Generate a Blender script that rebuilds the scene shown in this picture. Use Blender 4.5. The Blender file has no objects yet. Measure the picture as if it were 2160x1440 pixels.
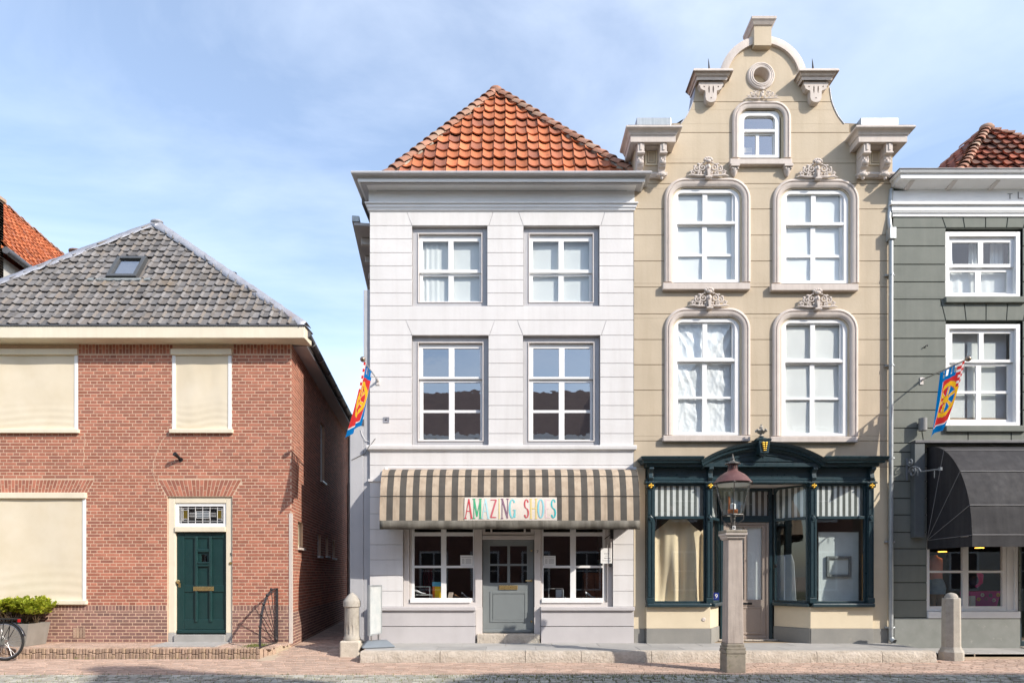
import bpy, bmesh, math, random
from mathutils import Vector, Matrix, noise as mnoise

random.seed(11)
S = bpy.context.scene
COL = S.collection
pi = math.pi

# ---------------------------------------------------------------- camera
CAM_D, CAM_Z, FPX = 13.0, 1.66, 1300.0
cam_data = bpy.data.cameras.new("camera")
cam = bpy.data.objects.new("camera", cam_data)
COL.objects.link(cam)
cam.location = (0, -CAM_D, CAM_Z)
cam.rotation_euler = (math.radians(90), 0, 0)
cam_data.sensor_fit = 'HORIZONTAL'
cam_data.sensor_width = 36.0
cam_data.lens = 36.0 * FPX / 2160.0
cam_data.shift_y = 490.0 / 2160.0
cam_data.clip_start = 0.05
cam_data.clip_end = 3000
S.camera = cam

# ---------------------------------------------------------------- light
SUN_A, SUN_B = 1.46, 1.17              # light travels (-A, +1, -B)
SUN_EL = math.atan2(SUN_B, math.hypot(SUN_A, 1.0))
SUN_STR, SKY_STR = 2.45, 0.128
world = bpy.data.worlds.new("World")
S.world = world
world.use_nodes = True
wn, wl = world.node_tree.nodes, world.node_tree.links
wn.clear()
w_out = wn.new('ShaderNodeOutputWorld')
w_bg = wn.new('ShaderNodeBackground')
w_sky = wn.new('ShaderNodeTexSky')
w_sky.sky_type = 'NISHITA'
w_sky.sun_disc = False
w_sky.sun_elevation = SUN_EL
w_sky.sun_rotation = math.atan2(SUN_A, -1.0)
w_sky.altitude = 0
w_sky.air_density = 1.2
w_sky.dust_density = 1.2
w_sky.ozone_density = 2.6
w_bg.inputs['Strength'].default_value = SKY_STR
# thin wispy cirrus, laid out in the sky itself (direction space)
w_tc = wn.new('ShaderNodeTexCoord')
w_map = wn.new('ShaderNodeMapping')
w_map.inputs['Rotation'].default_value = (0.1, 0.35, 0.5)
w_map.inputs['Location'].default_value = (7.3, -2.2, 5.1)
w_map.inputs['Scale'].default_value = (1.2, 1.2, 3.2)
w_n1 = wn.new('ShaderNodeTexNoise')
w_n1.inputs['Scale'].default_value = 1.15
w_n1.inputs['Detail'].default_value = 7
w_n1.inputs['Roughness'].default_value = 0.55
w_n1.inputs['Distortion'].default_value = 0.9
w_r1 = wn.new('ShaderNodeValToRGB')
w_r1.color_ramp.elements[0].position = 0.46
w_r1.color_ramp.elements[0].color = (0.12, 0.12, 0.12, 1)
w_r1.color_ramp.elements[1].position = 0.80
w_r1.color_ramp.elements[1].color = (0.55, 0.55, 0.55, 1)
w_mix = wn.new('ShaderNodeMix')
w_mix.data_type = 'RGBA'
w_mix.inputs[7].default_value = (5.2, 5.6, 6.2, 1)
wl.new(w_tc.outputs['Generated'], w_map.inputs['Vector'])
wl.new(w_map.outputs[0], w_n1.inputs['Vector'])
wl.new(w_n1.outputs['Fac'], w_r1.inputs['Fac'])
wl.new(w_r1.outputs['Color'], w_mix.inputs[0])
w_tint = wn.new('ShaderNodeMix'); w_tint.data_type = 'RGBA'; w_tint.blend_type = 'MULTIPLY'; w_tint.inputs[0].default_value = 1.0
w_tint.inputs[7].default_value = (0.95, 0.93, 0.93, 1)
wl.new(w_sky.outputs[0], w_tint.inputs[6]); wl.new(w_tint.outputs[2], w_mix.inputs[6])
wl.new(w_mix.outputs[2], w_bg.inputs['Color'])
wl.new(w_bg.outputs[0], w_out.inputs['Surface'])

sun_data = bpy.data.lights.new("sun", 'SUN')
sun_data.energy = SUN_STR
sun_data.angle = math.radians(0.5)
sun_data.color = (1.0, 0.93, 0.83)
sun = bpy.data.objects.new("sun", sun_data)
COL.objects.link(sun)
sun.rotation_euler = Vector((-SUN_A, 1.0, -SUN_B)).to_track_quat('-Z', 'Y').to_euler()
sun.location = (20, -20, 25)

S.view_settings.view_transform = 'Standard'
S.view_settings.look = 'None'
S.view_settings.gamma = 1.0
S.view_settings.use_curve_mapping = False
S.view_settings.exposure = 1.2
S.render.engine = 'CYCLES'
S.cycles.use_denoising = True
S.cycles.max_bounces = 8
S.cycles.transparent_max_bounces = 24
S.cycles.caustics_reflective = False
S.cycles.caustics_refractive = False
S.cycles.sample_clamp_indirect = 6.0

# ---------------------------------------------------------------- helpers
def X(px, Y=0.0): return (px - 1080.0) * (CAM_D + Y) / FPX
def Z(py, Y=0.0): return CAM_Z + (1210.0 - py) * (CAM_D + Y) / FPX

def srgb(r, g, b):
    def f(c):
        c /= 255.0
        return c / 12.92 if c <= 0.04045 else ((c + 0.055) / 1.055) ** 2.4
    return (f(r), f(g), f(b))

ROOT = {}
def origin(o):
    while o is not None and o.parent is not None:
        o = o.parent
    return Vector(o.location) if o is not None else Vector((0, 0, 0))

def tag(o, label=None, cat=None, group=None, kind=None):
    if label: o['label'] = label
    if cat: o['category'] = cat
    if group: o['group'] = group
    if kind: o['kind'] = kind
    return o

def thing(name, label, cat, loc=(0, 0, 0), group=None):
    o = bpy.data.objects.new(name, None)
    COL.objects.link(o)
    o.location = loc
    o.empty_display_size = 0.3
    return tag(o, label, cat, group)

def link_obj(name, me, parent=None, loc=None, M=None, kind=None, label=None):
    o = bpy.data.objects.new(name, me)
    COL.objects.link(o)
    if parent is not None: o.parent = parent
    if M is not None: o.matrix_local = M
    elif loc is not None: o.location = loc
    if kind: o['kind'] = kind
    if label: o['label'] = label
    return o

class MB:
    """collects shapes, links them as one mesh object"""
    def __init__(s, M=None):
        s.v, s.f, s.mi, s.M, s.cur = [], [], [], M, 0
    def add(s, vs, fs):
        b = len(s.v)
        if s.M is not None: s.v += [tuple(s.M @ Vector(p)) for p in vs]
        else: s.v += [tuple(p) for p in vs]
        s.f += [tuple(i + b for i in f) for f in fs]
        s.mi += [s.cur] * len(fs)
        return s
    def box(s, x0, x1, y0, y1, z0, z1):
        return s.add([(x0,y0,z0),(x1,y0,z0),(x1,y1,z0),(x0,y1,z0),(x0,y0,z1),(x1,y0,z1),(x1,y1,z1),(x0,y1,z1)],
              [(0,1,5,4),(1,2,6,5),(2,3,7,6),(3,0,4,7),(4,5,6,7),(3,2,1,0)])
    def prism(s, poly, y0, y1):          # poly in (x,z), extruded along y
        n = len(poly)
        vs = [(p[0], y0, p[1]) for p in poly] + [(p[0], y1, p[1]) for p in poly]
        fs = [tuple(range(n)), tuple(range(2*n-1, n-1, -1))]
        fs += [(i, (i+1) % n, n + (i+1) % n, n + i) for i in range(n)]
        return s.add(vs, fs)
    def prism_x(s, poly, x0, x1):        # poly in (y,z), extruded along x
        n = len(poly)
        vs = [(x0, p[0], p[1]) for p in poly] + [(x1, p[0], p[1]) for p in poly]
        fs = [tuple(range(n)), tuple(range(2*n-1, n-1, -1))]
        fs += [(i, (i+1) % n, n + (i+1) % n, n + i) for i in range(n)]
        return s.add(vs, fs)
    def prism_z(s, poly, z0, z1):        # poly in (x,y), extruded along z
        n = len(poly)
        vs = [(p[0], p[1], z0) for p in poly] + [(p[0], p[1], z1) for p in poly]
        fs = [tuple(range(n)), tuple(range(2*n-1, n-1, -1))]
        fs += [(i, (i+1) % n, n + (i+1) % n, n + i) for i in range(n)]
        return s.add(vs, fs)
    def tube(s, pts, r, n=8, caps=True):
        pts = [Vector(p) for p in pts]
        rs = r if isinstance(r, (list, tuple)) else [r] * len(pts)
        rings, up = [], None
        for i, p in enumerate(pts):
            t = (pts[min(i+1, len(pts)-1)] - pts[max(i-1, 0)])
            if t.length < 1e-9: t = Vector((0, 0, 1))
            t.normalize()
            if up is None:
                up = Vector((0, 0, 1)) if abs(t.z) < 0.9 else Vector((0, 1, 0))
            a = t.cross(up)
            if a.length < 1e-6: a = t.cross(Vector((1, 0, 0)))
            a.normalize(); b = a.cross(t).normalized(); up = b
            rings.append([p + (a*math.cos(2*pi*k/n) + b*math.sin(2*pi*k/n)) * rs[i] for k in range(n)])
        vs = [q for R in rings for q in R]
        fs = []
        for i in range(len(pts)-1):
            for k in range(n):
                fs.append((i*n+k, i*n+(k+1) % n, (i+1)*n+(k+1) % n, (i+1)*n+k))
        if caps:
            fs.append(tuple(range(n-1, -1, -1)))
            fs.append(tuple((len(pts)-1)*n + k for k in range(n)))
        return s.add(vs, fs)
    def lathe(s, prof, c, n=20, a0=0.0, sx=1.0, sy=1.0):   # prof [(r,z)] about a vertical axis at c
        vs, fs = [], []
        for (r, z) in prof:
            for k in range(n):
                a = a0 + 2*pi*k/n
                vs.append((c[0] + r*sx*math.cos(a), c[1] + r*sy*math.sin(a), c[2] + z))
        m = len(prof)
        for i in range(m-1):
            for k in range(n):
                fs.append((i*n+k, i*n+(k+1) % n, (i+1)*n+(k+1) % n, (i+1)*n+k))
        fs.append(tuple(range(n-1, -1, -1)))
        fs.append(tuple((m-1)*n + k for k in range(n)))
        return s.add(vs, fs)
    def ball(s, c, r, n=10, m=6, sc=(1, 1, 1)):
        vs, fs = [], []
        vs.append((c[0], c[1], c[2] - r*sc[2]))
        for i in range(1, m):
            t = pi*i/m
            for k in range(n):
                a = 2*pi*k/n
                vs.append((c[0]+r*sc[0]*math.sin(t)*math.cos(a), c[1]+r*sc[1]*math.sin(t)*math.sin(a), c[2]-r*sc[2]*math.cos(t)))
        vs.append((c[0], c[1], c[2] + r*sc[2]))
        for k in range(n):
            fs.append((0, 1+(k+1) % n, 1+k))
            for i in range(m-2):
                fs.append((1+i*n+k, 1+i*n+(k+1) % n, 1+(i+1)*n+(k+1) % n, 1+(i+1)*n+k))
            fs.append((1+(m-2)*n+k, 1+(m-2)*n+(k+1) % n, len(vs)-1))
        return s.add(vs, fs)
    def sweep(s, prof, path, closed=False, y=0.0, capends=True):
        """prof [(across, out)] swept along a path [(x,z)] in the facade plane; across>0 is to the path's left, out is towards the street"""
        n = len(path); P = [Vector(p) for p in path]; rows = []
        for i in range(n):
            if closed: a, b = P[(i-1) % n], P[(i+1) % n]
            else: a, b = P[max(i-1, 0)], P[min(i+1, n-1)]
            d0 = (P[i]-a).normalized() if (P[i]-a).length > 1e-9 else (b-P[i]).normalized()
            d1 = (b-P[i]).normalized() if (b-P[i]).length > 1e-9 else d0
            n0 = Vector((-d0.y, d0.x)); n1 = Vector((-d1.y, d1.x))
            m = (n0+n1)
            if m.length < 1e-6: m = n0.copy()
            m.normalize()
            k = 1.0 / max(0.35, m.dot(n0))
            rows.append([(P[i].x + m.x*k*c, y - o, P[i].y + m.y*k*c) for (c, o) in prof])
        q = len(prof); vs = [v for r in rows for v in r]; fs = []
        for i in range(n if closed else n-1):
            j = (i+1) % n
            for k in range(q-1):
                fs.append((i*q+k, j*q+k, j*q+k+1, i*q+k+1))
        if not closed and capends:
            fs.append(tuple(range(q))); fs.append(tuple((n-1)*q+k for k in range(q-1, -1, -1)))
        return s.add(vs, fs)
    def cornice(s, x0, x1, prof, yw=0.0, yb=0.0, rb=None):
        """mitred moulding round three sides; prof [(out,z)] from bottom to top"""
        rb = yb if rb is None else rb
        q = len(prof); vs = []
        for (o, z) in prof:
            vs += [(x0-o, yb, z), (x0-o, yw-o, z), (x1+o, yw-o, z), (x1+o, rb, z)]
        fs = []
        for i in range(q-1):
            for k in range(3):
                fs.append((i*4+k, i*4+k+1, (i+1)*4+k+1, (i+1)*4+k))
        fs.append((3, 2, 1, 0)); fs.append(tuple((q-1)*4+k for k in range(4)))
        fs.append(tuple(i*4 for i in range(q-1, -1, -1))); fs.append(tuple(i*4+3 for i in range(q)))
        return s.add(vs, fs)
    def ring(s, x0, x1, z0, z1, w, y0, y1, wt=None, wb=None):   # rectangular frame
        wt = w if wt is None else wt; wb = w if wb is None else wb
        s.box(x0, x0+w, y0, y1, z0, z1); s.box(x1-w, x1, y0, y1, z0, z1)
        s.box(x0+w, x1-w, y0, y1, z1-wt, z1)
        if wb > 0: s.box(x0+w, x1-w, y0, y1, z0, z0+wb)
        return s
    def mesh(s, name, mats, smooth=False, off=Vector((0, 0, 0)), recalc=True):
        me = bpy.data.meshes.new(name)
        me.from_pydata([(p[0]-off[0], p[1]-off[1], p[2]-off[2]) for p in s.v], [], s.f)
        mats = mats if isinstance(mats, (list, tuple)) else [mats]
        for m in mats: me.materials.append(m)
        if len(mats) > 1: me.polygons.foreach_set('material_index', s.mi)
        if recalc:
            bm = bmesh.new(); bm.from_mesh(me)
            bmesh.ops.recalc_face_normals(bm, faces=bm.faces)
            bm.to_mesh(me); bm.free()
        if smooth:
            me.polygons.foreach_set('use_smooth', [True]*len(me.polygons))
            if smooth != 'all':
                me.set_sharp_from_angle(angle=math.radians(38))
        me.update()
        return me
    def build(s, name, mats, parent=None, smooth=False, bevel=0.0, kind=None, label=None, recalc=True):
        me = s.mesh(name, mats, smooth, origin(parent), recalc)
        o = link_obj(name, me, parent, kind=kind, label=label)
        if bevel > 0:
            b = o.modifiers.new('bevel', 'BEVEL'); b.width = bevel; b.segments = 2
            b.limit_method = 'ANGLE'; b.angle_limit = math.radians(40)
        return o

def plate(outer, holes, y0, y1):
    """extruded flat plate with holes; outlines in (x,z). returns verts, faces for MB.add"""
    bm = bmesh.new(); edges = []; loops = []
    for lp in [outer] + holes:
        vs = [bm.verts.new((p[0], y0, p[1])) for p in lp]
        loops.append(vs)
        edges += [bm.edges.new((vs[i], vs[(i+1) % len(vs)])) for i in range(len(vs))]
    bmesh.ops.triangle_fill(bm, use_beauty=True, use_dissolve=False, edges=edges)
    bm.verts.index_update()
    V = [tuple(v.co) for v in bm.verts]; n = len(V)
    F = [tuple(v.index for v in f.verts) for f in bm.faces]
    fs = list(F) + [tuple(i+n for i in reversed(f)) for f in F]
    for vs in loops:
        for i in range(len(vs)):
            a, b = vs[i].index, vs[(i+1) % len(vs)].index
            fs.append((a, b, b+n, a+n))
    bm.free()
    return V + [(p[0], y1, p[2]) for p in V], fs

def circle(cx, cz, r, n=32, a0=0, a1=2*pi, rz=None):
    full = abs(a1-a0-2*pi) < 1e-6
    m = n if full else n+1
    return [(cx + r*math.cos(a0+(a1-a0)*k/n), cz + (rz or r)*math.sin(a0+(a1-a0)*k/n)) for k in range(m)]

# ---------------------------------------------------------------- materials
def new_mat(name):
    m = bpy.data.materials.new(name); m.use_nodes = True
    m.node_tree.nodes.clear()
    return m, m.node_tree.nodes, m.node_tree.links

def mixc(n, l, fac, a, b, bt='MIX'):
    x = n.new('ShaderNodeMix'); x.data_type = 'RGBA'; x.blend_type = bt
    for sock, v in ((0, fac), (6, a), (7, b)):
        if hasattr(v, 'is_linked') or hasattr(v, 'links'): l.new(v, x.inputs[sock])
        elif sock == 0: x.inputs[0].default_value = v
        else: x.inputs[sock].default_value = (v[0], v[1], v[2], 1)
    return x.outputs[2]

def noise_tex(n, l, vec, scale, detail=5, rough=0.6, lo=0.3, hi=0.7):
    t = n.new('ShaderNodeTexNoise')
    t.inputs['Scale'].default_value = scale; t.inputs['Detail'].default_value = detail
    t.inputs['Roughness'].default_value = rough
    if vec is not None: l.new(vec, t.inputs['Vector'])
    r = n.new('ShaderNodeMapRange')
    r.inputs[1].default_value = lo; r.inputs[2].default_value = hi
    l.new(t.outputs['Fac'], r.inputs[0])
    return r.outputs[0], t.outputs['Fac']

def pm(name, c, c2=None, scale=4.0, rough=0.7, bump=0.0, bscale=60.0, metal=0.0, spec=0.3,
       rnd=0.0, c3=None, streak=None, spots=None, coat=0.0, bdist=0.01, trans=0.0, spread=(0.3, 0.7), patch=0.05):
    """procedural painted/stone/brick surface: noise between c and c2, random shift per piece, vertical streaks, spots"""
    m, n, l = new_mat(name)
    out = n.new('ShaderNodeOutputMaterial'); bs = n.new('ShaderNodeBsdfPrincipled')
    tc = n.new('ShaderNodeTexCoord')
    geo = n.new('ShaderNodeNewGeometry')
    vec = geo.outputs['Position']
    if c2 is None: c2 = tuple(x*0.86 for x in c)
    f, _ = noise_tex(n, l, vec, scale, lo=spread[0], hi=spread[1])
    col = mixc(n, l, f, c, c2)
    if patch > 0:
        fp_, _ = noise_tex(n, l, vec, 0.9, detail=4, rough=0.55, lo=0.3, hi=0.7)
        pr_ = n.new('ShaderNodeMapRange'); l.new(fp_, pr_.inputs[0]); pr_.inputs[3].default_value = 1.0+patch*0.7; pr_.inputs[4].default_value = 1.0-patch
        hp = n.new('ShaderNodeHueSaturation'); l.new(col, hp.inputs['Color']); l.new(pr_.outputs[0], hp.inputs['Value']); col = hp.outputs[0]
    if rnd > 0:
        oi = n.new('ShaderNodeObjectInfo')
        ad = n.new('ShaderNodeMath'); ad.operation = 'ADD'
        l.new(geo.outputs['Random Per Island'], ad.inputs[0]); l.new(oi.outputs['Random'], ad.inputs[1])
        fr = n.new('ShaderNodeMath'); fr.operation = 'FRACT'; l.new(ad.outputs[0], fr.inputs[0])
        hs = n.new('ShaderNodeMapRange'); l.new(fr.outputs[0], hs.inputs[0])
        hs.inputs[3].default_value = 1.0 - rnd; hs.inputs[4].default_value = 1.0 + rnd*0.8
        hv = n.new('ShaderNodeHueSaturation'); l.new(col, hv.inputs['Color']); l.new(hs.outputs[0], hv.inputs['Value'])
        col = hv.outputs[0]
        if c3 is not None:
            m2 = n.new('ShaderNodeMath'); m2.operation = 'MULTIPLY'; l.new(fr.outputs[0], m2.inputs[0]); m2.inputs[1].default_value = 7.31
            f2 = n.new('ShaderNodeMath'); f2.operation = 'FRACT'; l.new(m2.outputs[0], f2.inputs[0])
            mr = n.new('ShaderNodeMapRange'); l.new(f2.outputs[0], mr.inputs[0])
            mr.inputs[1].default_value = 0.55; mr.inputs[2].default_value = 1.0; mr.inputs[4].default_value = 0.85
            col = mixc(n, l, mr.outputs[0], col, c3)
    if streak is not None:
        sc, sa, sx = streak
        mp = n.new('ShaderNodeMapping'); mp.inputs['Scale'].default_value = (sx, sx, sx*0.07)
        l.new(vec, mp.inputs['Vector'])
        f3, _ = noise_tex(n, l, mp.outputs[0], 1.0, detail=6, lo=0.45, hi=0.8)
        k = n.new('ShaderNodeMath'); k.operation = 'MULTIPLY'; l.new(f3, k.inputs[0]); k.inputs[1].default_value = sa
        col = mixc(n, l, k.outputs[0], col, sc)
    if spots is not None:
        sc, sa, sx, lo = spots
        f4, _ = noise_tex(n, l, vec, sx, detail=8, rough=0.7, lo=lo, hi=lo+0.12)
        k = n.new('ShaderNodeMath'); k.operation = 'MULTIPLY'; l.new(f4, k.inputs[0]); k.inputs[1].default_value = sa
        col = mixc(n, l, k.outputs[0], col, sc)
    l.new(col, bs.inputs['Base Color'])
    bs.inputs['Metallic'].default_value = metal
    bs.inputs['Specular IOR Level'].default_value = spec
    if coat: bs.inputs['Coat Weight'].default_value = coat; bs.inputs['Coat Roughness'].default_value = 0.15
    fr_, _ = noise_tex(n, l, vec, scale*2.7, lo=0.2, hi=0.8)
    rr = n.new('ShaderNodeMapRange'); l.new(fr_, rr.inputs[0])
    rr.inputs[3].default_value = max(0.02, rough-0.1); rr.inputs[4].default_value = min(1.0, rough+0.1)
    l.new(rr.outputs[0], bs.inputs['Roughness'])
    if bump > 0:
        _, raw = noise_tex(n, l, vec, bscale, detail=6, rough=0.65)
        b = n.new('ShaderNodeBump'); b.inputs['Strength'].default_value = bump; b.inputs['Distance'].default_value = bdist
        l.new(raw, b.inputs['Height']); l.new(b.outputs[0], bs.inputs['Normal'])
    sh = bs.outputs[0]
    if trans > 0:
        tr = n.new('ShaderNodeBsdfTranslucent'); l.new(col, tr.inputs['Color'])
        mx = n.new('ShaderNodeMixShader'); mx.inputs[0].default_value = trans
        l.new(sh, mx.inputs[1]); l.new(tr.outputs[0], mx.inputs[2]); sh = mx.outputs[0]
    l.new(sh, out.inputs['Surface'])
    return m

def glass_mat(name, refl=0.12, tint=(0.97, 0.985, 0.985), wav=0.02, rough=0.01, edge=0.6):
    m, n, l = new_mat(name)
    out = n.new('ShaderNodeOutputMaterial'); tr = n.new('ShaderNodeBsdfTransparent'); gl = n.new('ShaderNodeBsdfGlossy')
    tr.inputs[0].default_value = (*tint, 1); gl.inputs['Roughness'].default_value = rough
    gl.inputs['Color'].default_value = (0.95, 0.97, 1, 1)
    lw = n.new('ShaderNodeLayerWeight'); lw.inputs['Blend'].default_value = 0.35
    mr = n.new('ShaderNodeMapRange'); l.new(lw.outputs['Facing'], mr.inputs[0])
    mr.inputs[1].default_value = 0.5; mr.inputs[2].default_value = 1.0
    mr.inputs[3].default_value = refl; mr.inputs[4].default_value = edge
    gb = n.new('ShaderNodeNewGeometry'); fb = n.new('ShaderNodeMath'); fb.operation = 'SUBTRACT'; fb.inputs[0].default_value = 1.0; l.new(gb.outputs['Backfacing'], fb.inputs[1])
    fm = n.new('ShaderNodeMath'); fm.operation = 'MULTIPLY'; l.new(mr.outputs[0], fm.inputs[0]); l.new(fb.outputs[0], fm.inputs[1])
    mx = n.new('ShaderNodeMixShader'); l.new(fm.outputs[0], mx.inputs[0])
    l.new(tr.outputs[0], mx.inputs[1]); l.new(gl.outputs[0], mx.inputs[2])
    if wav > 0:
        geo = n.new('ShaderNodeNewGeometry')
        _, raw = noise_tex(n, l, geo.outputs['Position'], 3.0, detail=2)
        b = n.new('ShaderNodeBump'); b.inputs['Strength'].default_value = wav; b.inputs['Distance'].default_value = 0.2
        l.new(raw, b.inputs['Height']); l.new(b.outputs[0], gl.inputs['Normal'])
    l.new(mx.outputs[0], out.inputs['Surface'])
    return m

def attr_mat(name, rough=0.8, trans=0.0):
    m, n, l = new_mat(name)
    out = n.new('ShaderNodeOutputMaterial'); bs = n.new('ShaderNodeBsdfPrincipled')
    at = n.new('ShaderNodeAttribute'); at.attribute_name = 'print'
    bs.inputs['Roughness'].default_value = rough; bs.inputs['Specular IOR Level'].default_value = 0.15
    l.new(at.outputs['Color'], bs.inputs['Base Color'])
    sh = bs.outputs[0]
    if trans > 0:
        tr = n.new('ShaderNodeBsdfTranslucent'); l.new(at.outputs['Color'], tr.inputs['Color'])
        mx = n.new('ShaderNodeMixShader'); mx.inputs[0].default_value = trans
        l.new(sh, mx.inputs[1]); l.new(tr.outputs[0], mx.inputs[2]); sh = mx.outputs[0]
    l.new(sh, out.inputs['Surface'])
    return m

def emit_mat(name, c, k):
    m, n, l = new_mat(name)
    out = n.new('ShaderNodeOutputMaterial'); e = n.new('ShaderNodeEmission')
    e.inputs[0].default_value = (*c, 1); e.inputs[1].default_value = k
    l.new(e.outputs[0], out.inputs['Surface'])
    return m

MT = {}
MT['brick'] = pm('brick', (0.44, 0.175, 0.115), (0.375, 0.142, 0.094), scale=9, rough=0.85, bump=0.3, bscale=45, rnd=0.24, c3=(0.28, 0.115, 0.085), spots=((0.62, 0.46, 0.34), 0.35, 3.3, 0.63), patch=0.13)
MT['brick_dark'] = pm('brick_plinth', (0.30, 0.155, 0.125), (0.24, 0.14, 0.12), scale=5, rough=0.88, bump=0.35, bscale=45, rnd=0.25, c3=(0.17, 0.10, 0.09), spots=((0.42, 0.33, 0.27), 0.5, 7, 0.60))
MT['mortar'] = pm('mortar', (0.66, 0.475, 0.35), (0.56, 0.40, 0.295), scale=8, rough=0.95, bump=0.3, bscale=120)
MT['mortar_dark'] = pm('mortar_plinth', (0.60, 0.48, 0.39), (0.48, 0.38, 0.31), scale=6, rough=0.95, bump=0.3, bscale=120)
MT['cream'] = pm('cream_paint', (0.77, 0.70, 0.56), (0.72, 0.65, 0.51), scale=3, rough=0.5, streak=((0.5, 0.44, 0.34), 0.22, 8))
MT['screen'] = pm('screen_fabric', (0.76, 0.68, 0.545), (0.70, 0.61, 0.46), scale=1.6, rough=0.9, bump=0.12, bscale=300, spec=0.05, trans=0.06)
MT['slate_tile'] = pm('grey_tile', (0.20, 0.19, 0.185), (0.14, 0.133, 0.132), scale=6, rough=0.75, bump=0.25, bscale=60, rnd=0.34, c3=(0.20, 0.17, 0.145), spots=((0.19, 0.14, 0.085), 0.6, 1.6, 0.57), patch=0.16)
MT['orange_tile'] = pm('orange_tile', (0.56, 0.185, 0.078), (0.45, 0.145, 0.068), scale=7, rough=0.75, bump=0.3, bscale=50, rnd=0.32, c3=(0.24, 0.10, 0.07), spots=((0.15, 0.085, 0.055), 0.55, 7, 0.58))
MT['rust_tile'] = pm('rust_tile', (0.36, 0.11, 0.06), (0.26, 0.085, 0.05), scale=7, rough=0.75, bump=0.3, bscale=50, rnd=0.40, c3=(0.10, 0.085, 0.07), spots=((0.10, 0.07, 0.05), 0.6, 7, 0.56))
MT['hip_tile'] = pm('hip_tile', (0.42, 0.20, 0.13), (0.30, 0.16, 0.11), scale=8, rough=0.85, bump=0.35, bscale=40, rnd=0.25, c3=(0.36, 0.27, 0.20), spots=((0.45, 0.40, 0.32), 0.55, 8, 0.58))
MT['lime'] = pm('lime_mortar', (0.42, 0.38, 0.32), (0.30, 0.27, 0.23), scale=7, rough=0.95, bump=0.5, bscale=40)
MT['lead'] = pm('lead_sheet', (0.42, 0.43, 0.47), (0.33, 0.33, 0.36), scale=5, rough=0.5, bump=0.5, bscale=14, metal=0.35, bdist=0.03, spots=((0.34, 0.22, 0.19), 0.45, 1.4, 0.58))
MT['zinc'] = pm('zinc', (0.42, 0.44, 0.45), (0.34, 0.37, 0.38), scale=6, rough=0.42, metal=0.45, bump=0.1, bscale=25, streak=((0.62, 0.63, 0.63), 0.6, 14))
MT['zinc_dark'] = pm('zinc_dark', (0.15, 0.15, 0.16), (0.11, 0.11, 0.12), scale=6, rough=0.5, metal=0.3)
MT['white'] = pm('white_stucco', (0.71, 0.695, 0.69), (0.685, 0.668, 0.662), scale=1.8, rough=0.8, bump=0.28, bscale=16, streak=((0.50, 0.47, 0.45), 0.32, 6), spots=((0.55, 0.52, 0.50), 0.35, 4, 0.60), patch=0.04)
MT['white_joint'] = pm('white_joint', (0.60, 0.58, 0.58), rough=0.9)
MT['white_wood'] = pm('white_paint', (0.82, 0.82, 0.82), (0.78, 0.78, 0.78), scale=5, rough=0.4, spec=0.4)
MT['frieze_paint'] = pm('pale_grey_frieze', (0.80, 0.80, 0.81), (0.77, 0.77, 0.78), scale=3, rough=0.5)
MT['grey_wood'] = pm('pale_grey_paint', (0.50, 0.495, 0.51), (0.46, 0.455, 0.47), scale=3, rough=0.5, streak=((0.38, 0.37, 0.38), 0.2, 7))
MT['pale_wood'] = pm('pale_warm_grey_paint', (0.66, 0.62, 0.60), (0.61, 0.57, 0.55), scale=3, rough=0.5, streak=((0.5, 0.47, 0.45), 0.2, 7))
MT['lilac_plinth'] = pm('lilac_grey_stucco', (0.54, 0.515, 0.52), (0.50, 0.475, 0.48), scale=2.2, rough=0.8, bump=0.15, bscale=30, streak=((0.40, 0.38, 0.38), 0.25, 4))
MT['door_grey'] = pm('grey_green_paint', (0.205, 0.228, 0.232), (0.19, 0.21, 0.215), scale=4, rough=0.45, spec=0.4)
MT['grey_wall'] = pm('grey_render', (0.49, 0.49, 0.51), (0.43, 0.43, 0.45), scale=1.7, rough=0.9, bump=0.25, bscale=30, streak=((0.34, 0.34, 0.35), 0.35, 3))
MT['beige'] = pm('beige_stucco', (0.55, 0.46, 0.345), (0.515, 0.43, 0.32), scale=1.4, rough=0.85, bump=0.3, bscale=18, streak=((0.40, 0.32, 0.22), 0.42, 5), patch=0.09)
MT['beige_joint'] = pm('beige_joint', (0.34, 0.265, 0.185), rough=0.9)
MT['stone'] = pm('painted_stone', (0.63, 0.56, 0.51), (0.57, 0.505, 0.46), scale=6, rough=0.8, bump=0.25, bscale=40, streak=((0.40, 0.345, 0.31), 0.45, 9), spots=((0.42, 0.36, 0.32), 0.4, 14, 0.58))
MT['butter'] = pm('butter_paint', (0.71, 0.61, 0.45), (0.67, 0.575, 0.42), scale=4, rough=0.6)
MT['grey_plinth'] = pm('grey_plinth', (0.29, 0.28, 0.255), (0.24, 0.235, 0.22), scale=3, rough=0.85, bump=0.2, bscale=30, spots=((0.36, 0.33, 0.28), 0.5, 6, 0.6))
MT['shop_blue'] = pm('dark_teal_paint', (0.022, 0.048, 0.060), (0.017, 0.038, 0.048), scale=5, rough=0.32, spec=0.5, bump=0.05, bscale=20)
MT['taupe'] = pm('taupe_paint', (0.40, 0.325, 0.275), (0.36, 0.295, 0.25), scale=4, rough=0.5)
MT['gold'] = pm('gilding', (0.80, 0.50, 0.08), (0.65, 0.36, 0.04), scale=30, rough=0.35, metal=0.6)
MT['brass'] = pm('brass', (0.72, 0.53, 0.24), (0.62, 0.44, 0.2), scale=20, rough=0.3, metal=0.85)
MT['green_wall'] = pm('grey_green_stucco', (0.20, 0.212, 0.188), (0.17, 0.183, 0.163), scale=2.0, rough=0.85, bump=0.2, bscale=28, streak=((0.27, 0.275, 0.245), 0.4, 4))
MT['green_joint'] = pm('grey_green_joint', (0.075, 0.085, 0.072), rough=0.9)
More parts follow.
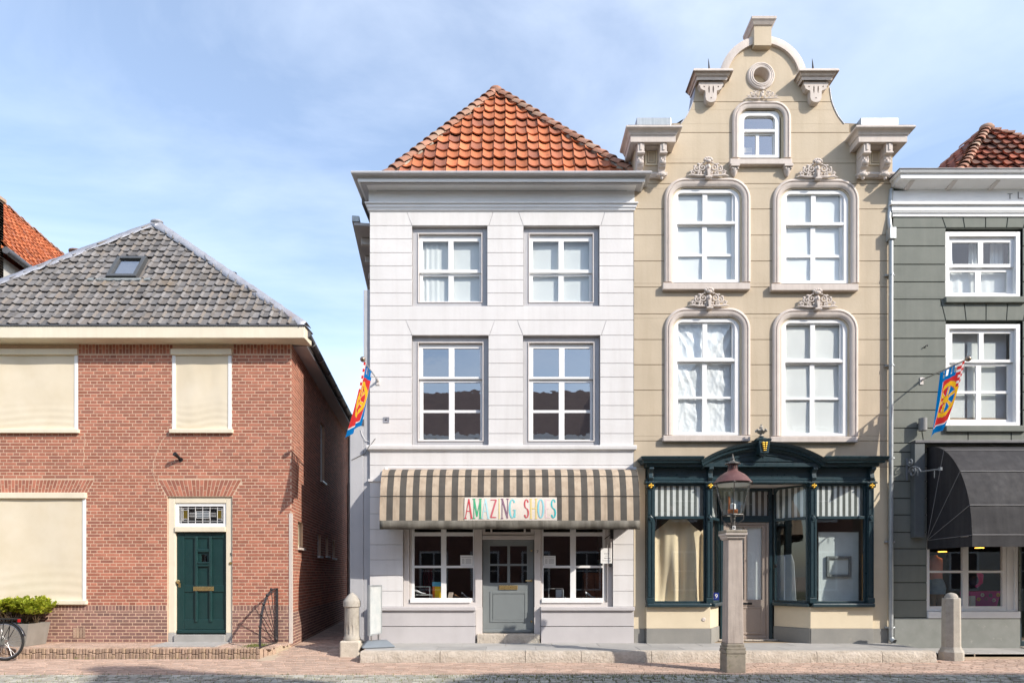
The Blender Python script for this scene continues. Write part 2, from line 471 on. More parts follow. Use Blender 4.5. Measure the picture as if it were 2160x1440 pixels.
MT['door_green'] = pm('bottle_green_paint', (0.012, 0.045, 0.044), (0.010, 0.036, 0.037), scale=4, rough=0.38, spec=0.5)
MT['iron'] = pm('wrought_iron', (0.045, 0.043, 0.048), (0.035, 0.032, 0.033), scale=12, rough=0.5, bump=0.2, bscale=60)
MT['black'] = pm('black_plastic', (0.018, 0.018, 0.02), rough=0.45)
MT['bluestone'] = pm('bluestone', (0.42, 0.405, 0.385), (0.34, 0.33, 0.315), scale=3, rough=0.8, bump=0.2, bscale=40, rnd=0.12, spots=((0.28, 0.265, 0.24), 0.5, 5, 0.58))
MT['limestone'] = pm('kerb_limestone', (0.62, 0.55, 0.47), (0.46, 0.40, 0.33), scale=8, rough=0.92, bump=1.0, bscale=22, bdist=0.03, spots=((0.33, 0.285, 0.22), 0.55, 7, 0.56))
MT['bollard'] = pm('weathered_stone', (0.46, 0.425, 0.37), (0.36, 0.33, 0.285), scale=9, rough=0.92, bump=0.6, bscale=40, spots=((0.24, 0.22, 0.18), 0.5, 9, 0.58))
MT['bollard_foot'] = pm('pale_stone_foot', (0.62, 0.56, 0.47), (0.50, 0.44, 0.36), scale=9, rough=0.92, bump=0.6, bscale=40, spots=((0.30, 0.25, 0.20), 0.55, 10, 0.58))
MT['post_stone'] = pm('lamp_post_stone', (0.52, 0.445, 0.39), (0.44, 0.37, 0.325), scale=6, rough=0.85, bump=0.3, bscale=50, streak=((0.20, 0.16, 0.145), 0.6, 14))
MT['post_foot'] = pm('lamp_foot_stone', (0.34, 0.295, 0.235), (0.22, 0.195, 0.16), scale=7, rough=0.92, bump=0.5, bscale=40, spots=((0.13, 0.125, 0.055), 0.6, 8, 0.55))
MT['paver'] = pm('clinker_paver', (0.53, 0.39, 0.31), (0.46, 0.325, 0.255), scale=7, rough=0.9, bump=0.3, bscale=60, rnd=0.25, c3=(0.42, 0.32, 0.26))
MT['sand'] = pm('joint_sand', (0.54, 0.43, 0.32), (0.42, 0.34, 0.25), scale=6, rough=0.98, bump=0.3, bscale=80)
MT['rollock'] = pm('rollock_brick', (0.42, 0.30, 0.225), (0.30, 0.21, 0.16), scale=14, rough=0.92, bump=0.5, bscale=40, rnd=0.25, c3=(0.40, 0.29, 0.20), spots=((0.16, 0.115, 0.085), 0.5, 9, 0.58))
MT['cobble'] = pm('cobble', (0.46, 0.44, 0.38), (0.37, 0.36, 0.31), scale=9, rough=0.85, bump=0.4, bscale=40, rnd=0.25, c3=(0.26, 0.225, 0.19))
MT['moss'] = pm('mossy_joint', (0.17, 0.175, 0.075), (0.21, 0.19, 0.12), scale=5, rough=0.98, bump=0.4, bscale=80)
MT['strip'] = pm('pale_strip', (0.62, 0.57, 0.50), (0.5, 0.46, 0.40), scale=5, rough=0.9, bump=0.2)
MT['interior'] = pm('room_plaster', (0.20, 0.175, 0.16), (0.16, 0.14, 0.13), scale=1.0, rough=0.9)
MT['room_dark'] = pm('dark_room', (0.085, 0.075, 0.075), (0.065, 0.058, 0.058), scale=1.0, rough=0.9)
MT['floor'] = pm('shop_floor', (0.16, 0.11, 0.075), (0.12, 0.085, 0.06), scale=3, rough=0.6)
MT['curtain'] = pm('white_curtain', (0.80, 0.81, 0.80), (0.76, 0.77, 0.76), scale=2, rough=0.9, trans=0.15, spec=0.05)
MT['paper'] = pm('white_paper', (0.87, 0.87, 0.86), (0.84, 0.84, 0.83), scale=3, rough=0.8, trans=0.05, spec=0.1)
MT['foil'] = pm('white_sheeting', (0.84, 0.85, 0.86), (0.79, 0.80, 0.82), scale=3, rough=0.4, spec=0.4)
MT['drape'] = pm('cream_cloth', (0.80, 0.665, 0.47), (0.75, 0.61, 0.42), scale=3, rough=0.9, bump=0.15, bscale=150, spec=0.05, trans=0.08)
MT['tan_canvas'] = pm('tan_canvas', (0.57, 0.47, 0.36), (0.47, 0.375, 0.28), scale=5, rough=0.9, bump=0.15, bscale=200, spec=0.1, streak=((0.27, 0.20, 0.15), 0.75, 9), trans=0.12)
MT['grey_canvas'] = pm('grey_canvas', (0.105, 0.098, 0.088), (0.085, 0.078, 0.07), scale=5, rough=0.9, bump=0.15, bscale=200, spec=0.1, streak=((0.14, 0.12, 0.10), 0.5, 9), trans=0.05)
MT['valance'] = pm('valance_canvas', (0.085, 0.078, 0.065), (0.17, 0.155, 0.13), scale=4, rough=0.9, bump=0.2, bscale=150, spec=0.1, streak=((0.30, 0.28, 0.24), 0.7, 6))
MT['black_canvas'] = pm('black_canvas', (0.036, 0.035, 0.039), (0.029, 0.028, 0.031), scale=3, rough=0.75, bump=0.12, bscale=160, spec=0.25, streak=((0.075, 0.073, 0.076), 0.5, 8))
MT['seam'] = pm('pale_seam', (0.28, 0.275, 0.28), rough=0.8)
MT['sign_cloth'] = pm('sign_cloth', (0.72, 0.66, 0.60), (0.62, 0.55, 0.48), scale=5, rough=0.9, spec=0.1)
MT['stripe_white'] = pm('blind_white', (0.86, 0.87, 0.85), rough=0.9, bump=0.2, bscale=90, spec=0.05, trans=0.1)
MT['stripe_grey'] = pm('blind_grey', (0.15, 0.16, 0.15), rough=0.9, bump=0.2, bscale=90, spec=0.05)
MT['lantern_red'] = pm('faded_red_enamel', (0.165, 0.080, 0.075), (0.13, 0.062, 0.06), scale=9, rough=0.45, spots=((0.30, 0.19, 0.16), 0.5, 12, 0.6))
MT['lantern_metal'] = pm('lantern_metal', (0.13, 0.125, 0.115), (0.09, 0.085, 0.08), scale=12, rough=0.5, metal=0.3)
MT['copper'] = pm('copper', (0.55, 0.19, 0.07), (0.42, 0.13, 0.05), scale=20, rough=0.35, metal=0.7)
MT['print_black'] = pm('print_black', (0.03, 0.03, 0.035), rough=0.7)
MT['print_grey'] = pm('print_grey', (0.25, 0.25, 0.26), rough=0.8)
MT['glass'] = glass_mat('window_glass', 0.08, wav=0.005)
MT['glass_old'] = glass_mat('old_window_glass', 0.34, wav=0.008)
MT['glass_shop'] = glass_mat('shop_glass', 0.085, wav=0.0)
MT['glass_clear'] = glass_mat('lantern_glass', 0.10, wav=0.0, edge=0.6)
MT['steel'] = pm('steel', (0.5, 0.5, 0.5), rough=0.3, metal=0.9)
MT['tyre'] = pm('tyre', (0.03, 0.03, 0.03), rough=0.8)
MT['leaf'] = pm('leaf', (0.42, 0.47, 0.05), (0.29, 0.37, 0.035), scale=9, rough=0.5, rnd=0.35, c3=(0.58, 0.57, 0.07), trans=0.4)
MT['stem'] = pm('stem', (0.10, 0.07, 0.04), rough=0.9)
MT['grass'] = pm('grass_blade', (0.15, 0.19, 0.045), (0.22, 0.23, 0.07), scale=5, rough=0.8, rnd=0.3, trans=0.25)

# ================================================================ generic builders
def add_window(house, outer, y0, depth, fw, fmat, name='window', label=None, wt=None, wb=None):
    x0, x1, z0, z1 = outer
    mb = MB(); mb.ring(x0, x1, z0, z1, fw, y0, y0+depth, wt, wb)
    return mb.build(name, fmat, house, bevel=0.006, label=label)

def add_sash(win, outer, cols, rows, y, t, mat, glass, gy=None):
    x0, x1, z0, z1 = outer
    holes = [[(a, c), (b, c), (b, d), (a, d)] for (a, b) in cols for (c, d) in rows]
    mb = MB(); mb.add(*plate([(x0, z0), (x1, z0), (x1, z1), (x0, z1)], holes, y, y+t))
    mb.build('sash', mat, win, bevel=0.004)
    gy = y + t*0.55 if gy is None else gy
    for (a, b) in cols:
        for (c, d) in rows:
            MB().box(a-0.006, b+0.006, gy, gy+0.005, c-0.006, d+0.006).build('pane', glass, win)

def cloth_sheet(x0, x1, z0, z1, y, fn, nx=40, nz=40, th=0.004):
    """a hanging cloth with thickness; fn(u,v) gives offset along y"""
    mb = MB(); vs = []; fs = []
    for k in (0, 1):
        for j in range(nz+1):
            for i in range(nx+1):
                u, v = i/nx, j/nz
                vs.append((x0+(x1-x0)*u, y + fn(u, v) + k*th, z0+(z1-z0)*v))
    n1 = (nx+1)*(nz+1)
    for k in (0, 1):
        for j in range(nz):
            for i in range(nx):
                a = k*n1 + j*(nx+1)+i
                fs.append((a, a+1, a+nx+2, a+nx+1) if k == 0 else (a+nx+1, a+nx+2, a+1, a))
    mb.add(vs, fs)
    return mb

def curtain_fn(amp=0.02, k=9, ph=0.0):
    return lambda u, v: amp*math.sin(u*2*pi*k+ph+0.6*math.sin(v*3))*(0.6+0.4*math.sin(5*u+ph))

def solid_wall(mb, xl, xr, zs, ops, y0, y1):
    """wall slab with rectangular openings, split in bands so the openings stay open"""
    zz = sorted(set([round(z, 4) for z in zs] + [round(e, 4) for o in ops for e in (o[2], o[3])]))
    zz = [z for z in zz if min(zs)-1e-6 <= z <= max(zs)+1e-6]
    for a, b in zip(zz[:-1], zz[1:]):
        if b-a < 0.002: continue
        c = 0.5*(a+b); cur = xl
        for o in sorted([o for o in ops if o[2] < c < o[3]]):
            if o[0] > cur+0.002: mb.box(cur, o[0], y0, y1, a, b)
            cur = max(cur, o[1])
        if xr > cur+0.002: mb.box(cur, xr, y0, y1, a, b)

def stucco_blocks(wall, bands, xl, xr, ops, yf, yb, mat, name='stucco_block', gap=0.012, cutlines=None):
    """each rusticated block is a piece of its own; bands = list of (z0,z1); cutlines {band index:[slanted joints ((xbottom,xtop))]}"""
    cutlines = cutlines or {}
    for bi, (z0, z1) in enumerate(bands):
        fl = xl if callable(xl) else (lambda z: xl)
        fr = xr if callable(xr) else (lambda z: xr)
        segs = sorted(set([round(z0, 4), round(z1, 4)] + [round(e, 4) for o in ops for e in (o[2], o[3]) if z0+0.004 < e < z1-0.004]))
        for a, b in zip(segs[:-1], segs[1:]):
            ga = gap/2 if abs(a-z0) < 1e-3 else 0.0
            gb = gap/2 if abs(b-z1) < 1e-3 else 0.0
            c = 0.5*(a+b); n = 10 if callable(xl) else 1
            zs = [a+ga+(b-gb-a-ga)*k/n for k in range(n+1)]
            # list of left/right boundaries as functions of z
            edges = [('wall', fl)]
            for o in sorted([o for o in ops if o[2] < c < o[3]]):
                edges.append(('op', (lambda z, v=o[0]: v))); edges.append(('op', (lambda z, v=o[1]: v)))
            edges.append(('wall', fr))
            for i in range(0, len(edges), 2):
                L, R = edges[i][1], edges[i+1][1]
                cuts = [(xb, xt) for (xb, xt) in cutlines.get(bi, []) if L(c)+0.03 < 0.5*(xb+xt) < R(c)-0.03]
                bounds = [L] + [(lambda z, q=q: q[0]+(q[1]-q[0])*(z-z0)/(z1-z0)) for q in sorted(cuts)] + [R]
                for j in range(len(bounds)-1):
                    l_, r_ = bounds[j], bounds[j+1]
                    gl = gap/2 if j > 0 else 0.0
                    gr = gap/2 if j < len(bounds)-2 else 0.0
                    if r_(c)-l_(c) < 0.02: continue
                    poly = [(r_(z)-gr, z) for z in zs] + [(l_(z)+gl, z) for z in reversed(zs)]
                    MB().prism(poly, yf, yb).build(name, mat, wall, bevel=0.003)

# ---- bricks
def lay_bricks(u0, u1, z0, z1, ops, course=0.0685, st=0.272, joint=0.0145, start=0):
    out = []; k = start; z = z0
    while z + course*0.6 < z1:
        a, b = z+joint/2, min(z+course, z1)-joint/2
        w = st if k % 2 == 0 else st/2
        off = {0: 0.0, 1: st*0.25, 2: st*0.5, 3: st*0.25}[k % 4]
        u = u0 - off
        while u < u1:
            s, e = max(u+joint/2, u0), min(u+w-joint/2, u1)
            iv = [(s, e)]
            for o in ops:
                if o[2] < b-0.008 and o[3] > a+0.008:
                    nv = []
                    for (p, q) in iv:
                        if q <= o[0] or p >= o[1]: nv.append((p, q)); continue
                        if p < o[0]-0.02: nv.append((p, o[0]-0.004))
                        if q > o[1]+0.02: nv.append((o[1]+0.004, q))
                    iv = nv
            for (p, q) in iv:
                if q-p > 0.025: out.append((p, q, a, b))
            u += w
        z += course; k += 1
    return out

BRICK_CACHE = {}
def brick_box(w, h, d, mat):
    key = (round(w, 3), round(h, 3), round(d, 3), mat.name)
    if key not in BRICK_CACHE:
        e = 0.0025
        vs = [(0, 0, 0), (w, 0, 0), (w, 0, h), (0, 0, h), (e, -d, e), (w-e, -d, e), (w-e, -d, h-e), (e, -d, h-e)]
        BRICK_CACHE[key] = MB().add(vs, [(4, 5, 6, 7), (0, 1, 5, 4), (1, 2, 6, 5), (2, 3, 7, 6), (3, 0, 4, 7), (3, 2, 1, 0)]).mesh('brick', mat)
    return BRICK_CACHE[key]

def add_bricks(wall, rects, M, mat_of, proud=0.004, singles=0, key=None):
    """rects in wall coordinates (u,z); M maps (u, out, z) to the house's own coordinates"""
    org = origin(wall)
    rects = sorted(rects, key=key) if key else rects
    rest = {}
    for i, (a, b, c, d) in enumerate(rects):
        m = mat_of((a, b, c, d)); j = proud + random.uniform(-0.0012, 0.0012)
        if i < singles:
            me = brick_box(b-a, d-c, proud, m)
            T = Matrix.Translation(-org) @ M @ Matrix.Translation((a, random.uniform(-0.001, 0.001), c)) 
            link_obj('brick', me, wall, M=T)
        else:
            mb = rest.setdefault(m.name, (MB(M), m))[0]
            e = 0.0025
            mb.add([(a, 0, c), (b, 0, c), (b, 0, d), (a, 0, d), (a+e, -j, c+e), (b-e, -j, c+e), (b-e, -j, d-e), (a+e, -j, d-e)],
                   [(4, 5, 6, 7), (0, 1, 5, 4), (1, 2, 6, 5), (2, 3, 7, 6), (3, 0, 4, 7)])
    for nm, (mb, m) in rest.items():
        mb.build('brickwork', m, wall, kind='stuff', recalc=False)

def arch_bricks(wall, xa, xb, z0, z1, n, lean, mat, y=0.0, proud=0.004):
    """flat arch of bricks on end, leaning outwards to both sides; alternate split joints"""
    w = (xb-xa)/n; cx = 0.5*(xa+xb); hw = 0.5*(xb-xa)
    for i in range(n):
        a, b = xa+i*w, xa+(i+1)*w
        def at(x, z): return x + (x-cx)/hw*lean*(z-z0)/(z1-z0)
        zm = z0 + (z1-z0)*(0.36 if i % 2 else 0.64)
        for (p, q) in ((z0, zm), (zm, z1)):
            p2, q2 = p+0.007, q-0.007; g = 0.0085
            MB().prism([(at(a, p2)+g, p2), (at(b, p2)-g, p2), (at(b, q2)-g, q2), (at(a, q2)+g, q2)], y-proud, y+0.004).build('brick', mat, wall)

# ---- roof tiles
def s_profile(kind):
    if kind == 'pan':      # old pantile: trough and roll
        return [(k/10.0, 0.052*abs(1.9*(k/10.0)-1.0)**1.9 - (0.016*max(0.0, k/10.0-0.86)/0.14)) for k in range(11)]
    return [(0.0, 0.030), (0.10, 0.036), (0.20, 0.026), (0.27, 0.004), (0.5, 0.0), (0.85, 0.0), (1.0, 0.006)]

def tile_geom(w, l, kind, th, u_lo=None, u_hi=None):
    pr = s_profile(kind); n = len(pr); vs = []
    for (v, dz) in ((0.0, th), (l, 0.0)):
        for (t, h) in pr: vs.append([t*w*1.02, v, h+dz])
    for (t, h) in pr: vs.append([t*w*1.02, 0.0, h+th-0.024])
    fs = [(i, i+1, n+i+1, n+i) for i in range(n-1)]
    fs += [(2*n+i, 2*n+i+1, i+1, i) for i in range(n-1)]
    fs += [(2*n, 0, n), (2*n+n-1, n+n-1, n-1)]
    return vs, fs

def lay_roof(roof, O, U, V, width, slope_len, lo, hi, w, e, kind, mat, shift=0.0, holes=(), th=0.035, max_single=300, vis=None, rowoff=0.0):
    """tiles on the plane O + u U + v V; lo(v)/hi(v) bound the plane sideways; border tiles are cut along the hips"""
    N = U.cross(V).normalized(); org = origin(roof)
    base_me = None; items = []
    rows = int(slope_len/e)+1
    for j in range(rows):
        v0 = j*e; vm = v0+e*0.5
        if vm > slope_len: break
        i0 = int(math.floor((lo(v0)-shift)/w))-1; i1 = int(math.ceil((hi(v0)-shift)/w))+1
        for i in range(i0, i1+1):
            u0 = shift + i*w + rowoff*(j % 2); um = u0+w*0.5
            if um < lo(vm)-w*0.35 or um > hi(vm)+w*0.35: continue
            if any(h[0] < um < h[1] and h[2] < vm < h[3] for h in holes): continue
            cut = u0 < lo(v0+e*1.1)-0.005 or u0+w > hi(v0+e*1.1)+0.005
            items.append((u0, v0, cut))
    if vis: items.sort(key=lambda t: vis(O+U*(t[0]+w/2)+V*(t[1])))
    rest = MB()
    for k, (u0, v0, cut) in enumerate(items):
        du, dn, tw = random.gauss(0, 0.007), random.gauss(0.001, 0.005), random.gauss(0, 0.012)
        P = O + U*(u0+du) + V*(v0+random.gauss(0, 0.008)) + N*dn
        M = Matrix(((U.x, V.x, N.x, P.x), (U.y, V.y, N.y, P.y), (U.z, V.z, N.z, P.z), (0, 0, 0, 1))) @ Matrix.Rotation(tw, 4, 'Z')
        vs, fs = tile_geom(w, e*1.14, kind, th)
        if cut:
            for p in vs:
                a, b = lo(max(0, v0+p[1]))-u0, hi(max(0, v0+p[1]))-u0
                p[0] = min(max(p[0], a), max(a, b))
        if k < max_single:
            if cut:
                mb = MB(); mb.add(vs, fs); me = mb.mesh('tile', mat, smooth=True, recalc=False)
            else:
                if base_me is None:
                    mb = MB(); mb.add(vs, fs); base_me = mb.mesh('tile', mat, smooth=True, recalc=False)
                me = base_me
            link_obj('tile', me, roof, M=Matrix.Translation(-org) @ M)
        else:
            rest.M = M; rest.add(vs, fs)
    if rest.v:
        rest.M = None
        rest.build('tile_field', mat, roof, smooth=True, kind='stuff', recalc=False)
    return len(items)

def hip_caps(roof, A, B, n, r, mat, name='hip_tile', under=None):
    """half-round cap tiles from A (low) to B (high)"""
    A, B = Vector(A), Vector(B); d = (B-A); L = d.length; d.normalize()
    side = d.cross(Vector((0, 0, 1))).normalized(); up = side.cross(d).normalized()
    step = L/n
    for k in range(n):
        p0 = A + d*(k*step) + up*random.uniform(-0.006, 0.008); p1 = p0 + d*(step*1.12)
        mb = MB(); vs = []; m = 8; jit = random.uniform(-0.02, 0.02)
        for (p, rr, lift) in ((p0, r*1.08, 0.035), (p1, r*0.92, 0.005)):
            for t in range(m+1):
                a = pi*t/m
                vs.append(p + side*(rr*math.cos(a)+jit) + up*(rr*0.85*math.sin(a)+lift-0.05))
        for (p, rr, lift) in ((p0, r*1.08-0.02, 0.035),):
            for t in range(m+1):
                a = pi*t/m
                vs.append(p + side*(rr*math.cos(a)+jit) + up*(rr*0.85*math.sin(a)+lift-0.05))
        q = m+1
        fs = [(i, i+1, q+i+1, q+i) for i in range(m)] + [(2*q+i, 2*q+i+1, i+1, i) for i in range(m)]
        mb.add(vs, fs); mb.build(name, mat, roof, smooth=True)

def lead_strip(roof, A, B, nrm_a, nrm_b, wid, mat, name='lead_flashing', n=40):
    """folded lead over a hip: two wings lying on the two roof planes, uneven edge"""
    A, B = Vector(A), Vector(B); d = (B-A).normalized()
    mb = MB(); vs = []
    wa = d.cross(nrm_a).normalized(); wb = d.cross(nrm_b).normalized()
    mid = (nrm_a+nrm_b).normalized()
    if wa.dot(mid) > 0: wa = -wa
    if wb.dot(mid) > 0: wb = -wb
    for k in range(n+1):
        p = A+(B-A)*(k/n) + mid*0.07
        j1, j2 = random.uniform(-0.03, 0.03), random.uniform(-0.03, 0.03)
        vs += [p+wa*(wid+j1)-nrm_a*0.0+nrm_a*random.uniform(0, 0.015), p+wa*wid*0.5+nrm_a*random.uniform(0.0, 0.012), p+mid*(0.02+random.uniform(-0.008, 0.008)), p+wb*wid*0.5+nrm_b*random.uniform(0, 0.012), p+wb*(wid+j2)+nrm_b*random.uniform(0, 0.015)]
    fs = [(k*5+i, k*5+i+1, (k+1)*5+i+1, (k+1)*5+i) for k in range(n) for i in range(4)]
    mb.add(vs, fs)
    o = mb.build(name, mat, roof, smooth='all')
    so = o.modifiers.new('thick', 'SOLIDIFY'); so.thickness = 0.012; so.offset = 0
    return o

# ---- letters drawn as broad strokes with serifs
GLYPH = {
 'A': [((0, 0), (0.5, 1), 0.10), ((0.5, 1), (1, 0), 0.20), ((0.2, 0.36), (0.8, 0.36), 0.09)],
 'M': [((0.05, 0), (0.05, 1), 0.10), ((0.05, 1), (0.5, 0.1), 0.18), ((0.5, 0.1), (0.95, 1), 0.09), ((0.95, 1), (0.95, 0), 0.20)],
 'Z': [((0.05, 0.95), (0.95, 0.95), 0.11), ((0.92, 0.95), (0.08, 0.05), 0.20), ((0.05, 0.05), (0.95, 0.05), 0.11)],
 'I': [((0.5, 0), (0.5, 1), 0.24)],
 'N': [((0.05, 0), (0.05, 1), 0.10), ((0.05, 1), (0.95, 0), 0.20), ((0.95, 0), (0.95, 1), 0.10)],
 'H': [((0.08, 0), (0.08, 1), 0.19), ((0.92, 0), (0.92, 1), 0.19), ((0.08, 0.5), (0.92, 0.5), 0.10)],
 'E': [((0.1, 0), (0.1, 1), 0.19), ((0.1, 0.95), (0.9, 0.95), 0.10), ((0.1, 0.5), (0.7, 0.5), 0.10), ((0.1, 0.05), (0.9, 0.05), 0.10)],
 'T': [((0.5, 0), (0.5, 1), 0.14), ((0.05, 0.96), (0.95, 0.96), 0.09)],
 'L': [((0.15, 0), (0.15, 1), 0.14), ((0.15, 0.04), (0.9, 0.04), 0.09)],
}
def glyph_strokes(ch):
    if ch in GLYPH: return GLYPH[ch]
    def arc(cx, cy, rx, ry, a0, a1, w, n=12):
        P = [(cx+rx*math.cos(a0+(a1-a0)*k/n), cy+ry*math.sin(a0+(a1-a0)*k/n)) for k in range(n+1)]
        return [(P[k], P[k+1], w*(0.55+0.75*abs(math.cos(a0+(a1-a0)*(k+0.5)/n)))) for k in range(n)]
    if ch == 'O': return arc(0.5, 0.5, 0.42, 0.47, 0, 2*pi, 0.16, 20)
    if ch == 'G': return arc(0.5, 0.5, 0.42, 0.47, 0.7, 2*pi-0.5, 0.16, 16) + [((0.86, 0.05), (0.86, 0.42), 0.17), ((0.62, 0.42), (1.0, 0.42), 0.07)]
    if ch == 'S': return arc(0.5, 0.735, 0.34, 0.235, 0.35, 1.5*pi, 0.16, 10) + arc(0.5, 0.265, 0.36, 0.235, 0.5*pi, -pi*0.88, 0.17, 10)
    return []
def glyph_mesh(mb, ch, x, z, w, h, fn, serif=True, asp=1.0):
    """fn maps (x, z, lift) on the flat sheet to space"""
    lift = 0.004
    for k, (a, b, t) in enumerate(glyph_strokes(ch)):
        A = Vector((x+a[0]*w, z+a[1]*h)); B = Vector((x+b[0]*w, z+b[1]*h)); d = B-A
        if d.length < 1e-6: continue
        D_ = Vector((d.x, d.y*asp)).normalized(); nn = Vector((-D_.y, D_.x/asp))*(t*w*0.66); d.normalize()
        ex = d*(0.02*w)
        lf = lift+k*0.00008
        A2, B2 = A-ex, B+ex; ns_ = 8 if ch in GLYPH else 1; vv = []
        for i_ in range(ns_+1):
            c_ = A2+(B2-A2)*(i_/ns_); vv += [fn((c_-nn).x, (c_-nn).y, lf), fn((c_+nn).x, (c_+nn).y, lf)]
        mb.add(vv, [(2*i_, 2*i_+2, 2*i_+3, 2*i_+1) for i_ in range(ns_)])
    if serif and ch in 'AMINHTEL':
        feet = {'A': [(0, 0), (1, 0)], 'M': [(0.05, 0), (0.95, 0), (0.05, 1), (0.95, 1)], 'I': [(0.5, 0), (0.5, 1)], 'N': [(0.05, 0), (0.05, 1), (0.95, 1)],
                'H': [(0.08, 0), (0.92, 0), (0.08, 1), (0.92, 1)], 'T': [(0.5, 0)], 'E': [], 'L': []}[ch]
        for (fx, fz) in feet:
            cx, cz = x+fx*w, z+fz*h; s1 = 0.2*w; t1 = 0.022*h
            Q = [(cx-s1, cz-t1), (cx+s1, cz-t1), (cx+s1, cz+t1), (cx-s1, cz+t1)]
            mb.add([fn(q[0], q[1], lift+0.002) for q in Q], [(0, 1, 2, 3)])

def digit_mesh(text, size, mat, parent, loc, name='house_number'):
    cu = bpy.data.curves.new('digits', 'FONT'); cu.body = text; cu.size = size; cu.extrude = 0.003
    cu.align_x = 'CENTER'; cu.align_y = 'CENTER'; cu.resolution_u = 4
    tmp = bpy.data.objects.new('digits_tmp', cu); COL.objects.link(tmp)
    dg = bpy.context.evaluated_depsgraph_get(); dg.update()
    me = bpy.data.meshes.new_from_object(tmp.evaluated_get(dg)); me.name = name
    bpy.data.objects.remove(tmp); bpy.data.curves.remove(cu)
    me.materials.clear(); me.materials.append(mat)
    R = Matrix.Rotation(pi/2, 4, 'X')
    return link_obj(name, me, parent, M=Matrix.Translation(Vector(loc)-origin(parent)) @ R)

# ---- carved ornament
def scroll(mb, cx, cz, y, r, turns, a0, sgn, t=0.02, lift=0.03):
    pts, rs = [], []
    n = 18
    for k in range(n+1):
        f = k/n; a = a0+sgn*2*pi*turns*f; rr = r*(1-0.8*f)
        pts.append((cx+rr*math.cos(a), y-lift-0.012*f, cz+rr*math.sin(a))); rs.append(t*(1.0-0.45*f))
    mb.tube(pts, rs, 7)
    mb.ball(pts[-1], t*0.9, 8, 5)

def cartouche(part_parent, cx, cz, w, h, y, mat, small=False, name='ornament'):
    mb = MB(); s = w/2.0
    # central shield with a boss, shell on top, drop below
    mb.ball((cx, y-0.015, cz+h*0.42), h*0.24, 12, 8, (0.75, 0.32, 1.0))
    mb.ball((cx, y-0.075, cz+h*0.42), h*0.10, 10, 6, (0.8, 0.5, 1.2))
    for k in range(5):
        a = pi*(0.16+0.17*k)
        mb.ball((cx+h*0.20*math.cos(a), y-0.04, cz+h*0.74+h*0.16*math.sin(a)), h*0.085, 8, 6, (1, 1.0, 1))
    mb.ball((cx, y-0.06, cz+h*0.72), h*0.12, 10, 6, (1.3, 0.7, 0.8))
    if not small:
        mb.prism([(cx-0.035, cz+h*0.25), (cx+0.035, cz+h*0.25), (cx+0.022, cz-h*0.05), (cx+0.06, cz-h*0.16), (cx-0.06, cz-h*0.16), (cx-0.022, cz-h*0.05)], y-0.10, y)
        mb.ball((cx-0.055, y-0.08, cz-h*0.13), 0.022, 8, 5); mb.ball((cx+0.055, y-0.08, cz-h*0.13), 0.022, 8, 5)
    for sg in (-1, 1):
        def px(f): return cx+sg*s*f
        scroll(mb, px(0.28), cz+h*0.42, y, h*0.20, 1.3, pi/2, -sg, h*0.052)
        scroll(mb, px(0.52), cz+h*0.34, y, h*0.18, 1.3, pi*0.4 if sg > 0 else pi*0.6, -sg, h*0.050)
        scroll(mb, px(0.38), cz+h*0.12, y, h*0.13, 1.2, -pi/2, sg, h*0.045)
        scroll(mb, px(0.72), cz+h*0.16, y, h*0.12, 1.1, pi/2, -sg, h*0.042)
        scroll(mb, px(0.16), cz+h*0.14, y, h*0.11, 1.1, -pi/2, -sg, h*0.04)
        mb.tube([(px(0.10), y-0.03, cz+h*0.02), (px(0.45), y-0.035, cz-h*0.0), (px(0.8), y-0.03, cz+h*0.05), (px(1.0), y-0.015, cz+h*0.02)], [h*0.055, h*0.06, h*0.05, h*0.015], 7)
        for (f, g, q) in ((0.45, 0.60, 0.07), (0.63, 0.50, 0.06), (0.84, 0.22, 0.05), (0.2, 0.68, 0.06)):
            mb.ball((px(f), y-0.03, cz+h*g), h*q, 8, 5, (1.4, 0.8, 0.8))
    return mb.build(name, mat, part_parent, smooth=True)

def small_corbel(house, cx, ztop, w, h, y, mat, name='bracket'):
    mb = MB()
    mb.box(cx-w*0.55, cx+w*0.55, y-0.13, y, ztop-h*0.22, ztop)
    mb.lathe([(w*0.42, 0), (w*0.48, -h*0.2), (w*0.38, -h*0.45), (w*0.22, -h*0.65), (w*0.16, -h*0.74), (w*0.05, -h*0.8)][::-1], (cx, y-0.03, ztop-h*0.2), 12)
    mb.ball((cx-w*0.35, y-0.09, ztop-h*0.36), w*0.16, 8, 5); mb.ball((cx+w*0.35, y-0.09, ztop-h*0.36), w*0.16, 8, 5)
    return mb.build(name, mat, house, smooth=True)

# ================================================================ ground
KERB_Y, PAVE_Z = -1.44, 0.21
STRIP_Y = -2.86
def sheet(name, x0, x1, y0, y1, z, mat, label=None):
    o = MB().box(x0, x1, y0, y1, z-0.25, z).build(name, mat, None)
    return tag(o, label, None, None, 'structure')

ground = tag(MB().add([(-400, -400, -0.30), (400, -400, -0.30), (400, 600, -0.30), (-400, 600, -0.30)], [(0, 1, 2, 3)]).build('ground', MT['sand'], None, recalc=False), 'bare ground under the town', None, None, 'structure')
street = sheet('cobbled_street', -45, 45, -14.9, STRIP_Y, -0.03, MT['moss'], 'grey cobbled street with mossy joints in the foreground')
pave = sheet('brick_pavement', -45, 45, STRIP_Y, 0.0, -0.022, MT['sand'], 'strip of reddish clinker pavers between cobbles and kerb')

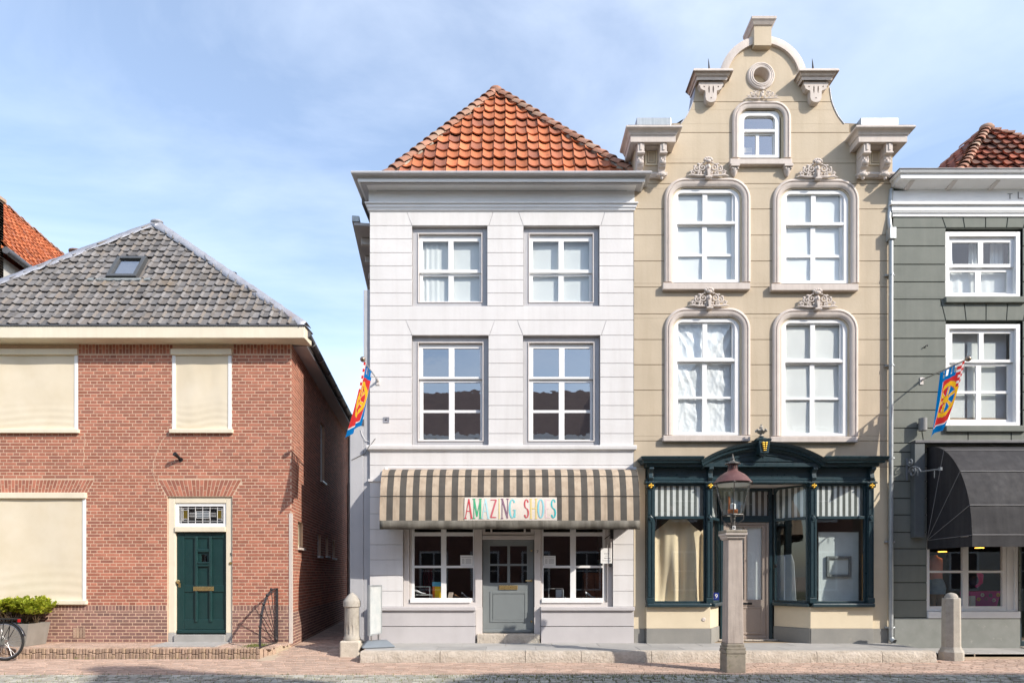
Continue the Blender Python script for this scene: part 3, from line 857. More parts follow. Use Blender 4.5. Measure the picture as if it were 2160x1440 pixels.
def paver_mesh(w, l, h, mat, key, cache={}):
    k = (round(w, 3), round(l, 3), key)
    if k not in cache:
        e = 0.006
        cache[k] = MB().add([(0, 0, -h), (w, 0, -h), (w, l, -h), (0, l, -h), (e, e, 0), (w-e, e, 0), (w-e, l-e, 0), (e, l-e, 0)],
                  [(4, 5, 6, 7), (0, 1, 5, 4), (1, 2, 6, 5), (2, 3, 7, 6), (3, 0, 4, 7)]).mesh(key, mat)
    return cache[k]

def lay_pavers(parent, name, cells, mat, h, singles, stuffname, jz=0.004):
    cells.sort(key=lambda c: (c[0]+c[2]/2)**2*0.02 + (c[1]+13)**2)
    rest = MB()
    for k, (x, y, w, l, z) in enumerate(cells):
        zz = z + random.uniform(-jz, jz)
        if k < singles:
            link_obj(name, paver_mesh(w, l, h, mat, name), parent, loc=(x, y, zz))
        else:
            e = 0.006; a, b = random.uniform(-jz, jz)*0.6, random.uniform(-jz, jz)*0.6
            rest.add([(x, y, zz-h), (x+w, y, zz-h), (x+w, y+l, zz-h), (x, y+l, zz-h), (x+e, y+e, zz+a), (x+w-e, y+e, zz+b), (x+w-e, y+l-e, zz-a), (x+e, y+l-e, zz-b)],
                  [(4, 5, 6, 7), (0, 1, 5, 4), (1, 2, 6, 5), (2, 3, 7, 6), (3, 0, 4, 7)])
    rest.build(stuffname, mat, parent, kind='stuff', recalc=False)

# cobbles, near rows
cells = []
y = STRIP_Y-0.135; r = 0
while y > -5.4:
    x = -10.5 + (0.09 if r % 2 else 0) + random.uniform(-0.03, 0.03)
    while x < 10.5:
        w = random.choice((0.15, 0.17, 0.17, 0.19))
        if abs(x) < 9.6:
            cells.append((x+0.010, y+0.009, w-0.020, 0.112, 0.004))
        x += w
    y -= 0.130; r += 1
lay_pavers(street, 'cobble', cells, MT['cobble'], 0.05, 300, 'cobbles', jz=0.007)

# clinker pavers on the strip (clear of the stoop, the raised pavement and the green house slab)
def strip_back(x):
    if x < -4.72: return -0.90
    if x < -2.86: return 0.0
    if x < 7.98: return KERB_Y
    return -0.92
cells = []
y = STRIP_Y+0.03; r = 0
while y < 0.0:
    x = -11.0 + random.uniform(-0.1, 0.1) + (0.105 if r % 2 else 0)
    while x < 11.5:
        if y+0.068 < strip_back(x) and y+0.068 < strip_back(x+0.2):
            zz = 0.0 if not (-4.72 <= x < -2.86) else max(0.0, (y+1.4)/1.4*0.14)
            cells.append((x+0.003, y+0.003, 0.200, 0.062, zz+0.003))
        x += 0.207
    y += 0.069; r += 1
lay_pavers(pave, 'paver', cells, MT['paver'], 0.035, 300, 'pavers', jz=0.003)
# bedding wedge and pavers of the alley
alley = tag(MB().add([(-4.95, -1.4, -0.02), (-2.87, -1.4, -0.02), (-2.87, 0.0, 0.125), (-4.72, 0.0, 0.125), (-6.4, 11, 0.125), (-3.2, 11, 0.125),
                      (-4.95, -1.4, -0.2), (-2.87, -1.4, -0.2), (-2.87, 0, -0.2), (-4.72, 0, -0.2), (-6.4, 11, -0.2), (-3.2, 11, -0.2)],
                     [(0, 1, 2, 3), (3, 2, 5, 4), (0, 3, 9, 6), (3, 4, 10, 9), (1, 7, 8, 2), (2, 8, 11, 5), (4, 5, 11, 10), (0, 6, 7, 1)]).build('alley_path', MT['sand'], None), 'narrow paved alley between the brick house and the grey wall', None, None, 'structure')
mb = MB(); y = 0.0; r = 0
while y < 10.5:
    x = -4.70-0.128*y + (0.1 if r % 2 else 0)
    while x < -3.05-0.02*y:
        mb.box(x+0.003, x+0.203, y+0.003, y+0.065, 0.09, 0.131+random.uniform(-0.003, 0.003)); x += 0.207
    y += 0.069; r += 1
mb.build('pavers', MT['paver'], alley, kind='stuff')
# pale edge strip between pavers and cobbles
mb = MB(); x = -11
st_root = tag(MB().box(-45, 45, STRIP_Y-0.02, STRIP_Y+0.022, -0.2, 0.0).build('edge_strip', MT['strip'], None), 'thin pale concrete strip along the cobbles', None, None, 'structure')

# raised stone pavement before the white and the beige house
rp = tag(MB().box(-2.84, 7.96, KERB_Y+0.2, 0.0, -0.2, PAVE_Z-0.012).build('raised_pavement', MT['sand'], None), 'raised bluestone pavement with worn limestone kerb', None, None, 'structure')
xs = [-2.85, -1.35, 0.25, 1.30, 2.62, 4.25, 5.72, 6.95, 7.96]
for a, b in zip(xs[:-1], xs[1:]):
    mb = MB(); n = max(6, int((b-a)/0.09)); prof = [(KERB_Y+0.2, -0.1), (KERB_Y-0.006, -0.1), (KERB_Y-0.012, 0.05), (KERB_Y-0.004, 0.15), (KERB_Y+0.022, PAVE_Z-0.006), (KERB_Y+0.05, PAVE_Z), (KERB_Y+0.2, PAVE_Z)]
    vs = []; q = len(prof)
    for i in range(n+1):
        xx = a+0.005+(b-a-0.010)*i/n
        for k, (yy, zz) in enumerate(prof):
            j = mnoise.noise(Vector((xx*4.1, k*0.9, 3.3)))*0.016 if 0 < k < q-1 else 0
            vs.append((xx, yy+j, zz+(mnoise.noise(Vector((xx*3.0, k, 9.1)))*0.010 if 2 < k < q-1 else 0)))
    fs = [(i*q+k, (i+1)*q+k, (i+1)*q+k+1, i*q+k+1) for i in range(n) for k in range(q-1)] + [tuple(range(q)), tuple(n*q+k for k in range(q-1, -1, -1))]
    mb.add(vs, fs).build('kerb_stone', MT['limestone'], rp, smooth=True)
for (ya, yb, off) in ((KERB_Y+0.203, -0.62, 0.0), (-0.617, 0.0, 0.45)):
    x = -2.84
    first = True
    while x < 7.96:
        w = 0.95 + random.uniform(-0.1, 0.1)
        if first: w = 0.5+off; first = False
        e = min(x+w, 7.96)
        if 7.96-e < 0.3: e = 7.96
        MB().box(x+0.003, e-0.003, ya+0.002, yb-0.002, 0.05, PAVE_Z+random.uniform(-0.002, 0.002)).build('slab', MT['bluestone'], rp, bevel=0.004)
        x = e
# lower slabs before the green house
gp = tag(MB().box(7.985, 45, -0.9, 0.0, -0.2, 0.09).build('side_pavement', MT['sand'], None), 'low stone pavement along the grey-green house', None, None, 'structure')
x = 7.985
while x < 14:
    MB().box(x+0.003, x+1.097, -0.9, 0.0, 0.03, 0.105+random.uniform(-0.002, 0.002)).build('slab', MT['bluestone'], gp, bevel=0.006); x += 1.1

# brick stoop before the brick house
stoop = tag(MB().prism_z([(-14, -0.84), (-4.98, -0.84), (-4.80, -0.70), (-4.68, -0.05), (-4.68, 0), (-14, 0)], -0.2, PAVE_Z-0.015).build('brick_stoop', MT['sand'], None), 'low brick stoop with upright edging bricks along the red house', None, None, 'structure')
x = -12.2
while x < -4.98:
    w = random.uniform(0.058, 0.074); sp_ = random.uniform(0.07, 0.12); jy_ = random.gauss(0, 0.006)
    MB().box(x+0.005, x+w-0.005, -0.90+jy_, -0.80, -0.03, sp_-0.004).build('edging_brick', MT['rollock'], stoop, bevel=0.010)
    MB().box(x+0.005, x+w-0.005, -0.895+jy_+random.gauss(0, 0.006), -0.80, sp_+0.004, PAVE_Z-0.008+random.gauss(0, 0.006)).build('edging_brick', MT['rollock'], stoop, bevel=0.012)
    x += w
for k in range(4):
    a = k/4; p = Vector((-4.96, -0.89)).lerp(Vector((-4.73, -0.62)), a)
    M = Matrix.Translation((p.x, p.y, 0)) @ Matrix.Rotation(0.85, 4, 'Z')
    MB(M).box(0, 0.078, 0, 0.09, -0.03, PAVE_Z-0.02-k*0.012).build('edging_brick', MT['rollock'], stoop, bevel=0.008)
cells = []
y = -0.80; r = 0
while y < -0.02:
    x = -12.2 + (0.1 if r % 2 else 0)
    while x < -4.95+0.25*(y+0.8):
        cells.append((x+0.003, y+0.003, 0.2, 0.062, PAVE_Z)); x += 0.207
    y += 0.069; r += 1
lay_pavers(stoop, 'paver', cells, MT['paver'], 0.03, 150, 'pavers', jz=0.003)
# grass in the joints
mb = MB()
for k in range(4200):
    k = k*1500//4200
    if k < 650: bx, by = random.gauss(1.6, 1.8), STRIP_Y-0.02-abs(random.gauss(0, 0.38))
    elif k < 1100: bx, by = random.uniform(-8, 8.5), STRIP_Y-random.uniform(0, 0.9)
    elif k < 1300: bx, by = random.uniform(-9, 7.5), -0.92+random.uniform(-0.02, 0.02) if random.random() < 0.6 else STRIP_Y+0.03
    else: bx, by = random.gauss(-5.15, 0.12), -0.55+random.gauss(0, 0.15)
    bz = 0.0 if by < -0.85 else PAVE_Z
    if by >= -0.85 and bx > -4.95: continue
    h = random.uniform(0.015, 0.055); a = random.uniform(0, 2*pi); w = 0.005
    dx, dy = math.cos(a), math.sin(a); lx, ly = random.gauss(0, 0.015), random.gauss(0, 0.015)
    mb.add([(bx-dx*w, by-dy*w, bz-0.01), (bx+dx*w, by+dy*w, bz-0.01), (bx+lx, by+ly, bz+h)], [(0, 1, 2)])
tag(mb.build('joint_grass', MT['grass'], None, recalc=False), 'small green grass tufts growing in the paving joints', 'grass', None, 'stuff')

# ================================================================ red brick house
BH = thing('brick_house', 'red brick house with grey tiled hip roof and bottle green door', 'house', (-8.7, 0, 0.15))
XL, XR = -12.9, -4.65
SD = Vector((-0.128, 1.0, 0)).normalized()          # direction of the side wall along the alley
SIDE_L = 8.9
w1 = (X(-120), X(165), Z(912), Z(738)); w2 = (X(363), X(489), Z(912), Z(738))
w3 = (X(-120), X(182), Z(1272), Z(1040)); dr = (X(353), X(490), 0.0, Z(1047))
ops = [w1, w2, w3, dr]
ZT = 6.62
mb = MB(); solid_wall(mb, XL, XR-0.036, [0.0, ZT], ops, 0.0, 0.25); mb.prism_z([(XR-0.0355, 0.0), (XR-0.001, 0.0), (XR-0.0075, 0.0446), (XR-0.0355, 0.0446)], 0.0, ZT)
wall = mb.build('wall', MT['mortar'], BH)
Msd = Matrix(((SD.x, -SD.y, 0, XR), (SD.y, SD.x, 0, 0.0), (0, 0, 1, 0), (0, 0, 0, 1)))   # (u, out<0, z)
# side windows in wall coordinates u
sw = [(0.62, 1.12, Z(1155, .8), Z(1100, .8)), (2.95, 3.4, Z(1172, 3.2), Z(1127, 3.2)), (4.15, 4.55, Z(1172, 4.3), Z(1132, 4.3)), (5.3, 5.75, Z(1176, 5.4), Z(1140, 5.4)), (3.35, 3.95, Z(1015, 3.6), Z(893, 3.6))]
mb = MB(Msd)
sops = [(a, b, c, d) for (a, b, c, d) in sw]
def solid_side(mb, ops, y0, y1):
    zz = sorted(set([0.0, ZT-0.1] + [e for o in ops for e in (o[2], o[3])]))
    for a, b in zip(zz[:-1], zz[1:]):
        c = (a+b)/2; cur = 0.045
        for o in sorted([o for o in ops if o[2] < c < o[3]]):
            mb.box(cur, o[0], y0, y1, a, b); cur = o[1]
        mb.box(cur, SIDE_L, y0, y1, a, b)
solid_side(mb, sops, 0.0, 0.25)
swall = mb.build('side_wall', MT['mortar'], BH)
# back and far walls, attic floor
bx, by = XR+SD.x*SIDE_L, SD.y*SIDE_L
mb = MB(); mb.box(XL-0.3, bx-0.26, by-0.3, by, 0, ZT-0.1); mb.box(XL, XL+0.2, 0.25, by-0.3, 0, ZT-0.1)
mb.prism_z([(XL+0.2, 0.25), (XR-0.29, 0.25), (bx-0.26, by-0.3), (XL+0.2, by-0.3)], 3.1, 3.3)
mb.prism_z([(XL-0.4, -0.28), (XR+0.28, -0.28), (bx+0.3, by), (XL-0.4, by)], ZT-0.02, ZT+0.06)
mb.build('inner_structure', MT['interior'], BH)

PL = Z(1287)                        # top of plinth soldier row
PL0 = Z(1276)
def bmat(r): return MT['brick_dark'] if r[3] < PL0+0.02 else MT['brick']
soldier_b, soldier_t = Z(746.5), ZT
pad = 0.004
aops = list(ops)
for (xa_, xb_, za_, zb_, ln_) in ((X(353), X(490), Z(1047), Z(1012), 0.20), (X(-120), X(183), Z(1040), Z(1012), 0.16)):
    for k in range(12):
        f0, f1 = k/12, (k+1)/12
        aops.append((xa_-ln_*(f0+f1)/2-0.004, xb_+ln_*(f0+f1)/2+0.004, za_+(zb_-za_)*f0, za_+(zb_-za_)*f1))
rects = lay_bricks(XL, XR, 0.02, PL, ops)
rects += lay_bricks(XL, XR, PL0, soldier_b, aops, start=1)
# soldier rows: plinth top and under the eaves
def soldiers(z0, z1, step=0.071):
    out = []; x = XL
    while x < XR-0.02:
        b = min(x+step-0.013, XR)
        if not any(o[0]-0.02 < (x+b)/2 < o[1]+0.02 and o[2] < (z0+z1)/2 < o[3] for o in ops):
            out.append((x, b, z0+0.006, z1-0.006))
        x += step
    return out
rects += soldiers(PL, PL0)
zm = soldier_b+(soldier_t-soldier_b)*0.42
x = XL; k = 0
while x < XR-0.02:
    zz = soldier_b+(soldier_t-soldier_b)*(0.36 if k % 2 else 0.62); b = min(x+0.058, XR)
    if not any(o[0] < (x+b)/2 < o[1] and o[3] > soldier_b+0.03 for o in ops):
        rects += [(x, b, soldier_b+0.005, zz-0.006), (x, b, zz+0.006, soldier_t)]
    x += 0.071; k += 1
I4 = Matrix.Identity(4)
add_bricks(wall, rects, I4, bmat, singles=230, key=lambda r: (r[1]-(-4.65))**2*0.2 + (r[2]-1.4)**2)
arch_bricks(wall, X(353), X(490), Z(1046.5), Z(1011.4), 20, 0.20, MT['brick'])
arch_bricks(wall, X(-120), X(183), Z(1039.8), Z(1011.4), 44, 0.16, MT['brick'])
sr = lay_bricks(0.0, SIDE_L, 0.02, ZT-0.1, [(o[0], o[1], o[2], o[3]) for o in sops], start=2)
add_bricks(swall, sr, Msd, lambda r: MT['brick_dark'] if r[3] < PL else MT['brick'], singles=60, key=lambda r: r[0]+abs(r[2]-1.5)*0.3)
# pale repaired cracks running down the bricks
for pts in ([(178, 913), (181, 930), (176, 946), (179, 962), (172, 985)], [(352, 917), (338, 934), (331, 958), (324, 975), (323, 1000), (329, 1015), (334, 1036)]):
    mb = MB(); P_ = []
    for (q0, q1) in zip(pts[:-1], pts[1:]):
        for k in range(6):
            f = k/6; P_.append((X(q0[0]+(q1[0]-q0[0])*f)+random.uniform(-0.012, 0.012), Z(q0[1]+(q1[1]-q0[1])*f)))
    vs = []
    for (a, c) in P_:
        w_ = random.uniform(0.002, 0.009); vs += [(a-w_, -0.0062, c), (a+w_, -0.0062, c), (a-w_, 0.0, c), (a+w_, 0.0, c)]
    mb.add(vs, [f for k in range(len(P_)-1) for f in ((4*k, 4*k+1, 4*k+5, 4*k+4), (4*k, 4*k+4, 4*k+6, 4*k+2), (4*k+1, 4*k+3, 4*k+7, 4*k+5))])
    mb.build('crack_filling', MT['mortar'], wall)
# steel angle protecting the corner
MB().prism_z([(XR+0.012, -0.012), (XR+0.012, 0.05), (XR+0.006, 0.05), (XR+0.004, -0.004), (XR-0.05, -0.006), (XR-0.05, -0.012)], 0.2, Z(1082)).build('corner_guard', MT['stone'], BH)

# windows with lowered sun screens
def screen_window(o, lab):
    x0, x1, z0, z1 = o
    win = add_window(BH, (x0+0.004, x1-0.004, z0+0.004, z1-0.004), 0.02, 0.08, 0.07, MT['cream'], label=lab)
    cloth_sheet(x0+0.068, x1-0.068, z0+0.07, z1-0.06, 0.004, lambda u, v: 0.0045*math.sin(u*11+1.0)*math.sin(v*2.5) + 0.0035*math.sin(v*70+2*math.sin(u*6))*max(0.0, 1-v*2.2)**1.2 + 0.004*mnoise.noise(Vector((u*6, v*3, x0))), 36, 70).build('screen', MT['screen'], win, smooth='all')
    MB().box(x0-0.01, x1+0.012, -0.055, 0.015, z1-0.11, z1+0.012).build('head_box', MT['cream'], win, bevel=0.008)
    MB().box(x0-0.03, x1+0.04, -0.07, 0.03, z0-0.02, z0+0.065).build('sill', MT['cream'], win, bevel=0.008)
    for (a, b) in ((x0+0.005, x0+0.075), (x1-0.075, x1-0.005)):
        MB().box(a, b, -0.012, 0.015, z0+0.066, z1-0.111).build('guide_rail', MT['white_wood'], win, bevel=0.005)
    MB().box(x0+0.076, x1-0.076, -0.004, 0.012, z0+0.066, z0+0.085).build('bottom_bar', MT['cream'], win)
screen_window(w1, None); screen_window(w2, None); screen_window(w3, None)

# door
x0, x1, z0, z1 = dr
fr = MB(); fr.ring(x0+0.003, x1-0.003, 0.42, z1-0.003, 0.145, 0.03, 0.16, 0.13, 0.0)
frame = fr.build('door_frame', MT['cream'], BH, bevel=0.008)
MB().box(x0+0.003, x0+0.148, 0.022, 0.16, 0.2, 0.418).build('stone_block', MT['bluestone'], frame, bevel=0.005)
MB().box(x1-0.148, x1-0.003, 0.022, 0.16, 0.2, 0.418).build('stone_block', MT['bluestone'], frame, bevel=0.005)
MB().box(x0+0.148, x1-0.148, -0.02, 0.2, 0.15, Z(1338)).build('threshold', MT['bluestone'], frame, bevel=0.008)
tz = Z(1119)
MB().box(x0+0.15, x1-0.15, 0.0, 0.12, tz-0.02, tz+0.09).build('transom_rail', MT['cream'], frame, bevel=0.01)
# leaded light
lx0, lx1, lz0, lz1 = X(374), X(474), Z(1106.5), Z(1062)
ll = MB().ring(x0+0.148, x1-0.148, tz+0.092, z1-0.133, 0.065, 0.05, 0.11).build('transom_light', MT['white_wood'], BH, bevel=0.004)
MB().box(lx0-0.03, lx1+0.03, 0.080, 0.085, lz0-0.03, lz1+0.03).build('pane', MT['glass'], ll)
def amber(name, c): 
    return pm(name, c, rough=0.3)
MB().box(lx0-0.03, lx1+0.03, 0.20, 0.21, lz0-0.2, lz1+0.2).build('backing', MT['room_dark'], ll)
W_, H_ = lx1-lx0, lz1-lz0
mb = MB(); t = 0.006
def came(a, b, c, d): mb.box(lx0+W_*a-t/2, lx0+W_*b+t/2, 0.068, 0.079, lz0+H_*c-t/2, lz0+H_*d+t/2)
for f in (0.0, 0.19, 0.345, 0.50, 0.655, 0.81, 1.0): came(f, f, 0, 1)
for f in (0.0, 0.09, 0.2, 0.8, 0.9, 1.0): came(0, 1, f, f)
for f in (0.04, 0.955): came(f, f, 0, 1)
for f in (0.08, 0.91): came(f, f, 0.2, 0.8)
for f in (0.42, 0.5, 0.58): came(0.22, 0.78, f, f)
came(0.36, 0.64, 0.34, 0.34); came(0.36, 0.64, 0.66, 0.66); came(0.36, 0.36, 0.34, 0.66); came(0.64, 0.64, 0.34, 0.66)
came(0.04, 0.2, 0.3, 0.3); came(0.04, 0.2, 0.72, 0.72); came(0.81, 0.96, 0.3, 0.3); came(0.81, 0.96, 0.72, 0.72)
mb.build('lead_came', MT['white_wood'], ll)
oliv = pm('amber_glass', (0.13, 0.095, 0.02), rough=0.2); blu = pm('blue_grey_glass', (0.16, 0.19, 0.22), rough=0.2)
for (a, b, c, d, m_) in ((0.09, 0.19, 0.32, 0.7, oliv), (0.81, 0.9, 0.32, 0.7, oliv), (0.37, 0.63, 0.36, 0.64, blu)):
    MB().box(lx0+W_*a, lx0+W_*b, 0.0795, 0.0798, lz0+H_*c, lz0+H_*d).build('coloured_pane', m_, ll)
# door leaf with raised mouldings
dx0, dx1, dz0, dz1 = x0+0.150, x1-0.150, Z(1336), tz-0.022
hole = [(X(419), Z(1187)), (X(432), Z(1187)), (X(432), Z(1168)), (X(419), Z(1168))]
mb = MB(); mb.add(*plate([(dx0, dz0), (dx1, dz0), (dx1, dz1), (dx0, dz1)], [hole], 0.100, 0.14))
leaf = mb.build('door', MT['door_green'], BH)
def strip(a, b, c, d, y=0.070, m_='door_green', nm='moulding', bev=0.008):
    return MB().box(X(a), X(b), y, 0.100, Z(d), Z(c)).build(nm, MT[m_], leaf, bevel=bev)
# stiles and rails proud of the panels
strip(369.5, 384, 1123, 1335.5, 0.080); strip(468, 479.5, 1123, 1335.5, 0.080)
strip(384.3, 467.7, 1123, 1134, 0.081); strip(384.3, 467.7, 1234, 1248, 0.081); strip(384.3, 467.7, 1306, 1328, 0.081)
strip(369.5, 479.5, 1328.3, 1335.5, 0.055, bev=0.012)
for (a, b, c, d) in ((407, 413.5, 1130, 1237), (437.5, 443.5, 1130, 1237), (407.5, 413.5, 1246, 1312), (438, 444, 1246, 1312)):
    strip(a, b, c, d, 0.052, bev=0.02)
strip(413.8, 437.2, 1157, 1163.5, 0.064); strip(413.8, 437.2, 1188.5, 1194, 0.064); strip(412.6, 438.4, 1184.5, 1188, 0.05)
MB().box(X(417), X(434), 0.112, 0.117, Z(1189), Z(1166)).build('pane', MT['glass'], leaf)
MB().box(X(404.5), X(447.5), 0.060, 0.0808, Z(1245.5), Z(1236.5)).build('letter_plate', MT['brass'], leaf, bevel=0.004)
mb = MB(); kz = Z(1226); kx = X(374)
mb.tube([(kx, 0.08, kz), (kx, 0.05, kz), (kx, 0.042, kz), (kx, 0.02, kz), (kx, 0.008, kz)], [0.012, 0.012, 0.034, 0.042, 0.022], 14)
mb.build('door_knob', MT['brass'], leaf, smooth=True)
MB().box(X(372.3), X(376.8), 0.074, 0.0798, Z(1238), Z(1229)).build('key_plate', MT['brass'], leaf)
digit_mesh('5', 0.085, MT['print_black'], BH, (X(485.5), 0.026, Z(1169)))
MB().tube([(X(485.5), 0.03, Z(1187)), (X(485.5), 0.012, Z(1187)), (X(485.5), 0.008, Z(1187))], [0.03, 0.03, 0.012], 14).build('door_bell', MT['brass'], BH, smooth=True)
# room behind the small glass
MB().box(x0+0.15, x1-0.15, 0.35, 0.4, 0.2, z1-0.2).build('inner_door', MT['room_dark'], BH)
# air brick
mb = MB()
for k in range(4): mb.box(X(155)+k*0.068, X(155)+k*0.068+0.05, -0.015, 0.0, Z(1344), Z(1323))
mb.build('air_brick', MT['rollock'], BH)

# side windows
for i, (a, b, c, d) in enumerate(sw):
    M2 = Msd
    mb = MB(M2); mb.ring(a+0.003, b-0.003, c+0.003, d-0.003, 0.06, 0.06, 0.14)
    win = mb.build('side_window', MT['cream'] if i == 0 else MT['white_wood'], BH)
    MB(M2).box(a+0.05, b-0.05, 0.10, 0.105, c+0.05, d-0.05).build('pane', MT['cream'] if i == 0 else MT['glass_old'], win)
    MB(M2).box(a-0.03, b+0.04, -0.07, 0.06, c-0.05, c-0.002).build('sill', MT['stone'] if i == 0 else MT['white_wood'], win, bevel=0.006)

# eaves: cream fascia, dark lead edge, side gutter
EY = -0.36
fb, ft = Z(712.5, EY), Z(686, EY)
ev = MB(); ev.box(XL-0.3, X(642, EY), EY, 0.10, fb, ft-0.012)
eaves = ev.build('eaves_board', MT['cream'], BH, bevel=0.010)
MB().box(XL-0.3, X(645, EY), EY-0.022, 0.10, ft-0.012, ft+0.012).build('lead_edge', MT['zinc_dark'], eaves)
g0 = Vector((X(643, EY)-0.02, EY+0.20, fb+0.16))
pts = [g0+SD*k for k in (0, 1.5, 3, 4.5, 6, 7.5, SIDE_L)]
mb = MB(); mb.tube(pts, 0.075, 12)
gut = mb.build('gutter', MT['zinc_dark'], BH, smooth=True)
for k in range(9):
    p = g0+SD*(0.5+k*1.0)
    MB().tube([p+Vector((0.085*math.cos(a), 0, 0.085*math.sin(a))) for a in [pi*1.0+pi*q/8 for q in range(9)]], 0.010, 6).build('gutter_hook', MT['zinc'], gut)
# soffit strip under the side eaves
MB(Msd).box(0.02, SIDE_L, -0.30, 0.0, fb+0.0, fb+0.05).build('soffit', MT['grey_wood'], BH)

# roof
C1 = Vector((X(643, EY+0.06), EY+0.06, ft+0.0)); C2 = Vector((-12.85, EY+0.06, ft+0.0))
AP = Vector((X(332, 1.75), 1.75, Z(474, 1.75)))
U = Vector((1, 0, 0)); Vv = (Vector((AP.x, AP.y, AP.z)) - Vector((AP.x, C1.y, C1.z))); SL = Vv.length; Vv.normalize()
NF = U.cross(Vv).normalized()
O = C2.copy(); W0 = (C1-C2).length; ax = AP.x-C2.x
def lo_(v): return ax*v/SL
def hi_(v): return W0-(W0-ax)*v/SL
BK = Vector((bx-1.5, by, AP.z)); C3 = Vector((bx+0.3, by, C1.z)); C4 = Vector((XL-0.4, by, C1.z)); RB = AP+SD*(by-1.75)
mb = MB(); mb.add([C2, C1, AP, C3, RB, C4], [(0, 1, 2), (1, 3, 4, 2), (0, 2, 4, 5), (3, 5, 4)])
roof = mb.build('roof', MT['slate_tile'], BH, recalc=False)
# skylight place on the roof plane
def on_plane(px, py, P0, N):
    d = Vector(((px-1080)/FPX, 1.0, (1210-py)/FPX)); c = Vector((0, -CAM_D, CAM_Z))
    return c + d*((P0-c).dot(N)/d.dot(N))
sky_c = on_plane(271, 569, O, NF)
su, sv = (sky_c-O).dot(U), (sky_c-O).dot(Vv)
sw2, sl2 = 0.33, 0.38
hole = (su-sw2-0.03, su+sw2+0.03, sv-sl2-0.12, sv+sl2+0.05)
lay_roof(roof, O+NF*0.02, U, Vv, W0, SL-0.12, lo_, hi_, 0.205, 0.222, 'flat', MT['slate_tile'], shift=0.03, holes=[hole], th=0.036, max_single=300, vis=lambda p: -p.x if p.x > -11.6 else 99+abs(p.x), rowoff=0.0)
NS = Vector((0.62, 0.08, 0.78)).normalized(); NL = Vector((-0.62, -0.0, 0.78)).normalized()
lead_strip(roof, C1+Vector((0.0, 0.05, 0.02)), AP, NF, NS, 0.17, MT['lead'], 'hip_flashing')
lead_strip(roof, C2, AP, NF, NL, 0.17, MT['lead'], 'hip_flashing')
lead_strip(roof, AP, RB, NS, NL, 0.15, MT['lead'], 'ridge_flashing')
MB().ball(AP+Vector((0, -0.02, 0.05)), 0.10, 12, 8, (1.5, 1, 0.6)).build('hip_cap', MT['lead'], roof, smooth=True)
Mr = Matrix(((U.x, Vv.x, NF.x, sky_c.x), (U.y, Vv.y, NF.y, sky_c.y), (U.z, Vv.z, NF.z, sky_c.z), (0, 0, 0, 1)))
dk = pm('skylight_grey', (0.085, 0.09, 0.095), rough=0.4)
def flat_ring(M, w, l, t, n0, n1):
    mb = MB(M); mb.box(-w, -w+t, -l, l, n0, n1); mb.box(w-t, w, -l, l, n0, n1); mb.box(-w+t, w-t, l-t, l, n0, n1); mb.box(-w+t, w-t, -l, -l+t, n0, n1); return mb
skl = flat_ring(Mr, sw2, sl2, 0.085, -0.02, 0.10).build('skylight', dk, BH, bevel=0.008)
MB(Mr).box(-sw2+0.08, sw2-0.08, -sl2+0.08, sl2-0.08, 0.05, 0.056).build('pane', glass_mat('skylight_glass', 0.55), skl)
MB(Mr).box(-sw2-0.02, sw2+0.02, -sl2-0.02, sl2+0.02, -0.04, -0.021).build('lining', MT['room_dark'], skl)
mb = MB(Mr); vs = []; n = 26
for k in range(n+1):
    u = -0.72+1.44*k/n
    vs += [(u, -sl2-0.02, 0.06), (u, -sl2-0.10-0.012*math.sin(k*1.9), 0.065+0.014*math.sin(k*1.9)), (u, -sl2-0.11-0.012*math.sin(k*1.9), 0.03)]
mb.add(vs, [(k*3+i, (k+1)*3+i, (k+1)*3+i+1, k*3+i+1) for k in range(n) for i in range(2)])
mb.build('apron_flashing', pm('apron_lead', (0.25, 0.27, 0.27), rough=0.5, bump=0.3, bscale=20), skl, smooth=True)
# little vent pipes behind the hips
p = on_plane(166, 533, Vector((0, 3.0, 0)), Vector((0, 1, 0)))
MB().lathe([(0.09, -0.8), (0.09, -0.08), (0.22, -0.02), (0.22, 0.01), (0.05, 0.05)], p, 16).build('vent_cowl', pm('rusty_cowl', (0.24, 0.15, 0.12), rough=0.8), BH, smooth=True)
p = on_plane(493, 578, Vector((0, 2.5, 0)), Vector((0, 1, 0)))
MB().lathe([(0.06, -0.7), (0.06, -0.02), (0.075, -0.02), (0.075, 0.03), (0.06, 0.03)], p, 12).build('vent_pipe', MT['black'], BH, smooth=True)

# slab before the door
tag(MB().prism_z([(X(318, -0.75), -0.76), (X(455, -0.75), -0.76), (X(486), -0.02), (X(352), -0.02)], 0.1, PAVE_Z+0.022).build('door_slab', MT['bluestone'], None), 'flat grey stone slab before the bottle green door', 'doorstep')

# ================================================================ tall neighbour with orange roof, far left
NB = thing('orange_roof_house', 'tall house with orange pantile roof behind the brick house', 'house', (-15.5, 5, 0))
e0 = Vector((-12.78, 2.5, 9.85)); r0 = Vector((-15.8, 2.5, 13.45)); dv = Vector((-0.128, 1, 0)).normalized()
Lr = 7.7
MB().prism_z([(-18.8, 2.6), (-13.0, 2.6), (-13.0+dv.x*Lr, 2.6+Lr), (-18.8+dv.x*Lr, 2.6+Lr)], 0, 9.75).build('wall', pm('pale_render', (0.55, 0.53, 0.48), rough=0.9), NB)
mb = MB(); e1, r1 = e0+dv*Lr, r0+dv*Lr; f0 = r0+(r0-e0)*Vector((1, 1, -1)); f0 = Vector((-18.82, 2.5, 9.85)); f1 = f0+dv*Lr
mb.add([e0, e1, r1, r0, f0, f1], [(0, 1, 2, 3), (3, 2, 5, 4), (0, 3, 4), (1, 5, 2)])
nroof = mb.build('roof', MT['orange_tile'], NB)
Un = dv.copy(); Vn = (r0-e0).normalized(); On = e0.copy()
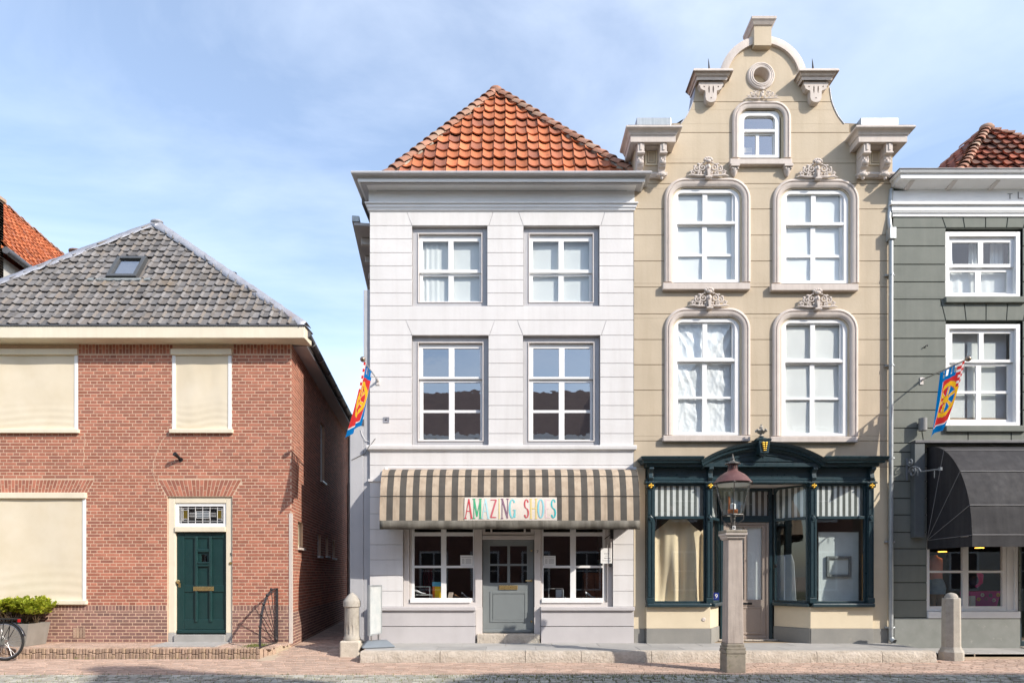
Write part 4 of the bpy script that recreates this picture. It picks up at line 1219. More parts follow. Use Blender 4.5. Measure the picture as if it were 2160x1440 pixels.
lay_roof(nroof, On+Un.cross(Vn).normalized()*0.02, Un, Vn, Lr, (r0-e0).length, lambda v: 0.0, lambda v: Lr, 0.235, 0.30, 'pan', MT['orange_tile'], max_single=0, th=0.04)
hip_caps(nroof, r0+Vector((0, 0, 0.05)), r1+Vector((0, 0, 0.05)), 24, 0.13, MT['hip_tile'], 'ridge_tile')
MB().tube([e0+Vector((0.05, 0, -0.05)), e1+Vector((0.05, 0, -0.05))], 0.09, 10).build('gutter', MT['zinc_dark'], NB, smooth=True)
cx1 = X(8, 2.58)
mb = MB(); mb.box(-13.6, cx1-0.01, 2.21, 2.58, 0, Z(408, 2.2))
chw = mb.build('brick_pier', MT['mortar_dark'], NB)
mb = MB()
for (a, b, c, d) in lay_bricks(-13.6, cx1-0.012, 8.6, Z(410, 2.2), [], joint=0.012): mb.box(a, b, 2.2, 2.215, c, d); mb.box(cx1-0.02, cx1-0.002, 2.22, 2.38, c, d); mb.box(cx1-0.02, cx1-0.002, 2.395, 2.575, c, d)
mb.build('brickwork', MT['brick_dark'], chw, kind='stuff')
MB().box(-13.65, cx1+0.04, 2.15, 2.62, Z(408, 2.2), Z(401, 2.2)).build('cap_stone', MT['rollock'], chw)

# ================================================================ white house with the shoe shop
WH = thing('white_house', 'narrow white stucco house with orange pantile roof and grey cornice', 'house', (-0.2, 0, 0.2))
WL, WR = X(780), X(1336.5)
wu = [(X(869), X(1028), Z(645), Z(476)), (X(1104), X(1264.5), Z(645), Z(476))]
wm = [(X(868.5), X(1030.5), Z(939), Z(707)), (X(1103), X(1266), Z(939), Z(707))]
shop = (X(850), X(1293), 0.2, Z(1020))
ops = wu + wm + [shop]
ZT = Z(440)
mb = MB(); solid_wall(mb, WL, WR, [0.0, ZT+0.42], ops, 0.012, 0.32)
wall = mb.build('wall', MT['white_joint'], WH)
ed = [440, 476, 504, 533, 561, 590, 618, 645, 675, 707, 737, 766, 795, 826, 855, 884, 914, 939.5]
bands = [(Z(b), Z(a)) for a, b in zip(ed[:-1], ed[1:])]
cl = {0: [(X(869), X(855)), (X(1031), X(1042)), (X(1104), X(1091)), (X(1267), X(1278))],
      8: [(X(869), X(855.5)), (X(1032), X(1043.5)), (X(1103), X(1090.5)), (X(1268), X(1279))]}
# the lintel bands of the upper storey are cut by slanted joints: (x at bottom, x at top)
stucco_blocks(wall, bands, WL+0.002, WR-0.002, ops, 0.0, 0.05, MT['white'], gap=0.010, cutlines=cl)
ed2 = [948.5, 981, 1010, 1048, 1083, 1116, 1148, 1180, 1213, 1246, 1279]
bands2 = [(Z(b), Z(a)) for a, b in zip(ed2[:-1], ed2[1:])]
stucco_blocks(wall, bands2, WL+0.002, WR-0.002, ops, 0.0, 0.05, MT['white'], gap=0.010)
# string course under the first floor windows
MB().cornice(WL, WR-0.004, [(0.0, Z(953)), (0.02, Z(949.5)), (0.06, Z(948)), (0.065, Z(941.5)), (0.055, Z(939.5)), (0.0, Z(939))], 0.0, 0.04).build('string_course', MT['white'], WH, bevel=0.004)
MB().box(WL-0.03, WL+0.35, -0.025, 0.05, Z(1015), Z(1010)).build('ledge', MT['white'], WH)
# plinth
pz = Z(1279)
for (a, b) in ((WL-0.01, X(1003)), (X(1141), WR)):
    p = MB().box(a, b, -0.035, 0.10, 0.19, Z(1321)).build('plinth', MT['lilac_plinth'], WH, bevel=0.006)
    MB().box(a, b, -0.035, 0.10, Z(1319.6), Z(1287)).build('plinth_block', MT['lilac_plinth'], p, bevel=0.006)
    MB().box(a-0.01, b+0.01, -0.085, 0.16, Z(1287)+0.003, pz).build('plinth_cap', MT['lilac_plinth'], p, bevel=0.012)
# side walls, floors, back
mb = MB()
mb.prism_z([(WL, 0.32), (WL+0.25, 0.32), (WL+0.25-1.0, 8), (WL-1.0, 8)], 0, ZT)
mb.box(WR-0.25, WR-0.01, 0.32, 8, 0, ZT); mb.box(WL-1, WR, 8, 8.2, 0, ZT)
for z in (Z(1005), Z(665)): mb.box(WL-0.2, WR-0.25, 0.33, 7.9, z-0.1, z+0.1)
mb.box(WL-0.25, WR-0.25, 0.33, 7.9, ZT+0.3, ZT+0.4)
mb.build('inner_structure', MT['interior'], WH)
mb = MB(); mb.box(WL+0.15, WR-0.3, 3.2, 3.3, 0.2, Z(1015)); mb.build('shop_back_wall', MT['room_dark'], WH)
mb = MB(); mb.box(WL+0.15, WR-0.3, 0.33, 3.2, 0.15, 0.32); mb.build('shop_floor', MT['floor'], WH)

# windows
def white_window(o, cols, rows, lower_from, glass, back):
    x0, x1, z0, z1 = o
    win = add_window(WH, (x0+0.004, x1-0.004, z0+0.002, z1-0.004), 0.09, 0.14, 0.105, MT['grey_wood'])
    # stepped inner moulding
    MB().ring(x0+0.11, x1-0.11, z0+0.10, z1-0.11, 0.022, 0.075, 0.13).build('moulding', MT['pale_wood'], win, bevel=0.004)
    X0, X1, Z0, Z1 = x0+0.132, x1-0.132, z0+0.10, z1-0.132
    up = [r for r in rows if r[0] > lower_from]; lw = [r for r in rows if r[0] <= lower_from]
    add_sash(win, (X0, X1, lower_from, Z1), cols, up, 0.135, 0.04, MT['white_wood'], glass)
    add_sash(win, (X0, X1, Z0, lower_from-0.002), cols, lw, 0.175, 0.04, MT['white_wood'], glass)
    MB().box(X0, X1-0.06, 0.12, 0.19, Z0-0.01, Z0+0.05).build('bottom_rail', MT['white_wood'], win, bevel=0.006)
    if back == 'curtain':
        cloth_sheet(X0-0.05, X1+0.05, Z0-0.05, Z1+0.05, 0.245, curtain_fn(0.002, 2), 40, 4).build('blind', MT['curtain'], win, smooth='all')
        cloth_sheet(X0-0.02, X0+0.42, Z0-0.05, Z1+0.05, 0.235, curtain_fn(0.012, 4, 1.0), 40, 4).build('curtain', MT['curtain'], win, smooth='all') if x0 < -1 else None
    return win
for o, dx in ((wu[0], 0), (wu[1], 235)):
    white_window(o, [(X(889.5+dx), X(944+dx)), (X(955+dx), X(1010+dx))], [(Z(633), Z(574)), (Z(562), Z(502))], Z(569), MT['glass'], 'curtain')
for o, dx in ((wm[0], 0), (wm[1], 235)):
    white_window(o, [(X(890+dx), X(945+dx)), (X(957+dx), X(1012+dx))], [(Z(925), Z(866)), (Z(860), Z(801)), (Z(790), Z(730))], Z(795), MT['glass_old'], None)
# cornice
P = []
def cp(px_y, out): P.append((out, Z(px_y, -out)))
for (yy, out) in ((447, 0.0), (443, 0.03), (437, 0.04), (436.5, 0.055), (429, 0.06), (428.5, 0.085), (425.5, 0.09), (425, 0.02), (401, 0.02)):
    cp(yy, out)
MB().cornice(WL, WR-0.005, P, 0.0, 0.3).build('frieze', MT['frieze_paint'], WH, bevel=0.003)
P = []
for (yy, out) in ((403, 0.021), (400, 0.045), (396, 0.06), (393, 0.11), (391, 0.20), (388.5, 0.24), (388, 0.30), (380.5, 0.305), (379.5, 0.33), (376, 0.34), (371, 0.37), (367, 0.44), (364.5, 0.46), (361, 0.465), (360.3, 0.45)):
    cp(yy, out)
# gutter cornice; its right return stands before the beige front
c = MB(); c.cornice(WL+0.18, WR-0.18, P, 0.0, 0.5, 0.0).build('cornice', MT['grey_wood'], WH, bevel=0.003)
MB().cornice(WL+0.18, WR-0.18, [(0.30, Z(384.5, -.3)), (0.345, Z(384, -.34)), (0.35, Z(377.5, -.35)), (0.32, Z(377, -.33))], 0.0, 0.45, 0.0).build('fillet', MT['white_wood'], WH, bevel=0.003)
CZ = P[-1][1]
MB().box(WL-0.10, WR-0.02, 0.10, 0.5, CZ-0.1, Z(376, 0.2)).build('gutter_box', MT['lead'], WH)
# roof
y0r = 0.18
C2 = Vector((X(806, y0r), y0r, Z(377, y0r))); C1 = Vector((X(1352, y0r), y0r, Z(377, y0r))); AP = Vector((X(1046, 2.2), 2.2, Z(197, 2.2)))
U = Vector((1, 0, 0)); Vv = AP-Vector((AP.x, C1.y, C1.z)); SL = Vv.length; Vv.normalize(); NF = U.cross(Vv).normalized()
W0 = (C1-C2).length; ax = AP.x-C2.x
RB = AP+Vector((0, 5.5, 0)); C3 = Vector((C1.x, 8.0, C1.z)); C4 = Vector((C2.x-0.4, 8.0, C2.z))
mb = MB(); mb.add([C2, C1, AP, C3, RB, C4], [(0, 1, 2), (1, 3, 4, 2), (0, 2, 4, 5), (3, 5, 4)])
roof = mb.build('roof', MT['rust_tile'], WH, recalc=False)
lay_roof(roof, C2+NF*0.025, U, Vv, W0, SL-0.10, lambda v: ax*v/SL, lambda v: W0-(W0-ax)*v/SL, 0.252, 0.352, 'pan', MT['orange_tile'], shift=0.11, th=0.055, max_single=300)
hip_caps(roof, C2+Vector((0.06, -0.02, 0.03)), AP+Vector((0, 0, 0.05)), 17, 0.15, MT['hip_tile'])
hip_caps(roof, C1+Vector((-0.06, -0.02, 0.03)), AP+Vector((0, 0, 0.05)), 19, 0.15, MT['hip_tile'])
hip_caps(roof, RB, AP+Vector((0, 0, 0.06)), 14, 0.12, MT['hip_tile'], 'ridge_tile')
# mortar bedding along the hips
for (A, B) in ((C2, AP), (C1, AP)):
    d = B-A; mb = MB(); pts = []; rs = []
    for k in range(41):
        f = k/40; inw = 0.14 if A is C2 else -0.14
        pts.append(A+d*f+NF*0.035+U*(inw*(1-f*0.6)+random.uniform(-0.025, 0.025))); rs.append(random.uniform(0.035, 0.065)*(1-f*0.3))
    mb.tube(pts, rs, 7).build('mortar_bed', MT['lime'], roof, smooth=True)
MB().ball(AP+Vector((0, -0.03, 0.04)), 0.14, 10, 7, (1.2, 0.9, 0.7)).build('hip_cap', MT['hip_tile'], roof, smooth=True)
# gutter of the side roof running back along the alley
d8 = Vector((-0.13, 1, 0)).normalized()
g = Vector((X(756, 0.4), 0.4, Z(458, 0.4)))
Mg = Matrix(((-d8.y, d8.x, 0, g.x), (d8.x, d8.y, 0, g.y), (0, 0, 1, g.z), (0, 0, 0, 1)))
mb = MB(Mg); mb.box(-0.02, 0.14, 0, 6, -0.10, 0.03)
sg = mb.build('side_gutter', MT['zinc'], WH, bevel=0.01)
MB(Mg).box(-0.30, 0.10, 0.03, 6, -0.16, -0.102).build('soffit', MT['lilac_plinth'], sg)
for k in range(4):
    MB(Mg).prism_x([(0.5+k*0.8, -0.17), (0.6+k*0.8, -0.17), (0.6+k*0.8, -0.32), (0.5+k*0.8, -0.32)], -0.28, 0.0).build('rafter_end', MT['pale_wood'], sg, bevel=0.01)
# grey rendered corner pier, stepped, with a small slate cap
gw = MB(); gw.box(X(767, 0.05), WL-0.002, 0.05, 0.5, 0.12, Z(611, 0.05))
pier = gw.build('corner_pier', MT['grey_wall'], WH, bevel=0.01)
MB().box(X(738, 0.04), X(767, 0.05)-0.002, 0.04, 0.6, 0.12, Z(897, 0.04)).build('pier_foot', MT['grey_wall'], pier, bevel=0.012)
MB().prism([(X(757, 0.03), Z(897, 0.03)+0.003), (X(768, 0.03)-0.004, Z(897, 0.03)+0.003), (X(768, 0.03)-0.004, Z(882, 0.03))], 0.03, 0.3).build('pier_cap', MT['zinc_dark'], pier)

# ---- shop joinery
sx0, sx1, sz0, sz1 = shop
mb = MB(); jy = 0.07
mb.add(*plate([(sx0+0.003, pz-0.01), (X(1016.5), pz-0.01), (X(1016.5), Z(1024)), (X(1127.5), Z(1024)), (X(1127.5), pz-0.01), (sx1-0.003, pz-0.01), (sx1-0.003, sz1-0.003), (sx0+0.003, sz1-0.003)],
    [[(X(862), Z(1270)), (X(1002), Z(1270)), (X(1002), Z(1024)), (X(862), Z(1024))], [(X(1141), Z(1270)), (X(1282), Z(1270)), (X(1282), Z(1024)), (X(1141), Z(1024))]], jy, jy+0.09))
sf = mb.build('shop_front', MT['pale_wood'], WH, bevel=0.006)
MB().box(X(1003.5), X(1017), jy-0.02, jy+0.09, 0.3, pz-0.012).build('door_post', MT['pale_wood'], sf, bevel=0.006)
MB().box(X(1127), X(1140.5), jy-0.02, jy+0.09, 0.3, pz-0.012).build('door_post', MT['pale_wood'], sf, bevel=0.006)
def shop_window(a, b, c1, c2):
    win = MB().ring(X(a), X(b), Z(1270), Z(1024), 0.03, jy+0.04, jy+0.14).build('shop_window', MT['pale_wood'], WH, bevel=0.004)
    add_sash(win, (X(a)+0.032, X(b)-0.032, Z(1268), Z(1026)), [(X(c1[0]), X(c1[1])), (X(c2[0]), X(c2[1]))], [(Z(1261), Z(1197)), (Z(1192), Z(1129)), (Z(1121), Z(1100))], jy+0.05, 0.05, MT['white_wood'], MT['glass_shop'])
    MB().box(X(a)+0.01, X(b)-0.10, jy-0.03, jy+0.05, Z(1270)-0.01, Z(1262)).build('sill', MT['white_wood'], win, bevel=0.008)
    return win
shop_window(863, 1002, (872, 929), (940, 997)); shop_window(1141.5, 1281.5, (1147, 1204), (1216, 1273))
# door
hd = MB().box(X(1017), X(1127), jy+0.01, jy+0.10, Z(1136.5), Z(1128)).build('door_head', MT['pale_wood'], WH, bevel=0.006)
tl = MB().add(*plate([(X(1017), Z(1127.5)), (X(1127), Z(1127.5)), (X(1127), Z(1024)), (X(1017), Z(1024))],
     [[(X(1023), Z(1121)), (X(1034), Z(1121)), (X(1034), Z(1045)), (X(1023), Z(1045))], [(X(1038), Z(1121)), (X(1105), Z(1121)), (X(1105), Z(1045)), (X(1038), Z(1045))], [(X(1109), Z(1121)), (X(1120), Z(1121)), (X(1120), Z(1045)), (X(1109), Z(1045))]], jy+0.03, jy+0.08)).build('transom_light', MT['pale_wood'], WH)
MB().box(X(1021), X(1122), jy+0.06, jy+0.065, Z(1123), Z(1043)).build('pane', MT['glass_shop'], tl)
dy = 0.17
dz0 = Z(1335)
door = MB().add(*plate([(X(1017.5), dz0), (X(1126.5), dz0), (X(1126.5), Z(1137)), (X(1017.5), Z(1137))],
    [[(X(a), Z(d)), (X(b), Z(d)), (X(b), Z(c)), (X(a), Z(c))] for (a, b) in ((1033, 1070), (1076, 1112)) for (c, d) in ((1150, 1188), (1192.5, 1228.5))], dy, dy+0.045)).build('door', MT['door_grey'], WH, bevel=0.005)
for (a, b) in ((1033, 1070), (1076, 1112)):
    for (c, d) in ((1150, 1188), (1192.5, 1228.5)):
        MB().box(X(a)-0.005, X(b)+0.005, dy+0.02, dy+0.025, Z(d)-0.005, Z(c)+0.005).build('pane', MT['glass_shop'], door)
MB().ring(X(1033), X(1112), Z(1313), Z(1247), 0.05, dy-0.012, dy-0.001).build('panel_moulding', MT['door_grey'], door, bevel=0.006)
MB().box(X(1039), X(1106), dy-0.014, dy-0.001, Z(1308), Z(1253)).build('panel', MT['door_grey'], door, bevel=0.012)
MB().box(X(1017.5), X(1122), dy-0.03, dy-0.001, dz0, Z(1328)).build('weather_bar', MT['door_grey'], door, bevel=0.012)
MB().box(X(1052), X(1092), dy-0.02, dy-0.001, Z(1243), Z(1234)).build('letter_plate', MT['brass'], door, bevel=0.004)
hx, hz = X(1121), Z(1224)
mb = MB(); mb.tube([(hx, dy, hz), (hx, dy-0.05, hz), (hx-0.012, dy-0.06, hz), (hx-0.12, dy-0.06, hz)], 0.011, 8); mb.tube([(hx, dy, hz), (hx, dy-0.012, hz)], 0.026, 12)
mb.build('door_handle', MT['brass'], door, smooth=True)
for zz in (Z(1160), Z(1311)): MB().tube([(X(1121.5), dy, zz), (X(1121.5), dy-0.015, zz)], 0.02, 12).build('lock', MT['brass'], door, smooth=True)
MB().box(X(1006), X(1138), -0.07, 0.25, 0.19, Z(1336)).build('doorstep', MT['limestone'], WH, bevel=0.02)
digit_mesh('7', 0.085, MT['print_black'], WH, (X(1134), jy-0.026, Z(1163)))
# square vent plate and hook on the wall
vp = MB().ring(X(809), X(821), Z(891), Z(879.5), 0.012, -0.012, 0.0).build('wall_vent', MT['lead'], WH)
MB().box(X(809)+0.011, X(821)-0.011, -0.006, 0.0, Z(891)+0.011, Z(879.5)-0.011).build('vent_plate', MT['lead'], vp)
MB().ball((X(814), -0.008, Z(885)), 0.02, 8, 5, (1.4, 0.5, 0.7)).build('vent_knob', MT['black'], vp)

# ================================================================ beige gabled house
GH = thing('gabled_house', 'beige stucco house with bell gable and dark teal shop front', 'house', (5.28, 0, 0.2))
GL, GR = WR+0.004, X(1879.5)
GC = 0.5*(GL+GR)
def lerp_tab(tab, z):
    for (z0, x0), (z1, x1) in zip(tab[:-1], tab[1:]):
        if z0 <= z <= z1: return x0+(x1-x0)*(z-z0)/(z1-z0)
    return tab[-1][1] if z > tab[-1][0] else tab[0][1]
half = GR-GC
HT = [(Z(262.5), 1.725), (Z(258), 1.69), (Z(247), 1.605), (Z(237), 1.55), (Z(227), 1.505), (Z(216), 1.465), (Z(204), 1.44), (Z(186), 1.415), (Z(150), 1.41)]
RC, RR = Z(172), 0.925
def halfw(z):
    if z <= Z(263): return half
    if z <= Z(150): return lerp_tab(HT, z)
    return math.sqrt(max(0.0001, RR*RR-(z-RC)**2))
xl = lambda z: GC-halfw(z)
xr = lambda z: GC+halfw(z)
gw_ = (X(1548), X(1663), Z(336), Z(222))
uw = [(X(1404), X(1578), Z(597), Z(383)), (X(1633), X(1806), Z(599), Z(385))]
lw = [(X(1405), X(1578), Z(919), Z(656)), (X(1634), X(1804), Z(920), Z(658))]
ocx, ocz, ocr = X(1604.5), Z(162), 0.175
ed = [92, 110, 130, 150]
shopo = (X(1372, -.15)-0.075, X(1837, -.15)+0.075, 0.2, Z(985))
inset = lambda o, d=0.14: (o[0]+d, o[1]-d, o[2], o[3]-d)
uw = [inset(o) for o in uw]; lw = [inset(o) for o in lw]; gw_ = (gw_[0]+0.09, gw_[1]-0.09, gw_[2], gw_[3]-0.10)
ops = uw + lw + [gw_]
# structural wall: rectangular body, then gable bands
mb = MB(); solid_wall(mb, GL, GR, [0.0, Z(264)], uw+lw+[(gw_[0], gw_[1], gw_[2], Z(264)), shopo], 0.012, 0.35)
zs = [Z(264)+ (gw_[3]-Z(264))*k/6 for k in range(7)]
mb.prism([(gw_[0], z) for z in zs]+[(xl(z+1e-4), z) for z in reversed(zs)], 0.012, 0.33)
mb.prism([(xr(z+1e-4), z) for z in zs]+[(gw_[1], z) for z in reversed(zs)], 0.012, 0.33)
zt = [gw_[3]+(Z(150)-gw_[3])*k/8 for k in range(9)]
top = [(GC+RR*math.cos(a), RC+RR*math.sin(a)) for a in [math.asin((Z(150)-RC)/RR)+(pi-2*math.asin((Z(150)-RC)/RR))*k/30 for k in range(31)]]
outl = [(xr(z), z) for z in zt]+top+[(xl(z), z) for z in reversed(zt)]
mb.add(*plate(outl, [circle(ocx, ocz, ocr, 28)], 0.012, 0.33))
wall = mb.build('wall', MT['beige_joint'], GH)
# stucco courses, each a piece of its own
ed = [215, 280, 344.5, 387.5, 441, 496, 550.5, 605.5, 662, 716, 769, 822.5, 876, 929.5]
bands = [(Z(b), Z(a)) for a, b in zip(ed[:-1], ed[1:])]
def xl2(z): return xl(z)+0.003
def xr2(z): return xr(z)-0.003
# the band that meets the corner blocks is split at their top
b2 = []
for (a, b) in bands:
    b2.append((a, b))
up = [b for b in b2 if b[0] >= Z(262.6)]
lowb = [b for b in b2 if b[1] <= Z(261)]
midb = [b for b in b2 if b not in up and b not in lowb]
for (a, b) in midb:       # 215..280
    stucco_blocks(wall, [(Z(262.4), b)], xl2, xr2, ops, 0.0, 0.05, MT['beige'], gap=0.012)
    for (p, q) in ((X(1421), gw_[0]), (gw_[1], X(1791))):
        MB().box(p, q, 0.0, 0.05, a+0.006, Z(262.4)+0.006).build('stucco_block', MT['beige'], wall, bevel=0.003)
stucco_blocks(wall, lowb, GL+0.003, GR-0.003, ops, 0.0, 0.05, MT['beige'], gap=0.012)
stucco_blocks(wall, up, xl2, xr2, ops, 0.0, 0.05, MT['beige'], gap=0.012)
zt = [Z(214.4)+(Z(150)-Z(214.4))*k/8 for k in range(9)]
MB().add(*plate([(xr2(z), z) for z in zt]+[(GC+(p[0]-GC)*0.995, p[1]-0.002) for p in top]+[(xl2(z), z) for z in reversed(zt)], [circle(ocx, ocz, ocr, 28)], 0.0, 0.05)).build('gable_field', MT['beige'], wall)
stucco_blocks(wall, [(Z(985), Z(929.5))], GL+0.003, GR-0.003, [], 0.0, 0.05, MT['beige'], gap=0.012)
MB().box(GL+0.003, shopo[0], 0.0, 0.05, Z(1325), Z(985)-0.002).build('stucco_block', MT['butter'], wall)
MB().box(shopo[1], GR-0.003, 0.0, 0.05, Z(1325), Z(985)-0.002).build('stucco_block', MT['butter'], wall)
MB().box(GL+0.003, shopo[0]-0.01, -0.012, 0.05, 0.2, Z(1325.5)).build('plinth', MT['grey_plinth'], GH, bevel=0.006)
MB().box(shopo[1]+0.01, GR-0.003, -0.012, 0.05, 0.2, Z(1325.5)).build('plinth', MT['grey_plinth'], GH, bevel=0.006)
# lead lining on the curved shoulders
for sg in (-1, 1):
    path = [(GC+sg*halfw(z), z) for z in [Z(262)+(Z(186)-Z(262))*k/14 for k in range(15)]]
    if sg > 0: path = path[::-1]
    MB().sweep([(-0.004, 0.012), (0.012, 0.012), (0.012, -0.34), (-0.004, -0.34), (-0.004, 0.012)], path, y=0.0).build('shoulder_lead', MT['lead'], wall, smooth=True)
# house body and roof behind the gable
mb = MB(); mb.box(GL, GL+0.2, 0.35, 8, 0, Z(300)); mb.box(GR-0.2, GR, 0.35, 8, 0, Z(300)); mb.box(GL, GR, 8, 8.2, 0, Z(300))
for z in (Z(1000), Z(640), Z(360)): mb.box(GL+0.2, GR-0.2, 0.36, 7.9, z-0.1, z+0.1)
mb.build('inner_structure', MT['interior'], GH)
rz0, rz1 = Z(300), Z(130)
MB().add([(GL-0.05, 0.331, rz0), (GR+0.05, 0.331, rz0), (GC, 0.331, rz1), (GL-0.05, 8.2, rz0), (GR+0.05, 8.2, rz0), (GC, 8.2, rz1)], [(0, 2, 5, 3), (1, 4, 5, 2), (3, 5, 4), (0, 3, 4, 1)]).build('roof', MT['rust_tile'], GH)

# arch band, pedestal
a0 = math.asin((Z(148)-RC)/RR)
arc = [(GC+(RR-0.075)*math.cos(a), RC+(RR-0.075)*math.sin(a)) for a in [a0+(pi-2*a0)*k/40 for k in range(41)]]
MB().sweep([(-0.085, 0.0), (-0.085, 0.06), (0.045, 0.06), (0.06, 0.05), (0.075, 0.045), (0.075, -0.36), (-0.085, -0.36)][::-1], arc[::-1]).build('arch_band', MT['stone'], GH, smooth=True)
py = -0.12
ped = MB().box(X(1590.5, py), X(1627.5, py), py, 0.30, Z(96, py), Z(54, py)).build('pedestal', MT['beige'], GH, bevel=0.006)
MB().cornice(X(1590.5, py), X(1627.5, py), [(0.0, Z(55, py)), (0.02, Z(54, py)), (0.055, Z(48, py)), (0.075, Z(46, py)), (0.08, Z(41, py)), (0.06, Z(39.5, py))], py, 0.30).build('pedestal_cap', MT['stone'], ped, bevel=0.004)
# oculus
MB().sweep([(-0.115, 0.0), (-0.11, 0.025), (-0.085, 0.04), (-0.07, 0.03), (-0.05, 0.048), (-0.03, 0.038), (-0.015, 0.05), (0.008, 0.045), (0.012, -0.2)], circle(ocx, ocz, ocr, 40), closed=True).build('oculus', MT['stone'], GH, smooth=True)
MB().box(ocx-0.25, ocx+0.25, 0.17, 0.20, ocz-0.25, ocz+0.25).build('oculus_board', MT['butter'], GH)

# shelves with brackets at the foot of the arch
for sg in (-1, 1):
    sy = -0.10; xa, xb = (X(1472), X(1520)) if sg < 0 else (X(1691), X(1739))
    sh = MB().cornice(xa, xb, [(0.0, Z(176, sy)), (0.0, Z(169.5, sy)), (0.075, Z(169, sy-.075)), (0.08, Z(160.5, sy-0.08)), (0.10, Z(160, sy-.1)), (0.115, Z(157, sy-.11)), (0.16, Z(151, sy-0.08)), (0.175, Z(149.5, sy-0.17)), (0.175, Z(147, sy-0.17)), (0.15, Z(146.5, sy-0.15))], sy, 0.33).build('shelf', MT['stone'], GH, bevel=0.003)
    cx = 0.5*(xa+xb); zt_ = Z(175.5, sy); k = 0.0098
    def q(x, y): return (cx+x*k, zt_-y*k)
    outl = [q(-26, 0), q(-26, 7), q(-24, 8), q(-22, 14), q(-17, 17), q(-13, 18), q(-12, 21), q(-12, 33)] + [q(-11*math.cos(t), 35+8*math.sin(t)) for t in [pi*i/10 for i in range(11)]] + [q(12, 33), q(12, 21), q(13, 18), q(17, 17), q(22, 14), q(24, 8), q(26, 7), q(26, 0)]
    holes = [[q(x0+1.6*math.cos(t), y0+(1.6 if y0 == 10 or y0 == 34 else 8.0)*math.sin(t)) for t in [2*pi*i/12 for i in range(12)]] for (x0, y0) in ((-15, 10), (15, 10), (0, 34), (-4.5, 16), (4.5, 16))]
    br = MB().add(*plate(outl[::-1], holes, sy-0.03, 0.0)).build('bracket', MT['stone'], GH)
    MB().add(*plate([(cx+(p[0]-cx)*0.995, p[1]+0.001) for p in outl[::-1]], [], sy+0.02, -0.001)).build('bracket_back', MT['stone'], br)
    MB().tube([(cx-0.05*0, 0.0, Z(146, 0)), (cx-0.01, 0.0, Z(133, 0)), (cx-0.02, 0.0, Z(124, 0))], [0.022, 0.012, 0.003], 8).build('spike', MT['iron'], sh)

# corner blocks with consoles and zinc boxes
for sg in (-1, 1):
    fy = -0.17
    if sg < 0: xa, xb = X(1337), X(1403)
    else: xa, xb = X(1806), X(1879)
    zb, zt_ = Z(373), Z(301)
    blk = MB().box(xa, xb, -0.06, 0.30, zb, Z(298)).build('corner_block', MT['beige'], GH, bevel=0.005)
    P = []
    for (yy, out) in ((311, 0.0), (309, 0.02), (305, 0.03), (304, 0.08), (299.5, 0.165), (285.5, 0.165), (284.5, 0.18), (280, 0.19), (275, 0.215), (270, 0.26), (267.5, 0.275), (265, 0.275), (264, 0.26)):
        P.append((out, Z(yy, fy-out)))
    MB().cornice(xa+0.03, xb-0.03, P, fy, 0.32).build('block_cornice', MT['stone'], blk, bevel=0.003)
    ztop = P[-1][1]
    MB().box(xa-0.20, xb+0.20, fy-0.25, 0.32, ztop+0.001, ztop+0.014).build('lead_cover', MT['zinc_dark'], blk)
    mb = MB(); n = 7; wz = (xb-xa+0.04)/n
    MB().box(xa+0.04, xb+0.10, -0.10, 0.30, ztop+0.014, Z(248, -.1)).build('zinc_box', MT['zinc'], blk, bevel=0.01)
    for cxp in ((1349, 1396) if sg < 0 else (1820.5, 1867)):
        cx = X(cxp, -0.15); hw = 0.068
        prof = [(-0.02, Z(305, -.2)), (-0.30, Z(305, -.2)), (-0.30, Z(327, -.2)), (-0.24, Z(331, -.2)), (-0.22, Z(338, -.2)), (-0.25, Z(345, -.2)), (-0.21, Z(352, -.2)), (-0.15, Z(358, -.15)), (-0.14, Z(368, -.14)), (-0.10, Z(375, -.1)), (-0.02, Z(376, -.05))]
        mb = MB(); mb.prism_x([(p[0], p[1]) for p in prof], cx-hw, cx+hw)
        mb.ball((cx, -0.245, Z(342, -.24)), 0.055, 10, 6, (1.25, 0.7, 0.9)); mb.ball((cx, -0.16, Z(369, -.15)), 0.065, 10, 6, (1.3, 0.8, 0.8))
        mb.ball((cx-0.085, -0.13, Z(370, -.12)), 0.028, 8, 5, (1.4, 0.8, 0.6)); mb.ball((cx+0.085, -0.13, Z(370, -.12)), 0.028, 8, 5, (1.4, 0.8, 0.6))
        mb.ball((cx, -0.15, Z(377, -.14)), 0.032, 8, 5)
        mb.box(cx-hw-0.012, cx+hw+0.012, -0.315, -0.02, Z(330, -.2), Z(327, -.2)); mb.box(cx-0.022, cx+0.022, -0.315, -0.29, Z(324, -.2), Z(309, -.2))
        mb.tube([(cx-0.03, -0.26, Z(333, -.25)), (cx-0.045, -0.27, Z(338, -.25)), (cx-0.02, -0.275, Z(340, -.25))], 0.014, 6); mb.tube([(cx+0.03, -0.26, Z(333, -.25)), (cx+0.045, -0.27, Z(338, -.25)), (cx+0.02, -0.275, Z(340, -.25))], 0.014, 6)
        mb.build('console', MT['stone'], blk, bevel=0.006)
    pc = 0.5*(xa+xb)
    pa, pb = (X(1359), X(1385)) if sg < 0 else (X(1829), X(1857))
    MB().ring(pa, pb, Z(354), Z(318), 0.035, -0.085, -0.06).build('panel_moulding', MT['butter'], blk, bevel=0.006)
    MB().ring(pa+0.06, pb-0.06, Z(348), Z(324), 0.018, -0.075, -0.06).build('panel_moulding', MT['butter'], blk, bevel=0.004)
    MB().cornice(xa+0.02, xb-0.02, [(0.0, Z(372, -.1)), (0.025, Z(369, -.1)), (0.045, Z(367, -.1)), (0.045, Z(363, -.1)), (0.0, Z(362, -.1))], -0.06, 0.2).build('block_foot', MT['stone'], blk, bevel=0.003)

